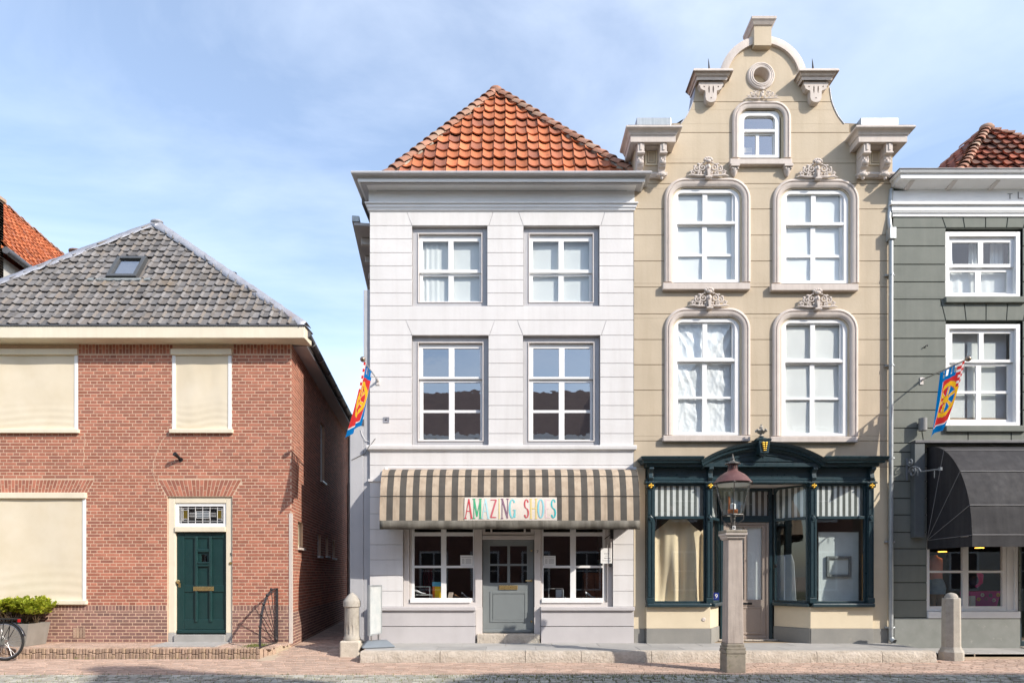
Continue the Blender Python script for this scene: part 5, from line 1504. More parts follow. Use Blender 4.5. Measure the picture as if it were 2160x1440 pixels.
# windows with rounded stone surrounds
def round_path(x0, x1, z0, z1, r, n=10):
    return [(x0, z0), (x0, z1-r)] + [(x0+r-r*math.cos(t), z1-r+r*math.sin(t)) for t in [pi/2*k/n for k in range(1, n)]] + [(x0+r, z1), (x1-r, z1)] + \
           [(x1-r+r*math.sin(t), z1-r+r*math.cos(t)) for t in [pi/2*k/n for k in range(1, n)]] + [(x1, z1-r), (x1, z0)]
def stone_window(ox0, ox1, ozb, ozt, wall_op, r, cols, rows, fr, lower_from, back, sill, thick=0.185, glass=None):
    """outer surround edges in world; fr = frame rect"""
    glass = glass or MT['glass']
    pth = round_path(ox0, ox1, ozb, ozt, r)
    # profile: across>0 is left of travel (outside on the way up), so inward is negative
    prof = [(0.0, 0.0), (0.0, 0.035), (-0.02, 0.052), (-0.05, 0.056), (-0.062, 0.036), (-0.075, 0.036), (-0.085, 0.052), (-0.13, 0.05), (-0.155, 0.03), (-thick, 0.022), (-thick, -0.10)]
    win = MB().sweep(prof, pth).build('window', MT['stone'], GH, smooth=True)
    # cream reveal, following the surround, stepping back to the frame
    i = thick
    p2 = round_path(ox0+i-0.004, ox1-i+0.004, ozb, ozt-i+0.004, max(0.05, r-i+0.03))
    MB().sweep([(0.0, -0.004), (-0.022, -0.008), (-0.022, -0.03), (-0.045, -0.034), (-0.045, -0.24)], p2).build('reveal', MT['butter'], win, smooth=True)
    x0, x1, z0, z1 = fr
    # frame with rounded top corners
    yf = 0.025
    def rrect(a, b, c, d, rr, n=6):
        return [(a, c), (b, c), (b, d-rr)] + [(b-rr+rr*math.cos(t), d-rr+rr*math.sin(t)) for t in [pi/2*k/n for k in range(1, n)]] + [(b-rr, d), (a+rr, d)] + [(a+rr-rr*math.sin(t), d-rr+rr*math.cos(t)) for t in [pi/2*k/n for k in range(1, n)]] + [(a, d-rr)]
    MB().add(*plate(rrect(x0-0.06, x1+0.06, z0-0.02, z1+0.06, 0.12), [rrect(x0+0.035, x1-0.035, z0+0.04, z1-0.035, 0.11)], yf, yf+0.06)).build('frame', MT['white_wood'], win, bevel=0.004)
    up_ = [q for q in rows if q[0] > lower_from]; lw_ = [q for q in rows if q[0] <= lower_from]
    def sash2(zz0, zz1, rws, cls, y):
        hol = [[(a, c), (b, c), (b, d), (a, d)] for (a, b) in cls for (c, d) in rws]
        MB().add(*plate([(x0+0.03, zz0), (x1-0.03, zz0), (x1-0.03, zz1), (x0+0.03, zz1)], hol, y, y+0.035)).build('sash', MT['white_wood'], win, bevel=0.004)
        for (a, b) in cls:
            for (c, d) in rws: MB().box(a-0.005, b+0.005, y+0.018, y+0.023, c-0.005, d+0.005).build('pane', glass, win)
    ucols = cols if not isinstance(cols, dict) else cols['up']; lcols = cols if not isinstance(cols, dict) else cols['low']
    sash2(lower_from, z1-0.01, up_, ucols, yf+0.030); sash2(z0+0.01, lower_from-0.002, lw_, lcols, yf+0.055)
    MB().box(x0+0.02, x1-0.02, yf+0.005, yf+0.055, lower_from-0.03, lower_from+0.03).build('meeting_rail', MT['white_wood'], win, bevel=0.006)
    sx0, sx1, sz0, sz1 = sill
    MB().box(sx0, sx1, -0.10, yf+0.05, sz0, sz1).build('sill', MT['stone'], win, bevel=0.012)
    if back == 'paper':
        cloth_sheet(x0, x1, z0, z1, yf+0.098, lambda u, v: 0.004*math.sin(7*u+3*v)+0.004*math.sin(13*v), 16, 16).build('paper', MT['paper'], win, smooth='all')
    elif back == 'foil':
        def fn(u, v):
            d = abs(u-0.5)
            f = 0.0
            a1 = math.atan2(1.15-v, u+0.15); a2 = math.atan2(1.15-v, 1.15-u)
            f += 0.030*abs(math.sin(15*a1+1.5*mnoise.noise(Vector((u*3, v*3, 0)))))*(0.35+0.65*v) + 0.026*abs(math.sin(13*a2+1.2*mnoise.noise(Vector((u*3, v*3, 5)))))*(0.35+0.65*v)
            f += 0.035*abs(mnoise.noise(Vector((u*5+v, v*7-u*2, 1.7)))) + 0.02*abs(mnoise.noise(Vector((u*12-v*3, v*14+u*5, 4.1)))) + 0.008*abs(mnoise.noise(Vector((u*26, v*36, 2.2))))
            return f*0.62
        cloth_sheet(x0, x1, z0, z1, yf+0.106, fn, 90, 140).build('sheeting', MT['foil'], win, smooth='all')
    return win
def std_win(op, dx, dy_, base, back, kind):
    # base rows in photo pixels for the upper or lower type
    if kind == 'u':
        rows = [(Z(594.5+dy_, .08), Z(541+dy_, .08)), (Z(535.5+dy_, .08), Z(478+dy_, .08)), (Z(468+dy_, .08), Z(411+dy_, .08))]; lf = Z(472.5+dy_, .08); fr = (X(1423+dx, .08), X(1552+dx, .08), Z(596+dy_, .08), Z(407+dy_, .08))
        out = (X(1400.5+dx), X(1582+dx), Z(596+dy_), Z(377.5+dy_)); sill = (X(1398.5+dx, -0.1), X(1583+dx, -.1), Z(610+dy_, -.1), Z(596+dy_, -.1))
    else:
        rows = [(Z(911+dy_, .08), Z(841+dy_, .08)), (Z(836+dy_, .08), Z(767+dy_, .08)), (Z(755+dy_, .08), Z(684+dy_, .08))]; lf = Z(761+dy_, .08); fr = (X(1423.5+dx, .08), X(1551.5+dx, .08), Z(917+dy_, .08), Z(678+dy_, .08))
        out = (X(1401.5+dx), X(1581.5+dx), Z(918+dy_), Z(650.5+dy_)); sill = (X(1399+dx, -0.1), X(1583+dx, -.1), Z(930+dy_, -.1), Z(918+dy_, -.1))
    cols = [(X(1430+dx, .08), X(1481+dx, .08)), (X(1491+dx, .08), X(1543+dx, .08))]
    return stone_window(out[0], out[1], out[2], out[3], op, 0.44, cols, rows, fr, lf, back, sill, thick=0.17)
std_win(uw[0], 0, 0, None, 'paper', 'u'); std_win(uw[1], 228.5, 2.2, None, 'paper', 'u')
std_win(lw[0], 0, 0, None, 'foil', 'l'); std_win(lw[1], 227, 2, None, 'paper', 'l')
gwin = stone_window(X(1543.5), X(1667), Z(335), Z(215.5), gw_, 0.36, {'up': [(X(1568.5, .08), X(1630.5, .08))], 'low': [(X(1567, .08), X(1594.5, .08)), (X(1601, .08), X(1630, .08))]}, [(Z(332, .08), Z(285.5, .08)), (Z(274.5, .08), Z(250, .08))], (X(1564, .08), X(1636, .08), Z(334.5, .08), Z(245, .08)), Z(279, .08), None,
             (X(1540, -.1), X(1671, -.1), Z(346, -.1), Z(334.5, -.1)), thick=0.135, glass=MT['glass_old'])
small_corbel(GH, X(1549, -.05), Z(346, -.1)-0.002, 0.16, 0.23, 0.0, MT['stone']); small_corbel(GH, X(1661, -.05), Z(346, -.1)-0.002, 0.16, 0.23, 0.0, MT['stone'])
# sun-bleached box and blue label standing behind the attic window
abox = thing('storage_box', 'tan carton with blue label standing behind the attic window', 'box', (X(1582), 0.45, Z(332)))
MB().box(X(1567), X(1600), 0.36, 0.62, Z(336), Z(287)).build('carton', MT['drape'], abox)
MB().box(X(1567), X(1598), 0.352, 0.359, Z(332), Z(318)).build('label_strip', pm('cyan_label', (0.03, 0.30, 0.42), rough=0.5), abox)
# carved ornaments
cartouche(GH, X(1491), Z(376), 0.88, 0.40, -0.05, MT['stone']); cartouche(GH, X(1720), Z(379), 0.88, 0.40, -0.05, MT['stone'])
cartouche(GH, X(1493), Z(649), 0.88, 0.40, -0.05, MT['stone']); cartouche(GH, X(1720), Z(651), 0.88, 0.40, -0.05, MT['stone'])
cartouche(GH, X(1604.5), Z(214), 0.74, 0.24, -0.05, MT['stone'], small=True)

# ---------------------------------------------------------------- dark teal shop front
TB = MT['shop_blue']
FY = -0.10                                    # plane of the shop windows
L0, L1 = X(1372, -.15), X(1497, -.15)           # left front window bay
R0, R1 = X(1715, -.15), X(1837, -.15)
BC = 0.5*(L1+R0)
DY = 0.55; D0, D1 = BC-0.60, BC+0.50            # recessed door
sill_z, head_z = Z(1271, FY), Z(1020, FY)
sfp = MB()
# cornice: left wing, right wing and the segmental pediment between them
cprof = lambda k=0: [(0.10, Z(984, -.25)), (0.16, Z(983, -.28)), (0.17, Z(976, -.3)), (0.24, Z(975, -.35)), (0.25, Z(971, -.35)), (0.28, Z(968, -.4)), (0.30, Z(964.5, -.4)), (0.31, Z(962, -.4)), (0.28, Z(960.5, -.4))]
cz0, cz1 = Z(984, -.25), Z(961, -.4)
cL, cR = L0+0.06, R1-0.06
wl_, wr_ = X(1487, -.4)-0.31, X(1740, -.4)+0.31
sf = MB().cornice(cL, wl_, cprof(), FY, 0.0).build('shop_front', TB, GH, bevel=0.003)
MB().cornice(wr_, cR, cprof(), FY, 0.0).build('cornice_wing', TB, sf, bevel=0.003)
MB().box(wl_+0.002, wr_-0.002, FY-0.17, 0.0, Z(984, -.25)-0.002, Z(975.5, -.3)).build('centre_band', TB, sf, bevel=0.004)
# segmental pediment between the wings
pc_ = X(1613, -.4); pw = X(1747, -.4)-pc_; ph = Z(930.5, -.4)-Z(970, -.4); ze = Z(970, -.4)
Rr = (pw*pw+ph*ph)/(2*ph); zc = ze+ph-Rr; aa = math.asin(pw/Rr)
path = [(pc_+Rr*math.sin(t), zc+Rr*math.cos(t)) for t in [-aa+2*aa*k/40 for k in range(41)]]
MB().sweep([(-0.17, -0.02), (-0.17, 0.14), (-0.13, 0.16), (-0.12, 0.22), (-0.07, 0.23), (-0.055, 0.27), (-0.02, 0.29), (0.0, 0.31), (0.0, -0.02)], path, y=FY).build('pediment', TB, sf, smooth=True)
tymp = [(pc_+(Rr-0.15)*math.sin(t), zc+(Rr-0.15)*math.cos(t)) for t in [-aa+2*aa*k/40 for k in range(41)]]
tb_ = Z(976, -.25)
tymp = [p for p in tymp if p[1] > tb_+0.005]
MB().prism([(tymp[0][0], tb_), (tymp[-1][0], tb_)]+tymp[::-1], FY-0.12, 0.0).build('tympanum', TB, sf)
ip = [(pc_+(Rr-0.24)*math.sin(t), zc+(Rr-0.24)*math.cos(t)) for t in [-aa*0.95+2*aa*0.95*k/36 for k in range(37)]]
ip = [p for p in ip if p[1] > tb_+0.05]
MB().sweep([(-0.010, 0.0), (-0.010, 0.018), (0.010, 0.018), (0.010, 0.0)], ip+[(ip[-1][0]-0.04, tb_+0.045), (ip[0][0]+0.04, tb_+0.045)], closed=True, y=FY-0.12).build('inner_moulding', TB, sf)
# keystone with gilded husk and finial
kx = X(1611, -.42)
key = MB().prism([(kx-0.115, Z(931, -.4)), (kx+0.115, Z(931, -.4)), (kx+0.085, Z(956, -.4)), (kx-0.085, Z(956, -.4))][::-1], FY-0.36, 0.0).build('keystone', TB, sf, bevel=0.006)
mb = MB(); mb.ball((kx, FY-0.28, Z(957, -.35)), 0.085, 12, 8, (1, 0.8, 0.7)); mb.ball((kx, FY-0.28, Z(963, -.35)), 0.03, 10, 6); mb.build('key_drop', TB, key, smooth=True)
mb = MB(); mb.cornice(kx-0.11, kx+0.11, [(0.0, Z(932, -.4)), (0.04, Z(929, -.4)), (0.045, Z(926, -.4)), (0.0, Z(924, -.4)), (-0.07, Z(920, -.4)), (-0.08, Z(917, -.4))], FY-0.30, FY)
mb.build('key_cap', TB, key)
mb = MB(); mb.lathe([(0.05, 0), (0.035, 0.02), (0.03, 0.04), (0.075, 0.07), (0.10, 0.10), (0.07, 0.13), (0.03, 0.15), (0.045, 0.18), (0.035, 0.20), (0.012, 0.22), (0.02, 0.245), (0.0, 0.26)], (kx, FY-0.2, Z(920, -.3)), 14)
for k in range(7):
    a = 2*pi*k/7; mb.ball((kx+0.10*math.cos(a), FY-0.2+0.10*math.sin(a), Z(920, -.3)+0.12), 0.03, 8, 5)
mb.build('finial', MT['bollard'], key, smooth=True)
mb = MB()
for k in range(5):
    zz = Z(933.5+k*4, -.46); ww = 0.062-0.008*k
    for s2 in (-1, 1): mb.ball((kx+s2*ww*0.5, FY-0.375, zz), 0.030-0.003*k, 8, 5, (1.1, 0.5, 0.7))
mb.build('gilded_husk', MT['gold'], key, smooth=True)
# frieze with mouldings
MB().box(L0-0.05, R1+0.05, FY-0.02, 0.0, head_z+0.06, cz0-0.003).build('frieze', TB, sf)
MB().cornice(L0-0.06, R1+0.06, [(0.0, Z(1020, -.12)), (0.05, Z(1018, -.15)), (0.05, Z(1015, -.15)), (0.03, Z(1014, -.15)), (0.035, Z(1010, -.15)), (0.02, Z(1008, -.15)), (0.0, Z(1007, -.15))], FY-0.02, 0.0).build('architrave', TB, sf, bevel=0.002)
MB().box(L0, R1, FY-0.03, FY-0.021, Z(998, -.12), Z(996, -.12)).build('frieze_bead', TB, sf)
pilx = [L0, L1, R0, R1]
for i, xx in enumerate(pilx):
    # S-shaped bracket in the frieze
    prof = [(FY-0.02, cz0-0.004), (FY-0.17, cz0-0.004), (FY-0.175, Z(990, -.2)), (FY-0.13, Z(993, -.2)), (FY-0.09, Z(997, -.2)), (FY-0.10, Z(1003, -.2)), (FY-0.12, Z(1007, -.2)), (FY-0.09, Z(1012, -.2)), (FY-0.072, Z(1013, -.15)), (FY-0.02, Z(1013, -.15))]
    MB().prism_x(prof, xx-0.045, xx+0.045).build('bracket', TB, sf, bevel=0.006)
    MB().box(xx-0.05, xx+0.05, FY-0.11, FY-0.073, Z(1017.5, -.2), Z(1013.6, -.2)).build('bracket_foot', TB, sf, bevel=0.008)
    # pilaster: capital, shaft, diamond, base
    pil = MB().box(xx-0.065, xx+0.065, FY-0.05, FY+0.08, sill_z, head_z-0.09).build('pilaster', TB, sf, bevel=0.004)
    MB().box(xx-0.085, xx+0.085, FY-0.09, FY+0.08, head_z-0.088, head_z-0.005).build('capital', TB, pil, bevel=0.010)
    MB().box(xx-0.11, xx+0.11, FY-0.115, FY+0.08, head_z-0.004, head_z+0.022).build('capital_slab', TB, pil, bevel=0.006)
    MB().ring(xx-0.045, xx+0.045, Z(1086, FY), head_z-0.12, 0.014, FY-0.062, FY-0.05).build('shaft_moulding', TB, pil)
    MB().ring(xx-0.045, xx+0.045, sill_z+0.13, Z(1099, FY), 0.014, FY-0.062, FY-0.05).build('shaft_moulding', TB, pil)
    dz = Z(1092, FY); MB().prism([(xx, dz-0.06), (xx+0.048, dz), (xx, dz+0.06), (xx-0.048, dz)], FY-0.085, FY-0.05).build('diamond', TB, pil, bevel=0.012)
    MB().box(xx-0.075, xx+0.075, FY-0.075, FY+0.08, sill_z, sill_z+0.11).build('pilaster_base', TB, pil, bevel=0.008)
    mb = MB(); rz = head_z-0.05
    for k in range(4):
        a = pi/2*k; mb.ball((xx+0.032*math.cos(a), FY-0.098, rz+0.032*math.sin(a)), 0.024, 8, 5, (1, 0.5, 1))
    mb.ball((xx, FY-0.105, rz), 0.018, 8, 5)
    mb.build('gilded_rosette', MT['gold'], pil, smooth=True)

def in_frame(A, B):
    """matrix: local u along A->B in plan, v inwards, z up"""
    A, B = Vector(A), Vector(B); d = (B-A).normalized(); n = Vector((-d.y, d.x))
    return Matrix(((d.x, n.x, 0, A.x), (d.y, n.y, 0, A.y), (0, 0, 1, 0), (0, 0, 0, 1))), (B-A).length
def stripes(M, L, z0, z1, v, parent, sw=0.0625):
    mb = MB(M); n = max(2, int(round(L/sw))); w = L/n
    for i in range(n):
        mb.cur = i % 2
        mb.add([(i*w, v, z0), ((i+1)*w, v, z0), ((i+1)*w, v, z1), (i*w, v, z1), (i*w, v+0.004, z0), ((i+1)*w, v+0.004, z0), ((i+1)*w, v+0.004, z1), (i*w, v+0.004, z1)], [(0, 1, 2, 3), (7, 6, 5, 4)])
    return mb.build('striped_blind', [MT['stripe_white'], MT['stripe_grey']], parent, recalc=False)
tz = Z(1091, FY)
def bay(A, B, label=None, arch=True):
    M, L = in_frame(A, B)
    fw = 0.04
    mb = MB(M); mb.ring(0.0, L, sill_z, head_z, fw, 0.0, 0.06); mb.box(fw, L-fw, -0.015, 0.06, tz-0.03, tz+0.03)
    win = mb.build('shop_window', TB, GH, bevel=0.005, label=label)
    MB(M).box(fw-0.005, L-fw+0.005, 0.028, 0.033, sill_z+fw-0.005, tz-0.026).build('pane', MT['glass_shop'], win)
    MB(M).box(fw-0.005, L-fw+0.005, 0.028, 0.033, tz+0.026, head_z-fw+0.005).build('pane', MT['glass_shop'], win)
    # rounded upper corners of the transom light
    r = 0.11; zt_ = head_z-fw
    for (cx, s2) in ((fw, 1), (L-fw, -1)):
        poly = [(cx, zt_)] + [(cx+s2*(r-r*math.cos(t)), zt_-r+r*math.sin(t)) for t in [pi/2*k/6 for k in range(7)]]
        MB(M).prism(poly if s2 < 0 else poly[::-1], 0.004, 0.05).build('corner_fillet', TB, win)
    stripes(M @ Matrix.Translation((fw+0.005, 0, 0)), L-2*fw-0.01, tz+0.02, head_z-0.02, 0.045, win)
    return win
bay((L0+0.068, FY), (L1-0.068, FY)); bay((R0+0.068, FY), (R1-0.068, FY))
bay((L1+0.065, FY+0.05), (D0-0.04, DY-0.02)); bay((D1+0.04, DY-0.02), (R0-0.068, FY+0.05))
# sill rails and base walls following the bay
def base_run(pts, z0, z1, off, mat, nm, parent, bev=0.006):
    for (A, B) in zip(pts[:-1], pts[1:]):
        M, L = in_frame(A, B)
        MB(M).box(-0.0, L, -off, 0.10, z0, z1).build(nm, mat, parent, bevel=bev)
left = [(L0-0.075, FY), (L1+0.03, FY), (D0-0.06, DY)]; right = [(D1+0.06, DY), (R0-0.03, FY), (R1+0.075, FY)]
for pts in (left, right):
    for (z0, z1, off, m_, nm, bev) in ((0.2, Z(1325, FY), 0.02, MT['grey_plinth'], 'bay_plinth', 0.006), (Z(1325, FY)+0.002, sill_z-0.085, 0.0, MT['butter'], 'bay_base', 0.006), (sill_z-0.084, sill_z-0.002, 0.10, TB, 'sill_rail', 0.025)):
        base_run(pts, z0, z1, off, m_, nm, GH, bev)
# display floor inside the bays and soffit over the recess
for pts in (left, right):
    MB().prism_z([(p[0], p[1]+0.11) for p in pts]+[(pts[-1][0], 1.6), (pts[0][0], 1.6)], sill_z-0.06, sill_z-0.004).build('display_floor', MT['stripe_white'], GH)
MB().prism_z([(L0, FY+0.06), (R1, FY+0.06), (R1, 1.6), (L0, 1.6)], head_z, head_z+0.05).build('shop_soffit', MT['pale_wood'], GH)
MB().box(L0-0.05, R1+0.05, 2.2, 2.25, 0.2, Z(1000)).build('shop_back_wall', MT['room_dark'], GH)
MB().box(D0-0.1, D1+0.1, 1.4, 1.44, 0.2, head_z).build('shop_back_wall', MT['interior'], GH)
# door and frame
d0, d1 = D0-0.02, D1+0.02
zdh = Z(1100, DY)
df = MB().ring(d0, d1, 0.215, head_z-0.002, 0.07, DY-0.02, DY+0.07, 0.06, 0.0).build('door_frame', TB, GH, bevel=0.005)
MB().box(d0+0.07, d1-0.07, DY-0.03, DY+0.07, zdh-0.01, Z(1091, DY)+0.04).build('transom_rail', TB, df, bevel=0.008)
MB().box(d0+0.065, d1-0.065, DY+0.02, DY+0.025, Z(1091, DY)+0.035, head_z-0.05).build('pane', MT['glass_shop'], df)
Md, Ld = in_frame((d0+0.08, DY), (d1-0.08, DY))
stripes(Md, Ld, Z(1088, DY), head_z-0.06, 0.08, df, 0.064)
mb = MB(); mb.ring(d0+0.07, d1-0.07, 0.22, zdh-0.012, 0.055, DY+0.0, DY+0.07, 0.05, 0.0).build('door_jamb', MT['taupe'], df, bevel=0.004)
e0, e1 = d0+0.127, d1-0.127; em = 0.5*(e0+e1)
def dh(a, b, c, d): return [(a, c), (b, c), (b, d), (a, d)]
gz0, gz1 = Z(1264, DY), Z(1111, DY)
door = MB().add(*plate(dh(e0, e1, 0.235, zdh-0.065), [dh(e0+0.08, em-0.035, gz0, gz1), dh(em+0.035, e1-0.08, gz0, gz1)], DY+0.025, DY+0.07)).build('door', MT['taupe'], GH, bevel=0.006)
for (a, b) in ((e0+0.08, em-0.035), (em+0.035, e1-0.08)):
    MB().box(a-0.005, b+0.005, DY+0.045, DY+0.05, gz0-0.005, gz1+0.005).build('pane', MT['glass'], door)
    MB().box(a-0.005, b+0.005, DY+0.085, DY+0.088, gz0-0.005, gz1+0.005).build('paper', MT['paper'], door)
MB().ring(e0+0.07, e1-0.07, Z(1337, DY), Z(1278, DY), 0.045, DY+0.012, DY+0.024).build('panel_moulding', MT['taupe'], door, bevel=0.005)
MB().box(em-0.19, em+0.19, DY+0.005, DY+0.024, Z(1276.5, DY), Z(1268, DY)).build('letter_plate', MT['taupe'], door, bevel=0.006)
MB().box(em-0.13, em+0.13, DY+0.001, DY+0.0045, Z(1274.5, DY), Z(1270, DY)).build('letter_slot', MT['black'], door)
MB().box(e0, e1, DY-0.005, DY+0.024, 0.235, 0.30).build('weather_bar', MT['taupe'], door, bevel=0.01)
MB().box(D0-0.1, D1+0.1, DY-0.12, DY+0.2, 0.2, 0.232).build('threshold', MT['limestone'], GH, bevel=0.008)
MB().ball((D1+0.055, DY-0.10, Z(1193, DY)), 0.035, 10, 7, (0.8, 0.8, 1.3)).build('door_bell', MT['black'], GH, smooth=True)
# enamel number plate
npx = BC-0.97
npl = MB().box(X(1506, FY), X(1517.5, FY), FY+0.02, FY+0.028, Z(1265, FY), Z(1249, FY)).build('number_plate', pm('blue_enamel', (0.02, 0.035, 0.20), rough=0.25), GH)
digit_mesh('9', 0.13, MT['white_wood'], npl, (X(1511.5, FY), FY+0.016, Z(1257, FY)), 'numeral')
# brass cap in the left base wall
MB().tube([(X(1481), FY-0.001, Z(1305)), (X(1481), FY-0.014, Z(1305))], [0.045, 0.03], 16).build('wall_cap', MT['stone'], GH, smooth=True)

# ================================================================ grey-green house on the right
EH = thing('grey_green_house', 'grey-green stucco house with white cornice and rusty tiled roof', 'house', (11, 0, 0.1))
EL, ER = X(1884), 14.2
o1 = (X(1994.5), X(2158), Z(627), Z(481)); o2 = (X(1995), X(2158), Z(898), Z(676))
o3 = (X(1955), X(2150), Z(1302), Z(1000)); o4 = (X(2153), X(2260), 0.1, Z(1000))
x2 = X(2200)
o5 = (X(2330), X(2493), Z(627), Z(481)); o6 = (X(2330), X(2493), Z(898), Z(676))
ops = [o1, o2, o3, o4, o5, o6]
ZT = Z(456)
mb = MB(); solid_wall(mb, EL, ER, [0.0, ZT+0.7], ops, 0.016, 0.33)
wall = mb.build('wall', MT['green_joint'], EH)
ed = [457, 480.5, 519, 557.5, 594.5, 631, 676, 713.5, 751.5, 788.5, 826.5, 864.5, 902.5, 934]
bands = [(Z(b), Z(a)) for a, b in zip(ed[:-1], ed[1:])]
cl = {0: [(X(1995), X(1987)), (X(2035), X(2031)), (X(2079), X(2079)), (X(2123), X(2126)), (X(2158), X(2168))],
      5: [(X(1995), X(1984)), (X(2038), X(2033)), (X(2080), X(2080)), (X(2123), X(2126)), (X(2158), X(2170))],
      12: [(X(1948.5), X(1943.5)), (X(2042), X(2042)), (X(2133), X(2133))]}
stucco_blocks(wall, bands, EL+0.002, ER, ops, 0.0, 0.05, MT['green_wall'], gap=0.020, cutlines=cl)
ed = [934, 953, 983, 1014.5, 1050.5, 1085.5, 1122, 1156.7, 1192, 1228, 1265, 1302]
bands = [(Z(b), Z(a)) for a, b in zip(ed[:-1], ed[1:])]
stucco_blocks(wall, bands, EL+0.002, ER, ops, 0.0, 0.05, MT['green_wall'], gap=0.020)
MB().box(EL+0.002, X(2150), -0.03, 0.06, 0.09, Z(1303)).build('plinth', pm('green_plinth', (0.26, 0.27, 0.255), (0.21, 0.22, 0.205), scale=3, rough=0.85, bump=0.2, bscale=30, spots=((0.42, 0.41, 0.37), 0.5, 8, 0.6)), EH, bevel=0.01)
mb = MB(); mb.box(EL+0.0, EL+0.2, 0.34, 8, 0, ZT); mb.box(ER-0.2, ER, 0.34, 8, 0, ZT); mb.box(EL, ER, 8, 8.2, 0, ZT)
for z in (Z(990), Z(655), Z(430)): mb.box(EL+0.2, ER-0.2, 0.34, 7.9, z-0.1, z+0.1)
mb.build('inner_structure', MT['interior'], EH)
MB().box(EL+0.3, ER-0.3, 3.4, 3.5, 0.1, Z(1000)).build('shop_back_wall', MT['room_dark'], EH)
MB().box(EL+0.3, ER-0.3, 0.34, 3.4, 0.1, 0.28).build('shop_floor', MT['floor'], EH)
# windows
def green_window(o, cols, rows, lf, dx=0, nail=True):
    x0, x1, z0, z1 = o
    win = add_window(EH, (x0+0.003, x1-0.03, z0+0.003, z1-0.06), 0.03, 0.12, 0.095, MT['white_wood'], wb=0.085)
    X0, X1, Z0, Z1 = x0+0.098, x1-0.125, z0+0.088, z1-0.155
    add_sash(win, (X0, X1, lf, Z1), cols, [r for r in rows if r[0] > lf], 0.085, 0.04, MT['white_wood'], MT['glass'])
    add_sash(win, (X0, X1, Z0, lf-0.002), [(a-0.02, b-0.03) for (a, b) in cols], [r for r in rows if r[0] <= lf], 0.127, 0.04, MT['white_wood'], MT['glass'])
    MB().box(x0-0.03, x1+0.03, -0.06, 0.10, z0-0.13, z0-0.002).build('sill', MT['green_wall'], win, bevel=0.012)
    return win, (X0, X1, Z0, Z1)
for dx in (0, 335):
    oo = (o1, o2) if dx == 0 else (o5, o6)
    w, r = green_window(oo[0], [(X(2006+dx, .11), X(2061+dx, .11)), (X(2072+dx, .11), X(2128+dx, .11))], [(Z(617, .11), Z(573, .11)), (Z(558, .11), Z(513, .11))], Z(565, .11))
    cloth_sheet(r[0], r[1], r[2], r[2]+0.55, 0.24, curtain_fn(0.012, 7), 40, 6).build('net_curtain', MT['curtain'], w, smooth='all')
    for q in (0.0, 0.45, 0.78): cloth_sheet(r[0]+q*(r[1]-r[0]), r[0]+(q+0.2)*(r[1]-r[0]), r[2], r[3], 0.32, curtain_fn(0.02, 3, q), 24, 6).build('curtain', MT['curtain'], w, smooth='all')
    w, r = green_window(oo[1], [(X(2007+dx, .11), X(2063+dx, .11)), (X(2073+dx, .11), X(2130+dx, .11))], [(Z(884, .11), Z(829.5, .11)), (Z(824, .11), Z(771, .11)), (Z(759, .11), Z(704, .11))], Z(765, .11))
    for (a, b) in ((0.0, 0.33), (0.37, 0.80)):
        MB().box(r[0]+a*(r[1]-r[0]), r[0]+b*(r[1]-r[0]), 0.225, 0.23, r[2]+0.14, r[3]-0.22).build('blind', MT['curtain'], w)
    MB().box(r[0], r[1], 0.285, 0.29, r[2], r[3]).build('rear_curtain', pm('pale_lilac_cloth%d' % dx, (0.66, 0.64, 0.67), rough=0.9), w)
    MB().box(r[0], r[1], 0.22, 0.30, r[2]-0.01, r[2]+0.13).build('window_shelf', pm('pine%d' % dx, (0.45, 0.30, 0.18), rough=0.6), w)
# white cornice, soffit brackets, frieze and architrave
P = [(o, Z(y, -o)) for (y, o) in ((456.5, 0.02), (449, 0.03), (448.5, 0.045), (445, 0.05), (444.5, 0.06), (432, 0.065), (431, 0.10), (428.5, 0.105), (427.5, 0.085), (425, 0.08), (424.5, 0.02), (402.5, 0.02))]
fz = MB().cornice(EL+0.0, ER, P, 0.0, 0.25).build('frieze', MT['white_wood'], EH, bevel=0.003)
P = [(0.022, Z(404, 0)), (0.022, Z(399.5, -.02)), (0.30, Z(377, -.30)), (0.305, Z(376, -.3)), (0.31, Z(366, -.31)), (0.34, Z(364, -.34)), (0.36, Z(359, -.36)), (0.35, Z(357.5, -.35))]
co = MB().cornice(EL+0.27, ER, P, 0.0, 0.25, 0.25).build('cornice', MT['white_wood'], EH, bevel=0.003)
MB().box(EL-0.10, ER+0.35, -0.375, 0.25, P[-1][1]+0.001, P[-1][1]+0.016).build('lead_edge', MT['zinc_dark'], co)
for k in range(6):
    cx = X(1915+k*89, -0.1)
    MB().prism_x([(-0.02, Z(402, 0)), (-0.07, Z(401, -.05)), (-0.15, Z(395, -.1)), (-0.20, Z(387, -.2)), (-0.26, Z(382, -.25)), (-0.27, Z(378.5, -.27)), (-0.02, Z(398, 0))], cx-0.045, cx+0.045).build('bracket', MT['pale_wood'], co, bevel=0.006)
lt = MB()
def flat_fn(x, z, l): return (x, -0.0201-l, z)
glyph_mesh(lt, 'T', X(2123), Z(420.5), 0.11, 0.105, flat_fn)
lt2 = MB(); glyph_mesh(lt2, 'L', X(2144), Z(420.5), 0.13, 0.14, flat_fn)
lt.build('letter', MT['print_grey'], fz, recalc=False); lt2.build('letter', MT['print_grey'], fz, recalc=False)
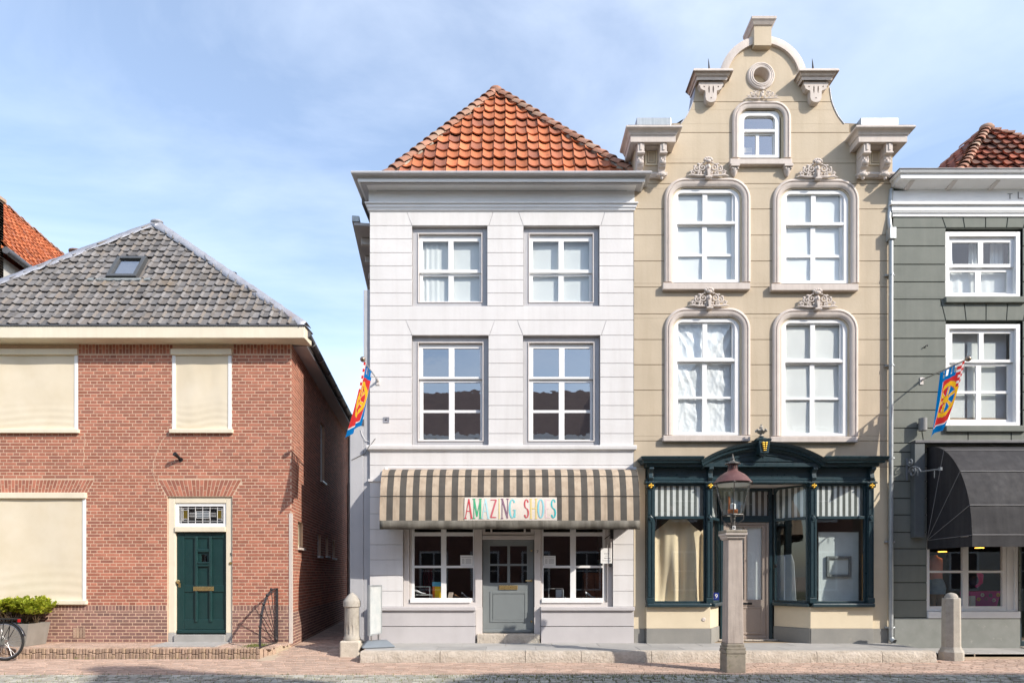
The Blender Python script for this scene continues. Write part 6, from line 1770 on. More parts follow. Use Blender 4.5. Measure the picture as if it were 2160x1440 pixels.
# roof: front plane and the darker left plane
yr = 0.25
C2 = Vector((X(2013, yr), yr, Z(377, yr))); C1 = Vector((X(2480, yr), yr, Z(377, yr))); AP = Vector((X(2079, 1.7), 1.7, Z(276, 1.7)))
U = Vector((1, 0, 0)); Vv = AP-Vector((AP.x, C1.y, C1.z)); SL = Vv.length; Vv.normalize(); NF = U.cross(Vv).normalized(); W0 = (C1-C2).length; ax = AP.x-C2.x
C3 = Vector((X(1962, 5.0), 5.0, C2.z)); RB = AP+Vector((-0.2, 4.5, -0.1)); C4 = Vector((C1.x, 6, C1.z))
C3 = Vector((C2.x-0.35, 6.4, C2.z))
mb = MB(); mb.add([C2, C1, AP, C3, RB, C4], [(0, 1, 2), (0, 2, 4, 3), (1, 5, 4, 2), (3, 4, 5)])
roof = mb.build('roof', MT['rust_tile'], EH, recalc=False)
lay_roof(roof, C2+NF*0.025, U, Vv, W0, SL-0.08, lambda v: ax*v/SL, lambda v: W0-(W0-ax)*v/SL, 0.235, 0.27, 'pan', MT['rust_tile'], shift=0.05, th=0.055, max_single=200, vis=lambda p: p.x)
U2 = (C2-C3).normalized(); V2 = (AP-C2) - U2*((AP-C2).dot(U2)); S2 = V2.length; V2.normalize(); N2 = U2.cross(V2).normalized()
L2 = (C2-C3).length; k2 = (AP-C2).dot(U2)/S2
lay_roof(roof, C3+N2*0.025, U2, V2, L2, S2-0.05, lambda v: 0.0, lambda v: L2+k2*v, 0.235, 0.27, 'pan', MT['rust_tile'], th=0.055, max_single=60, vis=lambda p: p.y)
hip_caps(roof, C2+Vector((0, -0.02, 0.03)), AP+Vector((0, 0, 0.04)), 14, 0.12, MT['hip_tile'])
hip_caps(roof, C1+Vector((0, -0.02, 0.03)), AP+Vector((0, 0, 0.04)), 26, 0.12, MT['hip_tile'])
hip_caps(roof, RB, AP+Vector((0, 0, 0.05)), 14, 0.13, MT['hip_tile'], 'ridge_tile')
MB().ball(AP+Vector((0, -0.03, 0.04)), 0.14, 10, 7, (1.2, 0.9, 0.7)).build('hip_cap', MT['hip_tile'], roof, smooth=True)
# shop window and door
jy = 0.02
win = add_window(EH, (o3[0]+0.003, o3[1]-0.003, Z(1288), o3[3]-0.003), jy, 0.12, 0.07, MT['white_wood'], name='shop_window', wb=0.02)
add_sash(win, (o3[0]+0.073, X(2128), Z(1287), Z(1010)), [(X(1963), X(2035)), (X(2047.5), X(2119.5))], [(Z(1278), Z(1207.5)), (Z(1202.5), Z(1040))], jy+0.04, 0.06, MT['white_wood'], MT['glass_shop'])
MB().box(X(2128)+0.001, o3[1]-0.073, jy+0.03, jy+0.12, Z(1287), o3[3]-0.08).build('window_post', MT['white_wood'], win, bevel=0.005)
MB().box(o3[0]+0.003, o3[1]-0.003, -0.045, 0.10, Z(1303)+0.002, Z(1288.5)).build('sill', MT['white_wood'], win, bevel=0.012)
dr2 = MB().ring(o4[0]+0.003, o4[1]-0.003, 0.13, o4[3]-0.003, 0.06, 0.05, 0.15, 0.06, 0.12).build('shop_door', MT['shop_blue'], EH, bevel=0.005)
MB().box(o4[0]+0.06, o4[1]-0.06, 0.09, 0.095, 0.24, o4[3]-0.06).build('pane', MT['glass_shop'], dr2)
MB().box(o4[0]-0.02, o4[1]+0.02, -0.25, 0.14, 0.09, 0.13).build('doorstep', MT['limestone'], EH, bevel=0.01)

# black shop awning
AWB = thing('black_awning', 'black quarter-round canvas awning over the shop window at the right', 'awning', (10.5, 0, 2.4))
ax0, ax1 = X(1955), 13.2; ap = 1.28; az1, az0 = Z(943), 2.40
prof = [(-ap*math.sin(t), az0+(az1-az0)*math.cos(t)) for t in [pi/2*k/28 for k in range(29)]]
def shell(prof, x0, x1, th, nx=1):
    mb = MB(); m = len(prof); vs = []
    for k in (0, 1):
        for i in range(nx+1):
            xx = x0+(x1-x0)*i/nx
            for (y, z) in prof:
                vs.append((xx, y+k*th, z-k*th))
    f = []
    A = (nx+1)*m
    for i in range(nx):
        for j in range(m-1):
            f.append((i*m+j, (i+1)*m+j, (i+1)*m+j+1, i*m+j+1)); f.append((A+i*m+j+1, A+(i+1)*m+j+1, A+(i+1)*m+j, A+i*m+j))
    for j in range(m-1):
        f.append((j, j+1, A+j+1, A+j)); f.append((nx*m+j+1, nx*m+j, A+nx*m+j, A+nx*m+j+1))
    return mb.add(vs, f)
prof2 = []
for k, (y, z) in enumerate(prof):
    t = pi/2*k/28; ks = [0.0, 0.42, 0.86, 1.27, pi/2]; f = 0.0
    for q0, q1 in zip(ks[:-1], ks[1:]):
        if q0 <= t <= q1: f = math.sin(pi*(t-q0)/(q1-q0))
    prof2.append((y+0.016*f*math.sin(t), z-0.016*f*math.cos(t)))
sh_ = shell(prof2, ax0, ax1, 0.006, 70)
sh_.v = [(p[0], p[1]+0.012*mnoise.noise(Vector((p[0]*2.2, p[2]*3.5, 1))), p[2]+0.008*mnoise.noise(Vector((p[0]*3.0, p[2]*4, 7)))) for p in sh_.v]
can = sh_.build('canopy', MT['black_canvas'], AWB, smooth=True)
side = [(0.0, az0-0.02)] + [(p[0], p[1]) for p in prof]
MB().prism_x(side, ax0-0.001, ax0+0.004).build('side_panel', MT['black_canvas'], AWB)
MB().prism_x(side, ax1-0.004, ax1+0.001).build('side_panel', MT['black_canvas'], AWB)
MB().box(ax0, ax1, -ap-0.004, -ap+0.004, az0-0.22, az0-0.002).build('valance', MT['black_canvas'], AWB)
MB().box(ax0-0.001, ax0+0.006, -ap+0.004, -0.01, az0-0.22, az0-0.022).build('side_valance', MT['black_canvas'], AWB)
for t in (0.0, 0.42, 0.86, 1.27, pi/2):
    y, z = -ap*math.sin(t), az0+(az1-az0)*math.cos(t)
    MB().tube([(ax0, y-0.006, z+0.005), (ax1, y-0.006, z+0.005)], 0.008, 6).build('seam', MT['seam'], AWB)
    if 0.1 < t: MB().tube([(ax0-0.006, y, z), (ax0-0.006, -0.02, az0-0.03+0.0*t)], 0.006, 5).build('side_seam', MT['seam'], AWB)
MB().box(X(1927, -.1), X(1948, -.1), -0.14, 0.0, Z(1133, -.1), Z(935, -.1)).build('side_casing', pm('casing_grey', (0.13, 0.145, 0.15), rough=0.5), AWB, bevel=0.006)
MB().box(X(1927, -.1), 13.3, -0.16, 0.0, Z(934.5, -.1), Z(932, -.1)+0.03).build('head_casing', MT['zinc_dark'], AWB, bevel=0.004)

# ================================================================ striped awning of the shoe shop
AW = thing('striped_awning', 'tan and grey striped canvas awning lettered above the shoe shop', 'awning', (0, -0.4, 2.6))
ax0, ax1 = X(812), X(1339.5); ap = 0.80
az1, az0 = Z(991), Z(1098, -ap)
def aprof(t): return (-0.03-(ap-0.03)*math.sin(t)**0.85 if t > 0 else -0.03, az0+(az1-az0)*math.cos(t))
NT = 24
prof = [aprof(pi/2*k/NT) for k in range(NT+1)]
mb = MB(); ns = 40; wst = (ax1-ax0)/ns
tx = lambda x, t: x + (x-0.5*(ax0+ax1))/(0.5*(ax1-ax0))*(-0.06)*math.sin(t)   # the cloth draws in a little to the front
for i in range(ns):
    mb.cur = 0 if i % 2 == 0 else 1
    a, b = ax0+i*wst, ax0+(i+1)*wst
    vs = []
    for k, (y, z) in enumerate(prof):
        t = pi/2*k/NT; sag = 0.012*math.sin(math.pi*((k/NT*3) % 1.0))
        vs += [(tx(a, t), y+sag*0.6, z-sag), (tx(b, t), y+sag*0.6, z-sag), (tx(a, t), y+sag*0.6+0.004, z-sag-0.004), (tx(b, t), y+sag*0.6+0.004, z-sag-0.004)]
    fs = []
    for k in range(NT):
        o = 4*k; fs += [(o, o+1, o+5, o+4), (o+2, o+6, o+7, o+3)]
    mb.add(vs, fs)
mb.build('canopy', [MT['tan_canvas'], MT['grey_canvas']], AW, smooth=True, recalc=False)
for sx in (ax0, ax1):
    mb = MB(); pts = [(0.0-0.01, az0)] + prof
    vs = [(tx(sx, pi/2*k/NT), y, z) for k, (y, z) in enumerate(prof)] + [(sx, -0.012, z) for (y, z) in prof]
    m = NT+1; fs = [(k, k+1, m+k+1, m+k) for k in range(NT)]
    o = MB().add(vs, fs).build('side_panel', MT['tan_canvas'], AW)
    so = o.modifiers.new('thick', 'SOLIDIFY'); so.thickness = 0.004
for t in (0.62, 1.12):
    y, z = aprof(t); MB().tube([(tx(ax0, t), y-0.003, z+0.003), (tx(ax1, t), y-0.003, z+0.003)], 0.007, 6).build('seam', MT['grey_canvas'], AW)
vz = Z(1115.5, -ap)
n = 60; vs = []
for i in range(n+1):
    xx = tx(ax0, pi/2)+(tx(ax1, pi/2)-tx(ax0, pi/2))*i/n
    vs += [(xx, -ap-0.006, az0+0.008), (xx, -ap-0.010+0.006*math.sin(i*0.9), (az0+vz)/2), (xx, -ap+0.012*math.sin(i*0.55), vz+0.004*math.sin(i*0.8))]
o = MB().add(vs, [(i*3+k, (i+1)*3+k, (i+1)*3+k+1, i*3+k+1) for i in range(n) for k in range(2)]).build('valance', MT['valance'], AW, smooth='all')
so = o.modifiers.new('thick', 'SOLIDIFY'); so.thickness = 0.005
MB().box(X(816), X(1338), -0.07, 0.0, Z(991), Z(986.5)).build('head_rail', MT['pale_wood'], AW, bevel=0.006)
MB().box(X(814), X(819), -0.09, 0.0, Z(1000), Z(986)).build('end_bracket', MT['white_wood'], AW, bevel=0.006)
MB().box(X(1335), X(1341), -0.09, 0.0, Z(1000), Z(986)).build('end_bracket', MT['white_wood'], AW, bevel=0.006)
# lettered panel on the lowest field
t0, t1 = 1.145, pi/2-0.01
def sheet_fn(x, z, l):
    t = t1+(t0-t1)*z; y, zz = aprof(t); t2 = t-0.02; y2, z2 = aprof(t2)
    tang = Vector((0, y2-y, z2-zz)).normalized(); nn = Vector((0, -tang.z, tang.y))
    if nn.y > 0: nn = -nn
    return (x, y+nn.y*(0.004+l), zz+nn.z*(0.004+l))
pxa, pxb = X(979.5, -ap), X(1175, -ap)
vs = []; n = 8
for k in range(n+1): vs += [sheet_fn(pxa, k/n, 0.003), sheet_fn(pxb, k/n, 0.003)]
sp = MB().add(vs, [(2*k, 2*k+1, 2*k+3, 2*k+2) for k in range(n)]).build('sign_panel', MT['sign_cloth'], AW, recalc=False)
lc = {'red': (0.55, 0.02, 0.035), 'green': (0.02, 0.38, 0.16), 'pale': (0.42, 0.68, 0.72), 'yellow': (0.75, 0.58, 0.20), 'purple': (0.20, 0.09, 0.15), 'aqua': (0.15, 0.55, 0.58), 'rose': (0.55, 0.07, 0.10), 'pink': (0.78, 0.58, 0.60), 'teal': (0.0, 0.45, 0.48), 'sky': (0.22, 0.58, 0.66)}
LM = {k: pm('letter_'+k, v, tuple(min(0.9, c*0.75+0.12) for c in v), scale=9, rough=0.8) for k, v in lc.items()}
txt = [('A', 'red', 982, 13), ('M', 'green', 999, 15), ('A', 'pale', 1017.5, 13), ('Z', 'rose', 1034.5, 13), ('I', 'yellow', 1050, 6), ('N', 'purple', 1058.5, 13), ('G', 'aqua', 1074, 14), ('S', 'red', 1105, 11), ('H', 'yellow', 1119, 13), ('O', 'sky', 1134.5, 13), ('E', 'pink', 1150.5, 11), ('S', 'teal', 1162, 11)]
for (ch, col, px0, pw) in txt:
    mb = MB()
    # letters are split along their height so they follow the curve of the cloth
    glyph_mesh(mb, ch, X(px0, -ap), 0.08, pw/107.0, 0.84, lambda x, z, l: sheet_fn(x, z, l+0.004), asp=0.40)
    mb.build('letter', LM[col], sp, recalc=False)
# crank gear under the awning at the right
mb = MB(); gx = X(1290, -0.06)
mb.box(gx-0.03, gx+0.03, -0.13, 0.0, Z(1136), Z(1112)); mb.tube([(gx, -0.1, Z(1125)), (gx-0.16, -0.16, Z(1137))], 0.008, 6)
mb.build('crank_gear', MT['black'], AW)
MB().tube([(gx-0.01, -0.05, Z(1136)), (gx-0.01, -0.05, Z(1184))], 0.010, 8).build('crank_rod', MT['pale_wood'], AW)
MB().tube([(gx-0.01, -0.03, Z(1191.5)), (gx-0.01, -0.085, Z(1191.5))], [0.045, 0.03], 12).build('crank_eye', MT['black'], AW)

# ================================================================ flags
def flag(name_label, mx, mz, length_fn, shift_fn, blue_gap):
    root = thing('hanging_flag', name_label, 'flag', (mx, 0, mz))
    MB().tube([(mx, 0.0, mz), (mx, -0.04, mz), (mx, -1.30, mz-0.01)], 0.014, 10).build('pole', MT['steel'], root, smooth=True)
    MB().ball((mx, -1.335, mz-0.01), 0.052, 16, 10).build('finial', pm('bronze_ball', (0.33, 0.26, 0.20), rough=0.25, metal=0.7), root, smooth=True)
    br = MB(); br.box(mx-0.035, mx+0.035, -0.015, 0.0, mz-0.09, mz+0.06); br.tube([(mx, -0.01, mz), (mx, -0.10, mz)], 0.024, 10)
    br.build('bracket', MT['pale_wood'], root)
    nu, nv = 56, 100; ya, yb = -0.57, -1.25; vs, fs, cols = [], [], []
    for j in range(nv+1):
        for i in range(nu+1):
            u, v = i/nu, j/nv; L = length_fn(u)
            rip = 0.030*math.sin(u*8+v*2.2)*(0.3+v) + 0.012*math.sin(u*17-v*3)
            drape = 0.0
            vs.append((mx+shift_fn(u)*v**1.15+rip, ya+(yb-ya)*u*(1-0.10*v), mz-0.02-L*v))
    B, R_, Yl, Wt = (0.0, 0.16, 0.46), (0.62, 0.035, 0.035), (0.85, 0.48, 0.02), (0.75, 0.72, 0.72)
    def colour(u, v):
        xm, zm = u*0.68, v*1.25
        if v < 0.17:
            if u > 0.74: return R_ if (int((u-0.74)/0.13)+int(v/0.045)) % 2 else Wt
            return B
        if u > 0.80 and v < 0.36: return R_ if (int((u-0.80)/0.10)+int(v/0.045)) % 2 else Wt
        if u < 0.12 or v > 0.90 or (v > 0.80 and u < 0.0): return B
        if v > 0.875 or u < 0.145: return Wt
        dx_, dz_ = xm-0.37, zm-0.63; r = math.hypot(dx_, dz_*0.84)
        if 0.215 < r < 0.285: return Yl
        if 0.205 < r <= 0.215 or 0.285 <= r < 0.295: return (0.45, 0.10, 0.12)
        if r < 0.062: return Yl
        if r < 0.072: return (0.45, 0.05, 0.06)
        if r <= 0.205:
            a = math.atan2(dz_*0.84, dx_)
            for k in range(6):
                d = abs((a-k*pi/3+0.4+pi) % (2*pi)-pi)*r
                wd = 0.020+0.06*max(0, r-0.09)
                if d < wd: return Yl
                if d < wd+0.007: return (0.75, 0.60, 0.50)
            return B if (blue_gap and u > 0.5) else R_
        return R_
    def hole(u, v): return v < 0.115 and u < 0.74 and v > 0.012 and (u*5.4) % 1.0 > 0.58
    def cut(u, v): return v > 0.93 and (u < 0.5 and v > 0.93+0.07*(1-u*1.6)) and False
    for j in range(nv):
        for i in range(nu):
            u, v = (i+0.5)/nu, (j+0.5)/nv
            if hole(u, v): continue
            a = j*(nu+1)+i; fs.append((a, a+1, a+nu+2, a+nu+1)); cols.append(colour(u, v))
    mb = MB(); mb.add(vs, fs); me = mb.mesh('banner', FLAG_MAT, smooth='all', off=Vector(root.location), recalc=False)
    at = me.attributes.new('print', 'FLOAT_COLOR', 'FACE')
    at.data.foreach_set('color', [c for q in cols for c in (*q, 1.0)])
    link_obj('banner', me, root)
    return root
FLAG_MAT = attr_mat('flag_cloth', 0.85, trans=0.35)
flag('red, yellow and blue wheel flag on the white house', X(797.5), Z(803), lambda u: 1.06+0.38*u, lambda u: -0.24-0.12*u, False)
flag('red, yellow and blue wheel flag on the grey-green house', X(1943.5), Z(802), lambda u: 1.30-0.06*u, lambda u: -0.20-0.12*u, True)

# ================================================================ rain pipe between the beige and the grey-green house
RP = thing('rain_pipe', 'grey zinc rain pipe between the beige and the grey-green house', 'drainpipe', (X(1879.5), -0.07, 0.2))
px = X(1879, -.07)
MB().box(px-0.065, px+0.07, -0.15, -0.005, Z(507, -.07), Z(483, -.07)).build('hopper', MT['zinc'], RP, bevel=0.008)
MB().tube([(px, -0.075, Z(507, -.07)), (px, -0.075, 0.32)], 0.045, 14).build('pipe', MT['zinc'], RP, smooth=True)
MB().tube([(px, -0.075, 0.33), (px+0.01, -0.09, 0.28), (px+0.03, -0.15, 0.25)], [0.05, 0.055, 0.055], 12, caps=False).build('shoe', MT['zinc'], RP, smooth=True)
MB().tube([(px, -0.05, Z(483, -.07)), (px, 0.0, Z(455, -.07)), (px+0.05, 0.0, Z(400))], 0.045, 12).build('swan_neck', MT['zinc'], RP, smooth=True)
for yy in (579, 770, 965.5, 1142, 1323):
    mb = MB(); zz = Z(yy, -.07); mb.tube([(px, -0.075, zz-0.02), (px, -0.075, zz+0.02)], 0.054, 14); mb.box(px-0.105, px+0.105, -0.03, -0.018, zz-0.018, zz+0.018); mb.tube([(px-0.1, -0.03, zz), (px+0.1, -0.03, zz)], 0.022, 8)
    mb.build('pipe_clip', MT['zinc'], RP, smooth=True)

# ================================================================ stone post with lantern
LP = thing('street_lamp', 'old gas lantern with red hood on square stone post', 'street lamp', (X(1545, -2.5), -2.5, 0))
lx, ly = X(1545.5, -2.5), -2.5
sc = (CAM_D+ly)/FPX
def lz(py): return Z(py, ly)
mb = MB(); mb.box(lx-0.165, lx+0.165, ly-0.165, ly+0.165, -0.12, lz(1376)); mb.build('foot', MT['post_foot'], LP, bevel=0.015)
mb = MB(); mb.box(lx-0.172, lx+0.172, ly-0.172, ly+0.172, lz(1376)+0.002, lz(1368)); mb.box(lx-0.165, lx+0.165, ly-0.165, ly+0.165, lz(1368)+0.001, lz(1362)); mb.box(lx-0.150, lx+0.150, ly-0.150, ly+0.150, lz(1362)+0.001, lz(1355)); mb.build('foot_moulding', MT['post_foot'], LP, bevel=0.012)
vs = []
mb = MB(); a, b = 0.138, 0.122
mb.add([(lx-a, ly-a, lz(1355)+0.001), (lx+a, ly-a, lz(1355)+0.001), (lx+a, ly+a, lz(1355)+0.001), (lx-a, ly+a, lz(1355)+0.001), (lx-b, ly-b, lz(1138)), (lx+b, ly-b, lz(1138)), (lx+b, ly+b, lz(1138)), (lx-b, ly+b, lz(1138))], [(0, 1, 5, 4), (1, 2, 6, 5), (2, 3, 7, 6), (3, 0, 4, 7), (4, 5, 6, 7), (3, 2, 1, 0)])
mb.build('shaft', MT['post_stone'], LP, bevel=0.012)
mb = MB(); mb.cornice(lx-0.123, lx+0.123, [(0.0, lz(1138)), (0.03, lz(1135)), (0.035, lz(1131)), (0.06, lz(1129)), (0.065, lz(1125))], ly-0.123, ly+0.18, ly+0.18); mb.build('cap_moulding', MT['stone'], LP, bevel=0.004)
mb = MB(); mb.box(lx-0.185, lx+0.185, ly-0.185, ly+0.185, lz(1125)+0.001, lz(1118)); mb.build('cap_slab', MT['post_foot'], LP, bevel=0.015)
# iron stem and cradle
zb = lz(1118)
mb = MB(); mb.lathe([(0.035, 0), (0.035, 0.22), (0.05, 0.23), (0.05, 0.26)], (lx+0.01, ly, zb), 12); mb.build('stem', MT['lantern_metal'], LP, smooth=True)
MB().box(lx-0.02, lx+0.03, ly-0.052, ly-0.040, zb+0.01, zb+0.075).build('number_tag', MT['white_wood'], LP)
digit_mesh('5', 0.06, MT['print_black'], LP, (lx+0.005, ly-0.057, zb+0.043), 'lamp_number')
zl0, zl1 = lz(1086), lz(1020)                      # lantern glass from bottom to top
rb, rt = 0.175, 0.315
for k in range(4):
    a = pi/4+pi/2*k+0.25; c, s_ = math.cos(a), math.sin(a)
    MB().tube([(lx+0.03*c, ly+0.03*s_, zb+0.05), (lx+0.10*c, ly+0.10*s_, zb+0.13), (lx+rb*c, ly+rb*s_, zl0-0.08), (lx+rb*c, ly+rb*s_, zl0)], 0.010, 6).build('cradle_arm', MT['lantern_metal'], LP, smooth=True)
NSD = 6; aoff = 0.26
def hexring(r, z, t, h, nm, mat):
    pts = [(lx+r*math.cos(aoff+2*pi*k/NSD), ly+r*math.sin(aoff+2*pi*k/NSD), z) for k in range(NSD+1)]
    MB().tube(pts, t, 8).build(nm, mat, LP, smooth=True)
hexring(rb, zl0, 0.014, 0, 'lower_ring', MT['lantern_metal']); hexring(rt, zl1, 0.016, 0, 'upper_ring', MT['lantern_metal'])
for k in range(NSD):
    a = aoff+2*pi*k/NSD; a2 = aoff+2*pi*(k+1)/NSD
    MB().tube([(lx+rb*math.cos(a), ly+rb*math.sin(a), zl0), (lx+rt*math.cos(a), ly+rt*math.sin(a), zl1)], 0.009, 6).build('glazing_bar', MT['lantern_metal'], LP)
    g = 0.985
    q = [(lx+rb*g*math.cos(a), ly+rb*g*math.sin(a), zl0), (lx+rb*g*math.cos(a2), ly+rb*g*math.sin(a2), zl0), (lx+rt*g*math.cos(a2), ly+rt*g*math.sin(a2), zl1), (lx+rt*g*math.cos(a), ly+rt*g*math.sin(a), zl1)]
    n_ = (Vector(q[1])-Vector(q[0])).cross(Vector(q[3])-Vector(q[0])).normalized()*0.003
    MB().add([tuple(Vector(p)+n_) for p in q]+[tuple(Vector(p)-n_) for p in q], [(0, 1, 2, 3), (7, 6, 5, 4), (0, 4, 5, 1), (1, 5, 6, 2), (2, 6, 7, 3), (3, 7, 4, 0)]).build('pane', MT['glass_clear'], LP)
# hood, chimney, finial
MB().lathe([(rt+0.012, 0), (rt*0.93, 0.03), (rt*0.78, 0.095), (rt*0.62, 0.14), (rt*0.42, 0.18), (0.10, 0.195), (0.088, 0.21)], (lx, ly, zl1+0.012), 28).build('hood', MT['lantern_red'], LP, smooth=True)
MB().lathe([(rt-0.02, 0.0), (rt*0.6, 0.03), (0.1, 0.05)], (lx, ly, zl1-0.02), 24).build('reflector', MT['white_wood'], LP, smooth=True)
MB().lathe([(0.082, 0), (0.082, 0.115)], (lx, ly, zl1+0.222), 20).build('chimney', MT['lantern_red'], LP, smooth=True)
for k in range(14):
    a = 2*pi*k/14; MB().box(-0.006, 0.006, -0.003, 0.003, 0, 0.07).M
    MB(Matrix.Translation((lx+0.083*math.cos(a), ly+0.083*math.sin(a), zl1+0.25)) @ Matrix.Rotation(a+pi/2, 4, 'Z')).box(-0.006, 0.006, -0.003, 0.003, 0, 0.065).build('vent_slot', MT['black'], LP)
MB().lathe([(0.13, 0), (0.125, 0.012), (0.06, 0.04), (0.035, 0.055), (0.028, 0.075), (0.032, 0.09), (0.018, 0.11), (0.012, 0.14), (0.002, 0.18)], (lx, ly, zl1+0.335), 18).build('finial', MT['lantern_metal'], LP, smooth=True)
# burner
MB().lathe([(0.016, 0), (0.016, 0.30)], (lx-0.06, ly, zl0+0.02), 8).build('gas_pipe', MT['copper'], LP)
MB().lathe([(0.075, 0), (0.085, 0.02), (0.085, 0.065), (0.06, 0.07)], (lx+0.0, ly, zl0+0.03), 14).build('burner', MT['copper'], LP, smooth=True)
MB().lathe([(0.05, 0), (0.05, 0.08), (0.03, 0.10)], (lx+0.0, ly, zl0+0.102), 14).build('mantle', MT['paper'], LP, smooth=True)

# ================================================================ stone bollards
B1 = thing('stone_bollard', 'round fluted stone bollard on square foot at the alley corner', 'bollard', (X(741, -0.8), -0.8, 0))
bx_, by_ = X(742.5, -0.8), -0.8
def bz(py): return Z(py, by_)
MB().box(bx_-0.195, bx_+0.195, by_-0.195, by_+0.195, -0.05, bz(1349)).build('foot', MT['bollard_foot'], B1, bevel=0.03)
n = 24; vs, fs = [], []
prof = [(0.155, 1349), (0.165, 1345), (0.150, 1341), (0.145, 1338), (0.145, 1335), (0.145, 1318), (0.143, 1316), (0.140, 1282), (0.143, 1280), (0.168, 1278), (0.168, 1268), (0.160, 1266), (0.095, 1256), (0.03, 1250), (0.01, 1249)]
for (r, py) in prof:
    for k in range(n*2):
        a = 2*pi*k/(n*2); rr = r
        if 1318 <= py <= 1335 and k % 4 in (1, 2): rr -= 0.018
        vs.append((bx_+rr*math.cos(a)+0.003*mnoise.noise(Vector((a*3, py*0.2, 0))), by_+rr*math.sin(a), bz(py)))
m = n*2
fs = [(i*m+k, i*m+(k+1) % m, (i+1)*m+(k+1) % m, (i+1)*m+k) for i in range(len(prof)-1) for k in range(m)] + [tuple((len(prof)-1)*m+k for k in range(m))]
MB().add(vs, fs).build('shaft', MT['bollard'], B1, smooth=True)
B2 = thing('stone_bollard', 'octagonal pale stone bollard with domed top near the black awning', 'bollard', (X(2006, -1.05), -1.05, 0))
bx_, by_ = X(2006.5, -1.05), -1.05
mb = MB(); mb.lathe([(0.215, -0.05), (0.215, 0.16), (0.19, 0.20), (0.165, 0.26), (0.158, Z(1262, by_)), (0.15, Z(1260, by_))], (bx_, by_, 0), 8, a0=pi/8); mb.build('shaft', MT['bollard'], B2, bevel=0.01)
MB().lathe([(0.115, 0), (0.11, 0.03), (0.085, 0.07), (0.05, 0.09), (0.01, 0.10)], (bx_, by_, Z(1260, by_)), 20).build('dome', MT['bollard'], B2, smooth=True)

# ================================================================ iron fan railing
FR = thing('fan_railing', 'black wrought iron quarter-circle fan railing on the brick stoop', 'railing', (X(586), 0, PAVE_Z))
fx = X(585); zt_ = Z(1240); zb_ = PAVE_Z+0.03
def fp(t): return Vector((fx, -0.03-0.87*math.sin(t)**0.9 if t > 0 else -0.03, zb_+0.08+(zt_-zb_-0.08)*math.cos(t)**0.85 if t < pi/2-1e-6 else zb_))
def bar_path(pts, w, h, nm, parent):
    mb = MB()
    for A, B in zip(pts[:-1], pts[1:]):
        A, B = Vector(A), Vector(B); d = (B-A).normalized(); s_ = Vector((1, 0, 0)); u_ = s_.cross(d).normalized()
        A2, B2_ = A-d*0.003, B+d*0.003
        mb.add([A2+s_*w+u_*h, A2-s_*w+u_*h, A2-s_*w-u_*h, A2+s_*w-u_*h, B2_+s_*w+u_*h, B2_-s_*w+u_*h, B2_-s_*w-u_*h, B2_+s_*w-u_*h], [(0, 1, 5, 4), (1, 2, 6, 5), (2, 3, 7, 6), (3, 0, 4, 7), (0, 3, 2, 1), (4, 5, 6, 7)])
    return mb.build(nm, MT['iron'], parent)
bar_path([fp(pi/2*k/16) for k in range(17)], 0.022, 0.009, 'arch_bar', FR)
MB().box(fx-0.025, fx+0.025, -0.035, -0.012, zb_, zt_+0.005).build('wall_bar', MT['iron'], FR)
MB().box(fx-0.012, fx+0.012, -0.90, -0.03, PAVE_Z+0.002, PAVE_Z+0.022).build('floor_bar', MT['iron'], FR)
hub = Vector((fx, -0.07, zb_+0.06))
MB().ball(hub, 0.035, 12, 8).build('hub', MT['iron'], FR, smooth=True)
for k, t in enumerate((0.30, 0.58, 0.86, 1.10, 1.34)):
    MB().tube([hub, fp(t)], 0.008, 6).build('spoke', MT['iron'], FR)
    d = (fp(t)-hub).normalized(); MB().ball(fp(t)+d*0.032, 0.028, 12, 8).build('knob', MT['iron'], FR, smooth=True)

# ================================================================ small black spotlight on the brick wall
SP = thing('wall_spotlight', 'small black spotlight on the brick wall above the green door', 'lamp', (X(381), 0, Z(966)))
sx, sz = X(381), Z(966)
MB().tube([(sx+0.01, -0.002, sz-0.03), (sx+0.01, -0.02, sz-0.03)], 0.045, 14).build('rose', MT['black'], SP, smooth=True)
MB().tube([(sx+0.01, -0.01, sz-0.03), (sx-0.01, -0.10, sz+0.02), (sx-0.03, -0.18, sz+0.06)], [0.025, 0.035, 0.045], 12).build('lamp_head', MT['black'], SP, smooth=True)

# ================================================================ grey cylinder lamp, hook and sign bracket on the grey-green wall
CL = thing('cylinder_lamp', 'grey cylinder lamp on the grey-green wall above the black awning', 'lamp', (X(1947.5), 0, Z(895)))
cx, cz = X(1946.5, -.12), Z(895, -.12)
MB().tube([(cx, -0.12, cz-0.13), (cx, -0.12, cz+0.13)], 0.078, 20).build('lamp_body', pm('lamp_grey', (0.25, 0.25, 0.25), rough=0.5), CL, smooth=True)
MB().box(cx-0.03, cx+0.03, -0.06, 0.0, cz-0.05, cz+0.05).build('wall_mount', MT['zinc_dark'], CL)
HK = thing('wall_hook', 'small rusty iron hook in the grey-green wall', 'hook', (X(1950), 0, Z(731)))
MB().tube([(X(1947), 0, Z(733)), (X(1948), -0.03, Z(733)), (X(1951), -0.05, Z(730)), (X(1954), -0.04, Z(728)), (X(1955), -0.02, Z(731))], 0.009, 6).build('hook', MT['iron'], HK)
SBK = thing('sign_bracket', 'grey wrought iron scroll bracket beside the black awning', 'bracket', (X(1910), 0, Z(995)))
bx0, z0_ = X(1912), Z(1000)
M_ = MT['lantern_metal']; BM = pm('bracket_grey', (0.20, 0.22, 0.24), rough=0.5)
MB().box(bx0-0.02, bx0+0.02, -0.02, 0.0, Z(1013), Z(966)).build('wall_bar', BM, SBK)
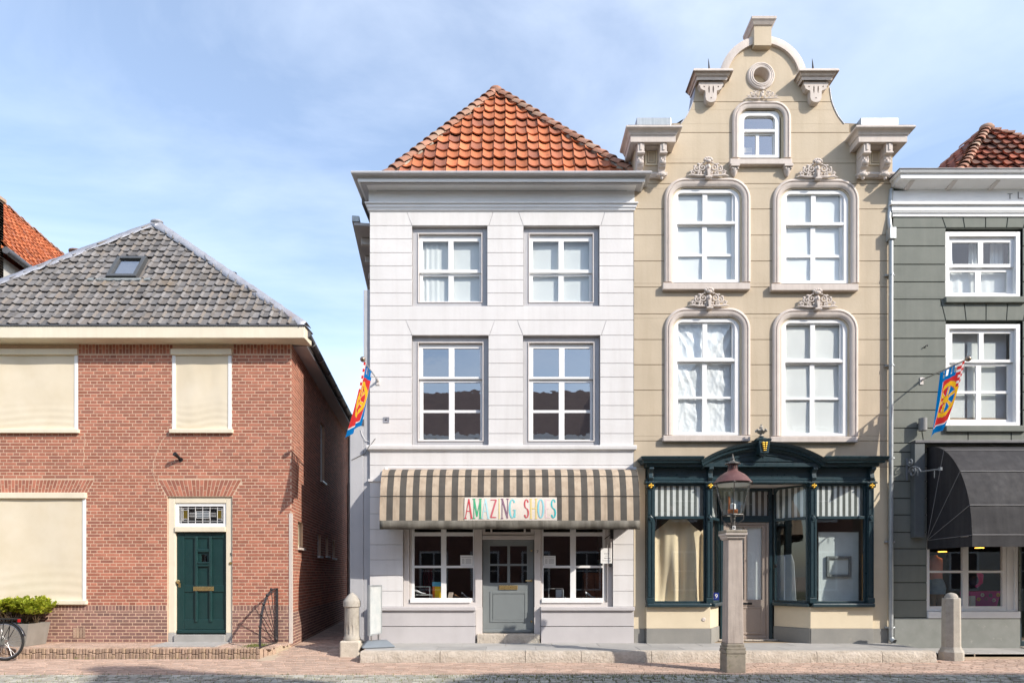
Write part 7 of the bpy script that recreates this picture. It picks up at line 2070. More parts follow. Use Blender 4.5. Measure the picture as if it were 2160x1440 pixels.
def yzspiral(cy, cz, r, turns, a0, s):
    return [(bx0, cy+r*(1-0.75*k/22)*math.cos(a0+s*2*pi*turns*k/22), cz+r*(1-0.75*k/22)*math.sin(a0+s*2*pi*turns*k/22)) for k in range(23)]
MB().tube(yzspiral(-0.20, z0_+0.02, 0.12, 1.5, 0.0, 1), 0.016, 8).build('scroll', BM, SBK, smooth=True)
MB().tube(yzspiral(-0.12, z0_+0.24, 0.09, 1.4, 0.0, -1), 0.014, 8).build('scroll', BM, SBK, smooth=True)
MB().tube([(bx0, -0.20, z0_+0.13), (bx0, -0.32, z0_+0.10), (bx0, -0.40, z0_+0.06), (bx0, -0.46, z0_-0.02), (bx0, -1.02, z0_-0.06)], 0.014, 8).build('arm', BM, SBK, smooth=True)
MB().box(bx0-0.02, bx0+0.02, -1.06, -1.0, z0_-0.09, z0_-0.03).build('arm_end', BM, SBK)
for yy in (-0.36, -0.86):
    mb = MB()
    for k in range(4): 
        zz = z0_-0.06-0.035*k + (0.12 if yy > -0.5 else 0)
        mb.tube([(bx0+0.010*math.cos(a)*(1 if k % 2 else 0.3), yy+0.010*math.cos(a)*(0.3 if k % 2 else 1), zz-0.02+0.022*math.sin(a)) for a in [2*pi*q/8 for q in range(9)]], 0.0035, 5)
    mb.build('chain', BM, SBK)

# ================================================================ pavement sign beside the shoe shop
PS = thing('pavement_sign', 'narrow white pavement sign on grey water-filled foot by the bollard', 'sign', (X(795, -0.65), -0.65, PAVE_Z))
Ms = Matrix.Translation((X(791, -0.68), -0.68, 0)) @ Matrix.Rotation(math.radians(77), 4, 'Z')
mb = MB(Ms); mb.ring(-0.28, 0.28, Z(1338, -.68), Z(1233, -.68), 0.03, -0.025, 0.025); fr_ = mb.build('sign_frame', MT['zinc'], PS, bevel=0.004)
MB(Ms).box(-0.25, 0.25, -0.012, 0.012, Z(1335, -.68), Z(1236, -.68)).build('poster', pm('faded_poster', (0.55, 0.56, 0.55), (0.42, 0.46, 0.47), scale=4, rough=0.4, spots=((0.25, 0.30, 0.31), 0.6, 5, 0.60)), fr_)
for s_ in (-0.16, 0.16): MB(Ms).tube([(s_, 0, PAVE_Z+0.08), (s_, 0, Z(1336, -.68))], 0.018, 10).build('leg', MT['steel'], PS)
mb = MB(Matrix.Translation((X(797, -0.65), -0.72, 0)) @ Matrix.Rotation(math.radians(20), 4, 'Z'))
mb.add([(-0.32, -0.26, PAVE_Z+0.03), (0.32, -0.26, PAVE_Z+0.03), (0.32, 0.26, PAVE_Z+0.03), (-0.32, 0.26, PAVE_Z+0.03), (-0.20, -0.12, PAVE_Z+0.13), (0.20, -0.12, PAVE_Z+0.13), (0.20, 0.12, PAVE_Z+0.13), (-0.20, 0.12, PAVE_Z+0.13), (-0.31, -0.25, PAVE_Z+0.002), (0.31, -0.25, PAVE_Z+0.002), (0.31, 0.25, PAVE_Z+0.002), (-0.31, 0.25, PAVE_Z+0.002)],
       [(0, 1, 5, 4), (1, 2, 6, 5), (2, 3, 7, 6), (3, 0, 4, 7), (4, 5, 6, 7), (8, 9, 1, 0), (9, 10, 2, 1), (10, 11, 3, 2), (11, 8, 0, 3), (11, 10, 9, 8)])
mb.build('foot', pm('grey_plastic', (0.22, 0.25, 0.28), rough=0.5), PS, bevel=0.015)

# ================================================================ planter with evergreen shrub
PT = thing('planter', 'grey zinc planter box standing on the brick stoop', 'planter', (X(20, -0.45), -0.45, PAVE_Z))
pxr = X(92.5, -0.15); px0_ = X(66, -0.66)
pz1 = Z(1313, -.4)
mb = MB(); mb.add([(-10.6, -0.66, PAVE_Z+0.002), (px0_-0.12, -0.66, PAVE_Z+0.002), (px0_-0.10, -0.14, PAVE_Z+0.002), (-10.6, -0.14, PAVE_Z+0.002), (-10.68, -0.68, pz1), (px0_-0.04, -0.68, pz1), (px0_-0.02, -0.12, pz1), (-10.68, -0.12, pz1)], [(0, 1, 5, 4), (1, 2, 6, 5), (2, 3, 7, 6), (3, 0, 4, 7), (3, 2, 1, 0)])
o = mb.build('box', pm('planter_zinc', (0.34, 0.32, 0.29), (0.28, 0.265, 0.24), scale=3, rough=0.5, metal=0.2, streak=((0.2, 0.18, 0.15), 0.4, 6)), PT)
so = o.modifiers.new('thick', 'SOLIDIFY'); so.thickness = 0.02; so.offset = -1
MB().box(-10.62, px0_-0.08, -0.64, -0.16, pz1-0.1, pz1-0.04).build('soil', MT['stem'], PT)
SH = thing('evergreen_shrub', 'bright green glossy shrub growing in the zinc planter', 'shrub', (-9.9, -0.42, pz1))
rng = random.Random(5)
mb = MB(); st = MB()
for k in range(300):
    x = rng.uniform(-10.7, X(97, -.4)); y = rng.gauss(-0.40, 0.16); base = Vector((min(x, px0_-0.1), -0.4, pz1-0.05))
    f = 1.0-abs((x+9.75)/1.15)**3
    hgt = (0.24+0.26*max(0.0, f))*rng.uniform(0.55, 1.08)
    p = Vector((x, y, pz1-0.03+hgt))
    if k % 4 == 0: st.tube([base, base.lerp(p, 0.5)+Vector((0, 0, 0.05)), p], [0.008, 0.006, 0.003], 5)
    for j in range(11):
        a = 2*pi*j/11*1.618*2; el = rng.uniform(-0.1, 1.1); L = rng.uniform(0.065, 0.105); w = L*0.30
        d = Vector((math.cos(a)*math.cos(el), math.sin(a)*math.cos(el), math.sin(el))); s_ = d.cross(Vector((0, 0, 1)))
        s_ = (s_.normalized() if s_.length > 1e-3 else Vector((1, 0, 0))); n_ = s_.cross(d).normalized()
        q = p+Vector((rng.gauss(0, 0.02), rng.gauss(0, 0.02), -rng.uniform(0, 0.08)))
        mb.add([q, q+d*L*0.5+s_*w+n_*0.008, q+d*L, q+d*L*0.5-s_*w+n_*0.008, q+d*L*0.5-n_*0.004], [(0, 1, 4), (1, 2, 4), (2, 3, 4), (3, 0, 4)])
mb.build('foliage', MT['leaf'], SH, recalc=False); st.build('stems', MT['stem'], SH)

# ================================================================ bicycle, its rear wheel in view
BK_ = thing('bicycle', 'city bicycle with rear rack parked before the planter', 'bicycle', (X(6, -1.2), -1.2, 0))
hy = -1.22; hx = X(10, hy); wr = 0.375; hz = wr+0.005
fx_ = hx-1.10
FM = pm('bike_grey', (0.30, 0.285, 0.275), rough=0.35, metal=0.3)
def torus(cx, cy, cz, R, r, n=48, m=8):
    mb = MB(); vs, fs = [], []
    for i in range(n):
        a = 2*pi*i/n
        for j in range(m):
            b = 2*pi*j/m; rr = R+r*math.cos(b); vs.append((cx+rr*math.cos(a), cy+r*math.sin(b), cz+rr*math.sin(a)))
    for i in range(n):
        for j in range(m): fs.append((i*m+j, ((i+1) % n)*m+j, ((i+1) % n)*m+(j+1) % m, i*m+(j+1) % m))
    return mb.add(vs, fs)
for (cx, nm) in ((hx, 'rear_wheel'), (fx_, 'front_wheel')):
    wh = torus(cx, hy, hz, wr-0.022, 0.022).build(nm, MT['tyre'], BK_, smooth=True)
    torus(cx, hy, hz, wr-0.052, 0.012).build('rim', MT['steel'], wh, smooth=True)
    MB().tube([(cx, hy-0.05, hz), (cx, hy+0.05, hz)], 0.032, 14).build('hub', MT['steel'], wh, smooth=True)
    for k in range(28):
        a = 2*pi*k/28; s_ = 1 if k % 2 else -1; a2 = a+s_*0.25
        MB().tube([(cx+0.03*math.cos(a2), hy+s_*0.035, hz+0.03*math.sin(a2)), (cx+(wr-0.06)*math.cos(a), hy, hz+(wr-0.06)*math.sin(a))], 0.0022, 4).build('spoke', MT['steel'], wh)
def arc_pts(cx, r, a0, a1, n=24): return [(cx+r*math.cos(a0+(a1-a0)*k/n), hy, hz+r*math.sin(a0+(a1-a0)*k/n)) for k in range(n+1)]
for (cx, a0, a1) in ((hx, 0.25, 2.7), (fx_, 0.4, 3.1)):
    o = MB()
    vs = []; P_ = arc_pts(cx, wr+0.02, a0, a1)
    for p in P_: vs += [(p[0], hy-0.028, p[2]-0.006), (p[0], hy, p[2]+0.004), (p[0], hy+0.028, p[2]-0.006)]
    o.add(vs, [(i*3+k, i*3+k+1, (i+1)*3+k+1, (i+1)*3+k) for i in range(len(P_)-1) for k in range(2)])
    ob = o.build('mudguard', pm('mudguard_dark%d' % int(cx*-10), (0.04, 0.045, 0.06), rough=0.25), BK_, smooth='all')
    so = ob.modifiers.new('thick', 'SOLIDIFY'); so.thickness = 0.003
bb = Vector((hx-0.46, hy, 0.30)); seat = Vector((hx-0.26, hy, 0.88)); head = Vector((hx-0.90, hy, 0.86)); head0 = Vector((hx-0.94, hy, 0.62))
mb = MB(); mb.tube([bb, seat], 0.018, 10); mb.tube([bb, head0], 0.024, 10); mb.tube([head, head0], 0.022, 10); mb.tube([seat-Vector((0.02, 0, 0.1)), head], 0.018, 10)
for s_ in (-1, 1):
    mb.tube([(hx, hy+s_*0.06, hz), bb+Vector((0, s_*0.03, 0))], 0.011, 8); mb.tube([(hx, hy+s_*0.06, hz), seat+Vector((0.02, s_*0.02, -0.08))], 0.010, 8)
    mb.tube([(fx_, hy+s_*0.055, hz), (hx-0.97, hy+s_*0.04, 0.62), head0], 0.013, 8)
mb.build('frame', FM, BK_, smooth=True)
mb = MB()
for s_ in (-0.07, 0, 0.07): mb.tube([(hx-0.24, hy+s_, 0.80), (hx+0.26, hy+s_, 0.80)], 0.008, 6)
for q in (-0.22, 0.0, 0.24): mb.tube([(hx+q, hy-0.07, 0.80), (hx+q, hy+0.07, 0.80)], 0.008, 6)
for s_ in (-1, 1): mb.tube([(hx, hy+s_*0.07, hz), (hx+0.05, hy+s_*0.08, 0.80)], 0.008, 6); mb.tube([(hx, hy+s_*0.07, hz), (hx+0.22, hy+s_*0.08, 0.79)], 0.006, 6)
mb.box(hx-0.22, hx+0.24, hy-0.075, hy+0.075, 0.805, 0.818)
mb.build('rear_rack', MT['black'], BK_)
MB().box(hx+0.26, hx+0.285, hy-0.03, hy+0.03, 0.74, 0.80).build('tail_light', pm('red_lens', (0.35, 0.01, 0.012), rough=0.2), BK_, bevel=0.005)
MB().tube([(bb.x, hy-0.06, bb.z), (bb.x, hy+0.06, bb.z)], 0.09, 20).build('chain_ring', MT['steel'], BK_)
MB().tube([(hx, hy-0.075, hz), (hx, hy-0.055, hz)], 0.065, 18).build('hub_gear', MT['steel'], BK_, smooth=True)
MB().ball(seat+Vector((0.02, 0, 0.08)), 0.12, 14, 8, (1.2, 0.8, 0.4)).build('saddle', MT['black'], BK_, smooth=True)
mb = MB(); mb.tube([seat, seat+Vector((0.01, 0, 0.07))], 0.014, 8); mb.tube([head, head+Vector((0.03, 0, 0.16))], 0.014, 8); mb.tube([head+Vector((0.2, -0.28, 0.20)), head+Vector((0.06, -0.2, 0.2)), head+Vector((0.03, 0, 0.16)), head+Vector((0.06, 0.2, 0.2)), head+Vector((0.2, 0.28, 0.20))], 0.012, 8)
mb.build('handlebar', MT['steel'], BK_, smooth=True)
mb = MB(); mb.tube([(bb.x, hy-0.07, bb.z), (bb.x-0.15, hy-0.09, bb.z-0.09)], 0.012, 8); mb.tube([(bb.x, hy+0.07, bb.z), (bb.x+0.15, hy+0.09, bb.z+0.09)], 0.012, 8)
mb.box(bb.x-0.20, bb.x-0.10, hy-0.19, hy-0.09, bb.z-0.105, bb.z-0.08); mb.box(bb.x+0.10, bb.x+0.20, hy+0.09, hy+0.19, bb.z+0.08, bb.z+0.105)
mb.build('crank', MT['black'], BK_)
mb = MB(); mb.tube([(hx-0.05, hy-0.10, hz-0.05), (hx-0.14, hy-0.16, 0.01)], 0.010, 6); mb.build('kick_stand', MT['steel'], BK_)

# ================================================================ cables on the grey pier and the white wall
CB = thing('wall_cable', 'thin loose cable across the grey pier beside the white house', 'cable', (X(760), 0, Z(970)))
def cab(pts, r, nm, mat): MB().tube(pts, r, 6).build(nm, mat, CB, smooth=True)
cab([(X(792), -0.006, Z(924.5)), (X(783), -0.006, Z(937)), (X(781), -0.074, Z(941)), (X(778), -0.07, Z(946)), (X(770), 0.03, Z(955)), (X(755), 0.03, Z(962)), (X(741), 0.03, Z(969))], 0.006, 'cable', MT['lantern_metal'])
cab([(X(760), 0.03, Z(905)), (X(763), 0.028, Z(915)), (X(770), 0.028, Z(927)), (X(779), 0.03, Z(931))], 0.005, 'white_cable', MT['white_wood'])
GC_ = thing('alley_rain_pipe', 'thin grey rain pipe at the end of the dark alley wall', 'drainpipe', (-5.66, 8.4, 0.13))
gx = -4.65-0.128*8.4+0.065
MB().tube([(gx, 8.4, 0.13), (gx, 8.4, Z(1020, 8.4))], 0.055, 10).build('lower_pipe', MT['zinc'], GC_, smooth=True)
MB().tube([(gx, 8.4, Z(1020, 8.4)), (gx, 8.4, 6.4)], 0.042, 10).build('upper_pipe', MT['zinc'], GC_, smooth=True)
RH = thing('rear_shed', 'low brown brick shed closing the end of the alley', 'shed', (-5.4, 11.5, 0.1))
shw = MB().box(-8.5, -3.0, 10.9, 13.5, 0.0, 3.6).build('wall', MT['mortar_dark'], RH)
mb = MB()
for (a, b, c, d) in lay_bricks(-8.5, -3.0, 0.13, 3.6, []): mb.box(a, b, 10.893, 10.91, c, d)
mb.build('brickwork', MT['brick_dark'], shw, kind='stuff')
MB().prism_x([(10.7, 3.6), (13.7, 3.6), (13.7, 3.7), (12.2, 4.6), (10.7, 3.7)], -8.6, -2.9).build('roof', MT['rust_tile'], RH)

# ================================================================ notices on the shoe shop
def notice(name, label, x0, x1, z0, z1, y, rows, mat=None):
    t = thing(name, label, 'notice', (0.5*(x0+x1), y, z0))
    MB().box(x0, x1, y, y+0.003, z0, z1).build('sheet', mat or MT['paper'], t)
    h = z1-z0; w = x1-x0
    for (f, a, b, th) in rows:
        MB().box(x0+w*a, x0+w*b, y-0.0015, y-0.0003, z0+h*f, z0+h*f+th).build('print_line', MT['print_grey'], t)
lines = [(0.80, 0.1, 0.9, 0.006)] + [(0.62-0.1*k, 0.12, 0.32, 0.006) for k in range(5)] + [(0.62-0.1*k, 0.42, 0.88, 0.006) for k in range(5)]
notice('opening_hours', 'white opening hours sheet in the left shoe shop window', X(970), X(996.5), Z(1192), Z(1170), 0.135, lines)
notice('opening_hours', 'white opening hours sheet in the right shoe shop window', X(1147.5), X(1173), Z(1192), Z(1171), 0.135, lines)
notice('paper_notice', 'white paper notice hung over the right shop window frame', X(1267), X(1290.5), Z(1187.5), Z(1155.5), -0.02, [(0.62, 0.3, 0.75, 0.012), (0.48, 0.4, 0.65, 0.006), (0.33, 0.3, 0.85, 0.012), (0.2, 0.15, 0.9, 0.004), (0.15, 0.15, 0.9, 0.004)])

# ================================================================ things in the shoe shop windows
def colour(n, c, **k): return pm(n, c, rough=0.5, **k)
IY = 0.30
zs0 = Z(1267, IY)
DS = thing('display_shelf', 'dark display shelf inside the left shoe shop window', 'shelf', (X(935), IY+0.15, 0.3))
MB().box(X(866, .4), X(1000, .4), 0.27, 0.72, 0.32, zs0-0.01).build('display_base', MT['room_dark'], DS)
DS2 = thing('display_shelf', 'dark display shelf inside the right shoe shop window', 'shelf', (X(1210), IY+0.15, 0.3))
MB().box(X(1144, .4), X(1281, .4), 0.27, 0.72, 0.32, zs0-0.01).build('display_base', MT['room_dark'], DS2)
def little_table(lab, xa, xb, z0, z1, y, mat):
    t = thing('display_stand', lab, 'stand', (0.5*(xa+xb), y, z0))
    MB().box(xa, xb, y, y+0.2, z1-0.015, z1).build('top', mat, t)
    for x_ in (xa+0.008, xb-0.008):
        for yy in (y+0.01, y+0.19): MB().box(x_-0.008, x_+0.008, yy-0.008, yy+0.008, z0, z1-0.015).build('leg', mat, t)
wm_ = colour('stand_white', (0.66, 0.66, 0.64))
little_table('white wire stand in the left shoe shop window corner', X(873, .35), X(907, .35), zs0, Z(1236, .35), 0.34, wm_)
little_table('low white stand before the taller one in the shop window', X(872, .3), X(912, .3), zs0, Z(1253, .3), 0.28, wm_)
little_table('grey stand with folded goods in the right shop window', X(1157, .35), X(1188, .35), zs0, Z(1240, .35), 0.34, colour('stand_grey', (0.35, 0.34, 0.33)))
def shoe(lab, x, y, z, L, m, ang=0.0, heel=0.05):
    t = thing('shoe', lab, 'shoe', (x, y, z))
    M = Matrix.Translation((x, y, z)) @ Matrix.Rotation(ang, 4, 'Z')
    mb = MB(M); vs = []; n = 10; st = [(0, .3, .9), (.12, .42, 1.0), (.3, .40, .9), (.5, .36, .62), (.7, .42, .48), (.88, .36, .34), (1.0, .15, .2)]
    for (f, w, h) in st:
        lift = heel*max(0, 1-f*1.5)
        for k in range(n):
            a = 2*pi*k/n; vs.append(((f-0.5)*L, 0.5*w*L*0.8*math.cos(a)*0.55, lift+0.012+max(0, 0.5+0.5*math.sin(a))*h*L*0.26))
    fs = [(i*n+k, i*n+(k+1) % n, (i+1)*n+(k+1) % n, (i+1)*n+k) for i in range(len(st)-1) for k in range(n)] + [tuple(range(n-1, -1, -1)), tuple((len(st)-1)*n+k for k in range(n))]
    mb.add(vs, fs).build('upper', m, t, smooth=True)
    mb = MB(M); mb.box(-0.5*L, -0.3*L, -0.025, 0.025, 0, heel+0.012); mb.box(-0.1*L, 0.46*L, -0.03, 0.03, 0, 0.010); mb.build('sole', MT['black'], t)
sil = colour('silver_leather', (0.62, 0.62, 0.64), metal=0.3); tan = colour('tan_leather', (0.52, 0.24, 0.10)); red = colour('red_leather', (0.55, 0.02, 0.06)); pk = colour('pink_leather', (0.50, 0.14, 0.20)); wht = colour('white_leather', (0.70, 0.70, 0.69))
shoe('silver shoe under the white wire stand', X(886, .3), 0.30, Z(1253, .3)+0.001, 0.25, sil, 0.2)
shoe('pink shoe beneath the low white stand', X(887, .25), 0.275, zs0, 0.16, pk, 1.2, 0.02)
shoe('tan shoe right of the shop window post', X(966, .35), 0.38, zs0+0.06, 0.16, tan, 0.3)
shoe('white sandal beside the tan shoe', X(982, .35), 0.42, zs0+0.05, 0.2, wht, 0.5, 0.09)
shoe('red shoe before the grey stand', X(1171, .3), 0.30, zs0, 0.15, red, 1.1, 0.03)
shoe('white shoe leaning right of the grey stand', X(1196, .3), 0.30, zs0, 0.16, wht, 0.8, 0.05)
shoe('silver shoe in the right pane of the shop window', X(1246, .35), 0.38, zs0+0.06, 0.24, sil, 0.3, 0.08)
YB = thing('yellow_bag', 'yellow and orange shopping bag in the left shoe shop window', 'bag', (X(922, .3), 0.32, zs0))
MB().box(X(917.5, .3), X(932, .3), 0.28, 0.40, zs0, Z(1236, .3)).build('bag_body', [colour('bag_yellow', (0.75, 0.48, 0.01))], YB, bevel=0.006)
MB().box(X(912.5, .3), X(917.2, .3), 0.29, 0.41, zs0, Z(1231, .3)).build('bag_side', colour('bag_orange', (0.70, 0.16, 0.02)), YB)
MB().box(X(912, .3), X(932, .3), 0.275, 0.415, Z(1235.7, .3), Z(1226.5, .3)).build('blue_top', colour('bag_blue', (0.10, 0.36, 0.52)), YB)
BX = thing('grey_box', 'grey-blue shoe box on the right shop window shelf', 'box', (X(1181, .36), 0.4, zs0))
MB().box(X(1173, .36), X(1189, .36), 0.36, 0.5, zs0, Z(1243, .36)).build('box_body', colour('box_pale', (0.45, 0.50, 0.56)), BX)
CD = thing('price_card', 'small beige price card leaning in the left shop window', 'card', (X(949, .3), 0.3, zs0))
MB().prism([(X(943, .3), zs0), (X(953, .3), zs0), (X(957, .3), Z(1248, .3)), (X(947, .3), Z(1248, .3))], 0.30, 0.304).build('card', colour('card_beige', (0.52, 0.42, 0.36)), CD)
# wall rack of shoes along the right wall of the shop and a wooden cupboard
RK = thing('shoe_rack', 'pale wall rack hung with shoes inside the right shop window', 'rack', (2.2, 1.4, 0.3))
MB().box(2.22, 2.26, 0.5, 3.0, 0.33, 2.9).build('rack_panel', colour('rack_white', (0.42, 0.42, 0.40)), RK)
rng = random.Random(3)
for i in range(4):
    for j in range(7):
        MB().ball((2.17, 0.75+j*0.3, 1.0+i*0.38), 0.10, 8, 6, (0.4, 0.55, 1.3)).build('hanging_shoe', rng.choice([MT['black'], tan, MT['black'], colour('s%d%d' % (i, j), (0.12, 0.05, 0.04))]), RK, smooth=True)
CBD = thing('wooden_cupboard', 'reddish wooden cupboard inside the right shop window', 'cupboard', (1.75, 0.9, 0.32))
cpm = pm('cupboard_wood', (0.26, 0.09, 0.045), (0.19, 0.06, 0.03), scale=6, rough=0.45)
cb_ = MB().box(1.62, 2.12, 0.85, 1.2, 0.33, Z(1207, .85)).build('carcass', cpm, CBD, bevel=0.008)
for a in (1.64, 1.88): MB().box(a, a+0.22, 0.835, 0.849, 0.6, Z(1210, .85)).build('cupboard_door', cpm, CBD, bevel=0.006)
RCT = thing('red_coat', 'dark red coat hanging at the back of the shoe shop', 'coat', (X(905, 1.0), 1.0, 1.2))
cloth_sheet(X(892, 1), X(912, 1), Z(1255, 1), Z(1200, 1), 1.0, curtain_fn(0.03, 3), 24, 8).build('cloth', colour('dark_red_cloth', (0.16, 0.012, 0.03)), RCT, smooth='all')

# ================================================================ beige house windows: drapery, boards, frame
DR = thing('draped_cloth', 'cream cloth draped in folds behind the left teal shop window', 'cloth', (X(1432), 0.2, sill_z))
def drape(x0, x1, z0, z1, y, seed):
    mb = MB(); nx, nz = 90, 60; vs, fs = [], []
    for k in (0, 1):
        for j in range(nz+1):
            v = j/nz
            for i in range(nx+1):
                u = i/nx; q = abs(u-0.52)*2
                # hung high in the middle: the sides sag away from the top corners
                topz = z1-(z1-z0)*0.20*(max(0.0, q-0.28)/0.72)**0.8
                spread = 1.04
                fold = (0.050*math.sin(u*17+1.3*v+seed)+0.026*math.sin(u*31-2.0*v+seed*2))*(1.05-0.55*v)
                belly = 0.05*math.sin(pi*v)*math.cos((u-0.5)*pi)
                xx = x0+(x1-x0)*(0.5+(u-0.5)*spread)
                vs.append((xx+0.05*math.sin(v*4+u*3)*(1-v)*0.6, y-fold-belly+k*0.005, z0+(topz-z0)*v))
    n1 = (nx+1)*(nz+1)
    for k in (0, 1):
        for j in range(nz):
            for i in range(nx):
                a = k*n1+j*(nx+1)+i; fs.append((a, a+1, a+nx+2, a+nx+1) if k == 0 else (a+nx+1, a+nx+2, a+1, a))
    return mb.add(vs, fs)
drape(L0+0.08, L1-0.04, sill_z+0.01, tz+0.03, 0.20, 0.4).build('cloth', MT['drape'], DR, smooth='all')
DR2 = thing('draped_cloth', 'cream cloth behind the slanting shop window left of the stone post', 'cloth', (X(1520), 0.5, sill_z))
Mx, Lx = in_frame((L1+0.03, FY+0.22), (D0-0.12, DY+0.10))
m0 = drape(0.02, Lx, sill_z+0.01, tz+0.03, 0.10, 2.0); m0.v = [tuple(Mx @ Vector(p)) for p in m0.v]; m0.build('cloth', MT['drape'], DR2, smooth='all')
WB = thing('white_board', 'white display board in the right teal shop window', 'board', (X(1770), 0.15, sill_z))
MB().box(X(1727, .2), X(1810, .2), 0.20, 0.23, sill_z+0.005, Z(1122, .2)).build('panel', colour('board_white', (0.60, 0.66, 0.66)), WB)
MB().ring(X(1726, .2), X(1811, .2), sill_z+0.004, Z(1121, .2), 0.012, 0.19, 0.199).build('edge', colour('board_edge', (0.36, 0.40, 0.40)), WB)
PF = thing('picture_frame', 'empty dark grey picture frame hung on the white board', 'frame', (X(1770), 0.18, Z(1195)))
MB().ring(X(1743.5, .17), X(1795.5, .17), Z(1216, .17), Z(1172, .17), 0.055, 0.15, 0.188).build('frame', colour('frame_grey', (0.17, 0.19, 0.19)), PF, bevel=0.006)
MB().box(X(1748, .18), X(1791, .18), 0.1885, 0.1895, Z(1212, .18), Z(1176, .18)).build('backing', colour('frame_white', (0.58, 0.63, 0.62)), PF)
WS = thing('wooden_plank', 'thin pine plank standing at the right end of the shop window', 'plank', (X(1823), 0.12, sill_z))
MB().box(X(1820, .1), X(1826, .1), 0.10, 0.13, sill_z+0.002, Z(1168, .1)).build('plank', colour('pine_plank', (0.50, 0.25, 0.08)), WS)
GB = thing('plastic_sheet', 'grey plastic sheet leaning behind the slanting right shop window', 'sheet', (X(1675), 0.6, sill_z))
Mx, Lx = in_frame((D1+0.10, DY+0.12), (R0-0.12, FY+0.30))
MB(Mx).prism([(0.02, sill_z), (Lx*0.78, sill_z), (Lx*0.70, Z(1185, .4)), (Lx*0.6, Z(1168, .4)), (0.02, Z(1170, .4))], 0.10, 0.115).build('sheet', colour('panel_grey', (0.30, 0.33, 0.36)), GB)
MB(Mx).box(Lx*0.33, Lx*0.37, 0.085, 0.099, sill_z, Z(1172, .4)).build('strip', MT['white_wood'], GB)

# ================================================================ things in the right shop window
MN = thing('dress_form', 'headless display figure in pink top and denim shorts', 'mannequin', (X(1972, .6), 0.6, 0.8))
mx_, my_ = X(1970, .62), 0.62
def form(rings, n=16):
    mb = MB(); vs = []
    for (z, rx, ry, ox) in rings:
        for k in range(n):
            a = 2*pi*k/n; vs.append((mx_+ox+rx*math.cos(a), my_+ry*math.sin(a), z))
    fs = [(i*n+k, i*n+(k+1) % n, (i+1)*n+(k+1) % n, (i+1)*n+k) for i in range(len(rings)-1) for k in range(n)] + [tuple(range(n-1, -1, -1)), tuple((len(rings)-1)*n+k for k in range(n))]
    return mb.add(vs, fs)
zz = lambda py: Z(py, .62)
form([(zz(1221), .155, .12, .02), (zz(1210), .15, .115, .02), (zz(1198), .165, .125, .01), (zz(1186), .18, .125, 0), (zz(1178), .17, .11, 0), (zz(1174), .09, .08, 0), (zz(1170), .055, .055, 0)]).build('top', pm('pink_cloth', (0.75, 0.36, 0.33), (0.65, 0.28, 0.26), scale=9, rough=0.85), MN, smooth=True)
form([(zz(1252), .18, .14, .05), (zz(1240), .20, .15, .05), (zz(1230), .185, .14, .04), (zz(1219.5), .150, .12, .02)]).build('shorts', pm('denim', (0.26, 0.38, 0.52), (0.18, 0.28, 0.42), scale=12, rough=0.9), MN, smooth=True)
for s_ in (-1, 1): MB().tube([(mx_+0.05+s_*0.08, my_, zz(1250)), (mx_+0.05+s_*0.075, my_, zz(1268)), (mx_+0.05+s_*0.07, my_, 0.85)], [0.075, 0.06, 0.045], 12).build('leg', pm('form_skin%d' % s_, (0.42, 0.27, 0.16), rough=0.5), MN, smooth=True)
ST2 = thing('display_platform', 'dark display platform inside the right shop window', 'platform', (X(2040), 0.5, 0.28))
MB().box(X(1960, .3), X(2140, .3), 0.22, 1.0, 0.285, Z(1284, .3)).build('platform', MT['room_dark'], ST2)
for i, (px_, py_, lab) in enumerate(((1988, 1157, 'glowing orange pendant lamp at the left in the right shop'), (2066, 1149, 'glowing orange pendant lamp at the right in the right shop'))):
    PLm = thing('pendant_lamp', lab, 'lamp', (X(px_, .6), 0.6, Z(py_, .6)), group='pendant lamps in the right shop')
    c = (X(px_, .6), 0.6, Z(py_, .6))
    MB().lathe([(0.10, -0.05), (0.095, -0.03), (0.07, 0.02), (0.04, 0.07), (0.02, 0.12)], c, 18).build('shade', MT['black'], PLm, smooth=True)
    MB().lathe([(0.085, -0.012), (0.085, 0.0)], (c[0], c[1], c[2]-0.056), 16).build('bulb', emit_mat('lamp_glow%d' % i, (1.0, 0.42, 0.06), 3.0), PLm)
    MB().tube([(c[0], c[1], c[2]+0.11), (c[0], c[1], Z(1010, .6))], 0.006, 6).build('cord', MT['black'], PLm)
MG = thing('magenta_cloth', 'magenta flower-print box in the right shop window', 'box', (X(2085, .4), 0.4, Z(1282, .4)))
MB().prism([(X(2046, .45), Z(1281, .45)), (X(2102, .45), Z(1281, .45)), (X(2112, .45), Z(1246, .45)), (X(2046, .45), Z(1247, .45))], 0.45, 0.75).build('box_body', colour('magenta', (0.62, 0.02, 0.33)), MG)
rngf = random.Random(8)
for (px_, py_, c) in ((2073, 1254, (0.75, 0.70, 0.70)), (2090, 1255, (0.12, 0.14, 0.22)), (2106, 1254, (0.75, 0.45, 0.05)), (2065, 1263, (0.75, 0.4, 0.05)), (2097, 1265, (0.75, 0.68, 0.7)), (2081, 1262, (0.45, 0.1, 0.3))):
    mb = MB(); cx, cz = X(px_, .44), Z(py_, .44)
    for k in range(6): mb.ball((cx+0.028*math.cos(k*pi/3), 0.447, cz+0.028*math.sin(k*pi/3)), 0.018, 8, 5, (1, 0.15, 1))
    mb.build('flower_print', colour('fl%d' % px_, c), MG)
    MB().ball((cx, 0.4445, cz), 0.014, 8, 5, (1, 0.2, 1)).build('flower_eye', colour('fe%d' % px_, (0.42, 0.01, 0.22)), MG)
HB = thing('hot_pink_scarf', 'hot pink scarf over dark goods in the right shop window', 'scarf', (X(2066, .6), 0.6, Z(1240, .6)))
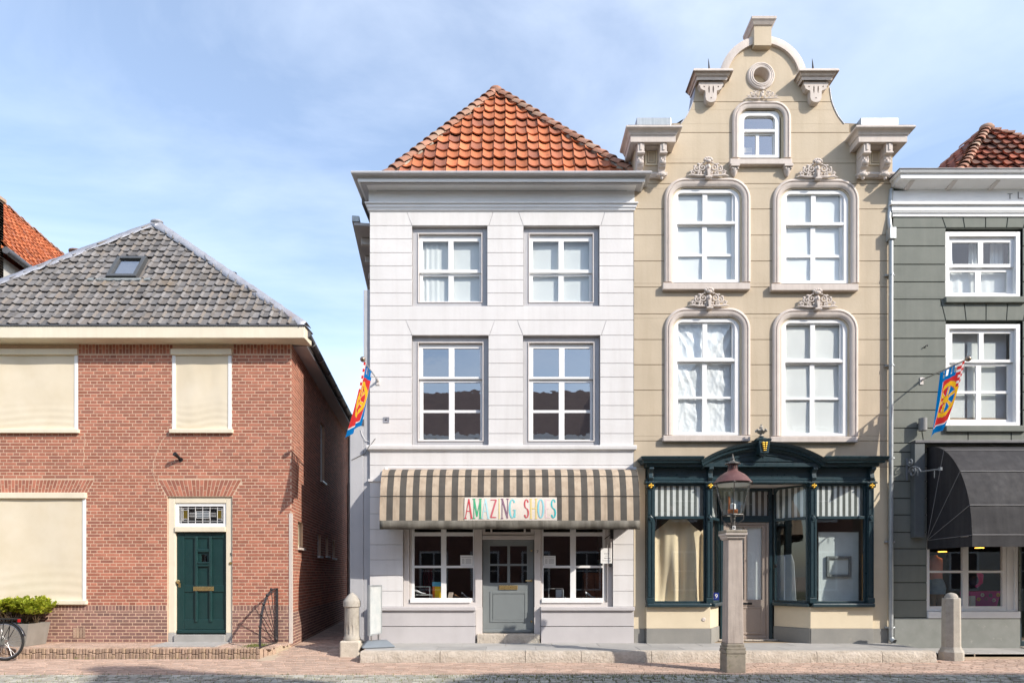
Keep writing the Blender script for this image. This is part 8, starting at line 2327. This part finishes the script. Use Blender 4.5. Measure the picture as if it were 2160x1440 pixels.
MB().tube([(X(2058, .6), 0.6, Z(1237, .6)), (X(2066, .6), 0.58, Z(1228, .6)), (X(2068, .6), 0.6, Z(1212, .6)), (X(2063, .6), 0.6, Z(1206, .6))], [0.03, 0.05, 0.06, 0.03], 10).build('cloth', colour('hotpink', (0.70, 0.02, 0.24)), HB, smooth=True)
MB().ball((X(2056, .65), 0.65, Z(1226, .65)), 0.13, 12, 8, (0.9, 0.7, 1.0)).build('dark_bundle', colour('navy_cloth', (0.03, 0.035, 0.09)), HB, smooth=True)
PT2 = thing('paper_tray', 'pale paper tray beside the magenta box', 'tray', (X(2052, .4), 0.4, Z(1280, .4)))
MB().box(X(2047, .4), X(2056, .4), 0.38, 0.44, Z(1281, .4), Z(1256, .4)).build('tray', MT['paper'], PT2)

# ================================================================ houses across the street (they shade the cobbles and mirror in the panes)
FAR_TILE = pm('far_tile', (0.22, 0.15, 0.125), (0.16, 0.11, 0.095), scale=3, rough=0.9)
def across(name, lab, x0, x1, eave, ridge, kind, wm_, rm_, depth=8.0, yf=-15.0):
    h = thing(name, lab, 'house', (0.5*(x0+x1), yf-depth/2, 0))
    cx = 0.5*(x0+x1)
    MB().box(x0, x1, yf-depth, yf, -0.2, eave).build('wall', wm_, h)
    if kind == 'eaves':
        MB().prism_x([(yf+0.3, eave), (yf-depth-0.3, eave), (yf-depth/2, ridge)], x0-0.02, x1+0.02).build('roof', rm_, h)
        MB().box(x0, x1, yf, yf+0.35, eave-0.25, eave).build('cornice', MT['white_wood'], h)
    elif kind == 'gable':
        MB().prism([(x0, eave), (x1, eave), (cx+0.5, ridge-0.4), (cx+0.5, ridge), (cx-0.5, ridge), (cx-0.5, ridge-0.4)], yf-0.4, yf+0.02).build('gable', wm_, h)
        MB().prism([(x0-0.2, eave), (x1+0.2, eave), (cx, ridge-0.5)], yf-depth, yf-0.4).build('roof', rm_, h)
    n = max(2, int((x1-x0)/2.2)); w = (x1-x0)/n
    for k in range(n):
        for (z0, z1) in ((0.9, 2.7), (4.0, 5.9), (7.0, 8.4)):
            if z1 > eave-0.3: continue
            a = x0+k*w+w*0.22; b = x0+(k+1)*w-w*0.22
            f = MB().ring(a, b, z0, z1, 0.09, yf+0.003, yf+0.05).build('window', MT['white_wood'], h)
            MB().box(a+0.09, b-0.09, yf+0.004, yf+0.02, z0+0.09, z1-0.09).build('pane', MT['room_dark'], f)
            MB().box((a+b)/2-0.03, (a+b)/2+0.03, yf+0.021, yf+0.045, z0+0.09, z1-0.09).build('glazing_bar', MT['white_wood'], f)
            MB().box(a+0.09, b-0.09, yf+0.021, yf+0.045, (z0+z1)/2-0.03, (z0+z1)/2+0.03).build('glazing_bar', MT['white_wood'], f)
    return h
b1 = pm('far_brick', (0.26, 0.13, 0.10), (0.20, 0.10, 0.08), scale=3, rough=0.9); b2_ = pm('far_brick_brown', (0.24, 0.16, 0.12), rough=0.9); w3_ = pm('far_render', (0.60, 0.56, 0.50), rough=0.9)
across('opposite_house', 'brown brick house across the street far left', -22, -7.2, 7.2, 10.0, 'eaves', b2_, FAR_TILE)
across('opposite_house', 'low red brick house directly across the street', -7.1, 4.6, 8.0, 11.2, 'eaves', b1, FAR_TILE)
across('opposite_house', 'brown brick house across the street right of the low red one', 4.7, 8.8, 8.6, 11.4, 'eaves', b2_, FAR_TILE)
across('opposite_house', 'tall brick gable house across the street to the right', 8.9, 15.4, 11.6, 15.35, 'gable', b1, FAR_TILE)
across('opposite_house', 'tall rendered house across the street far right', 17.0, 34.0, 14.0, 15.6, 'eaves', w3_, FAR_TILE)
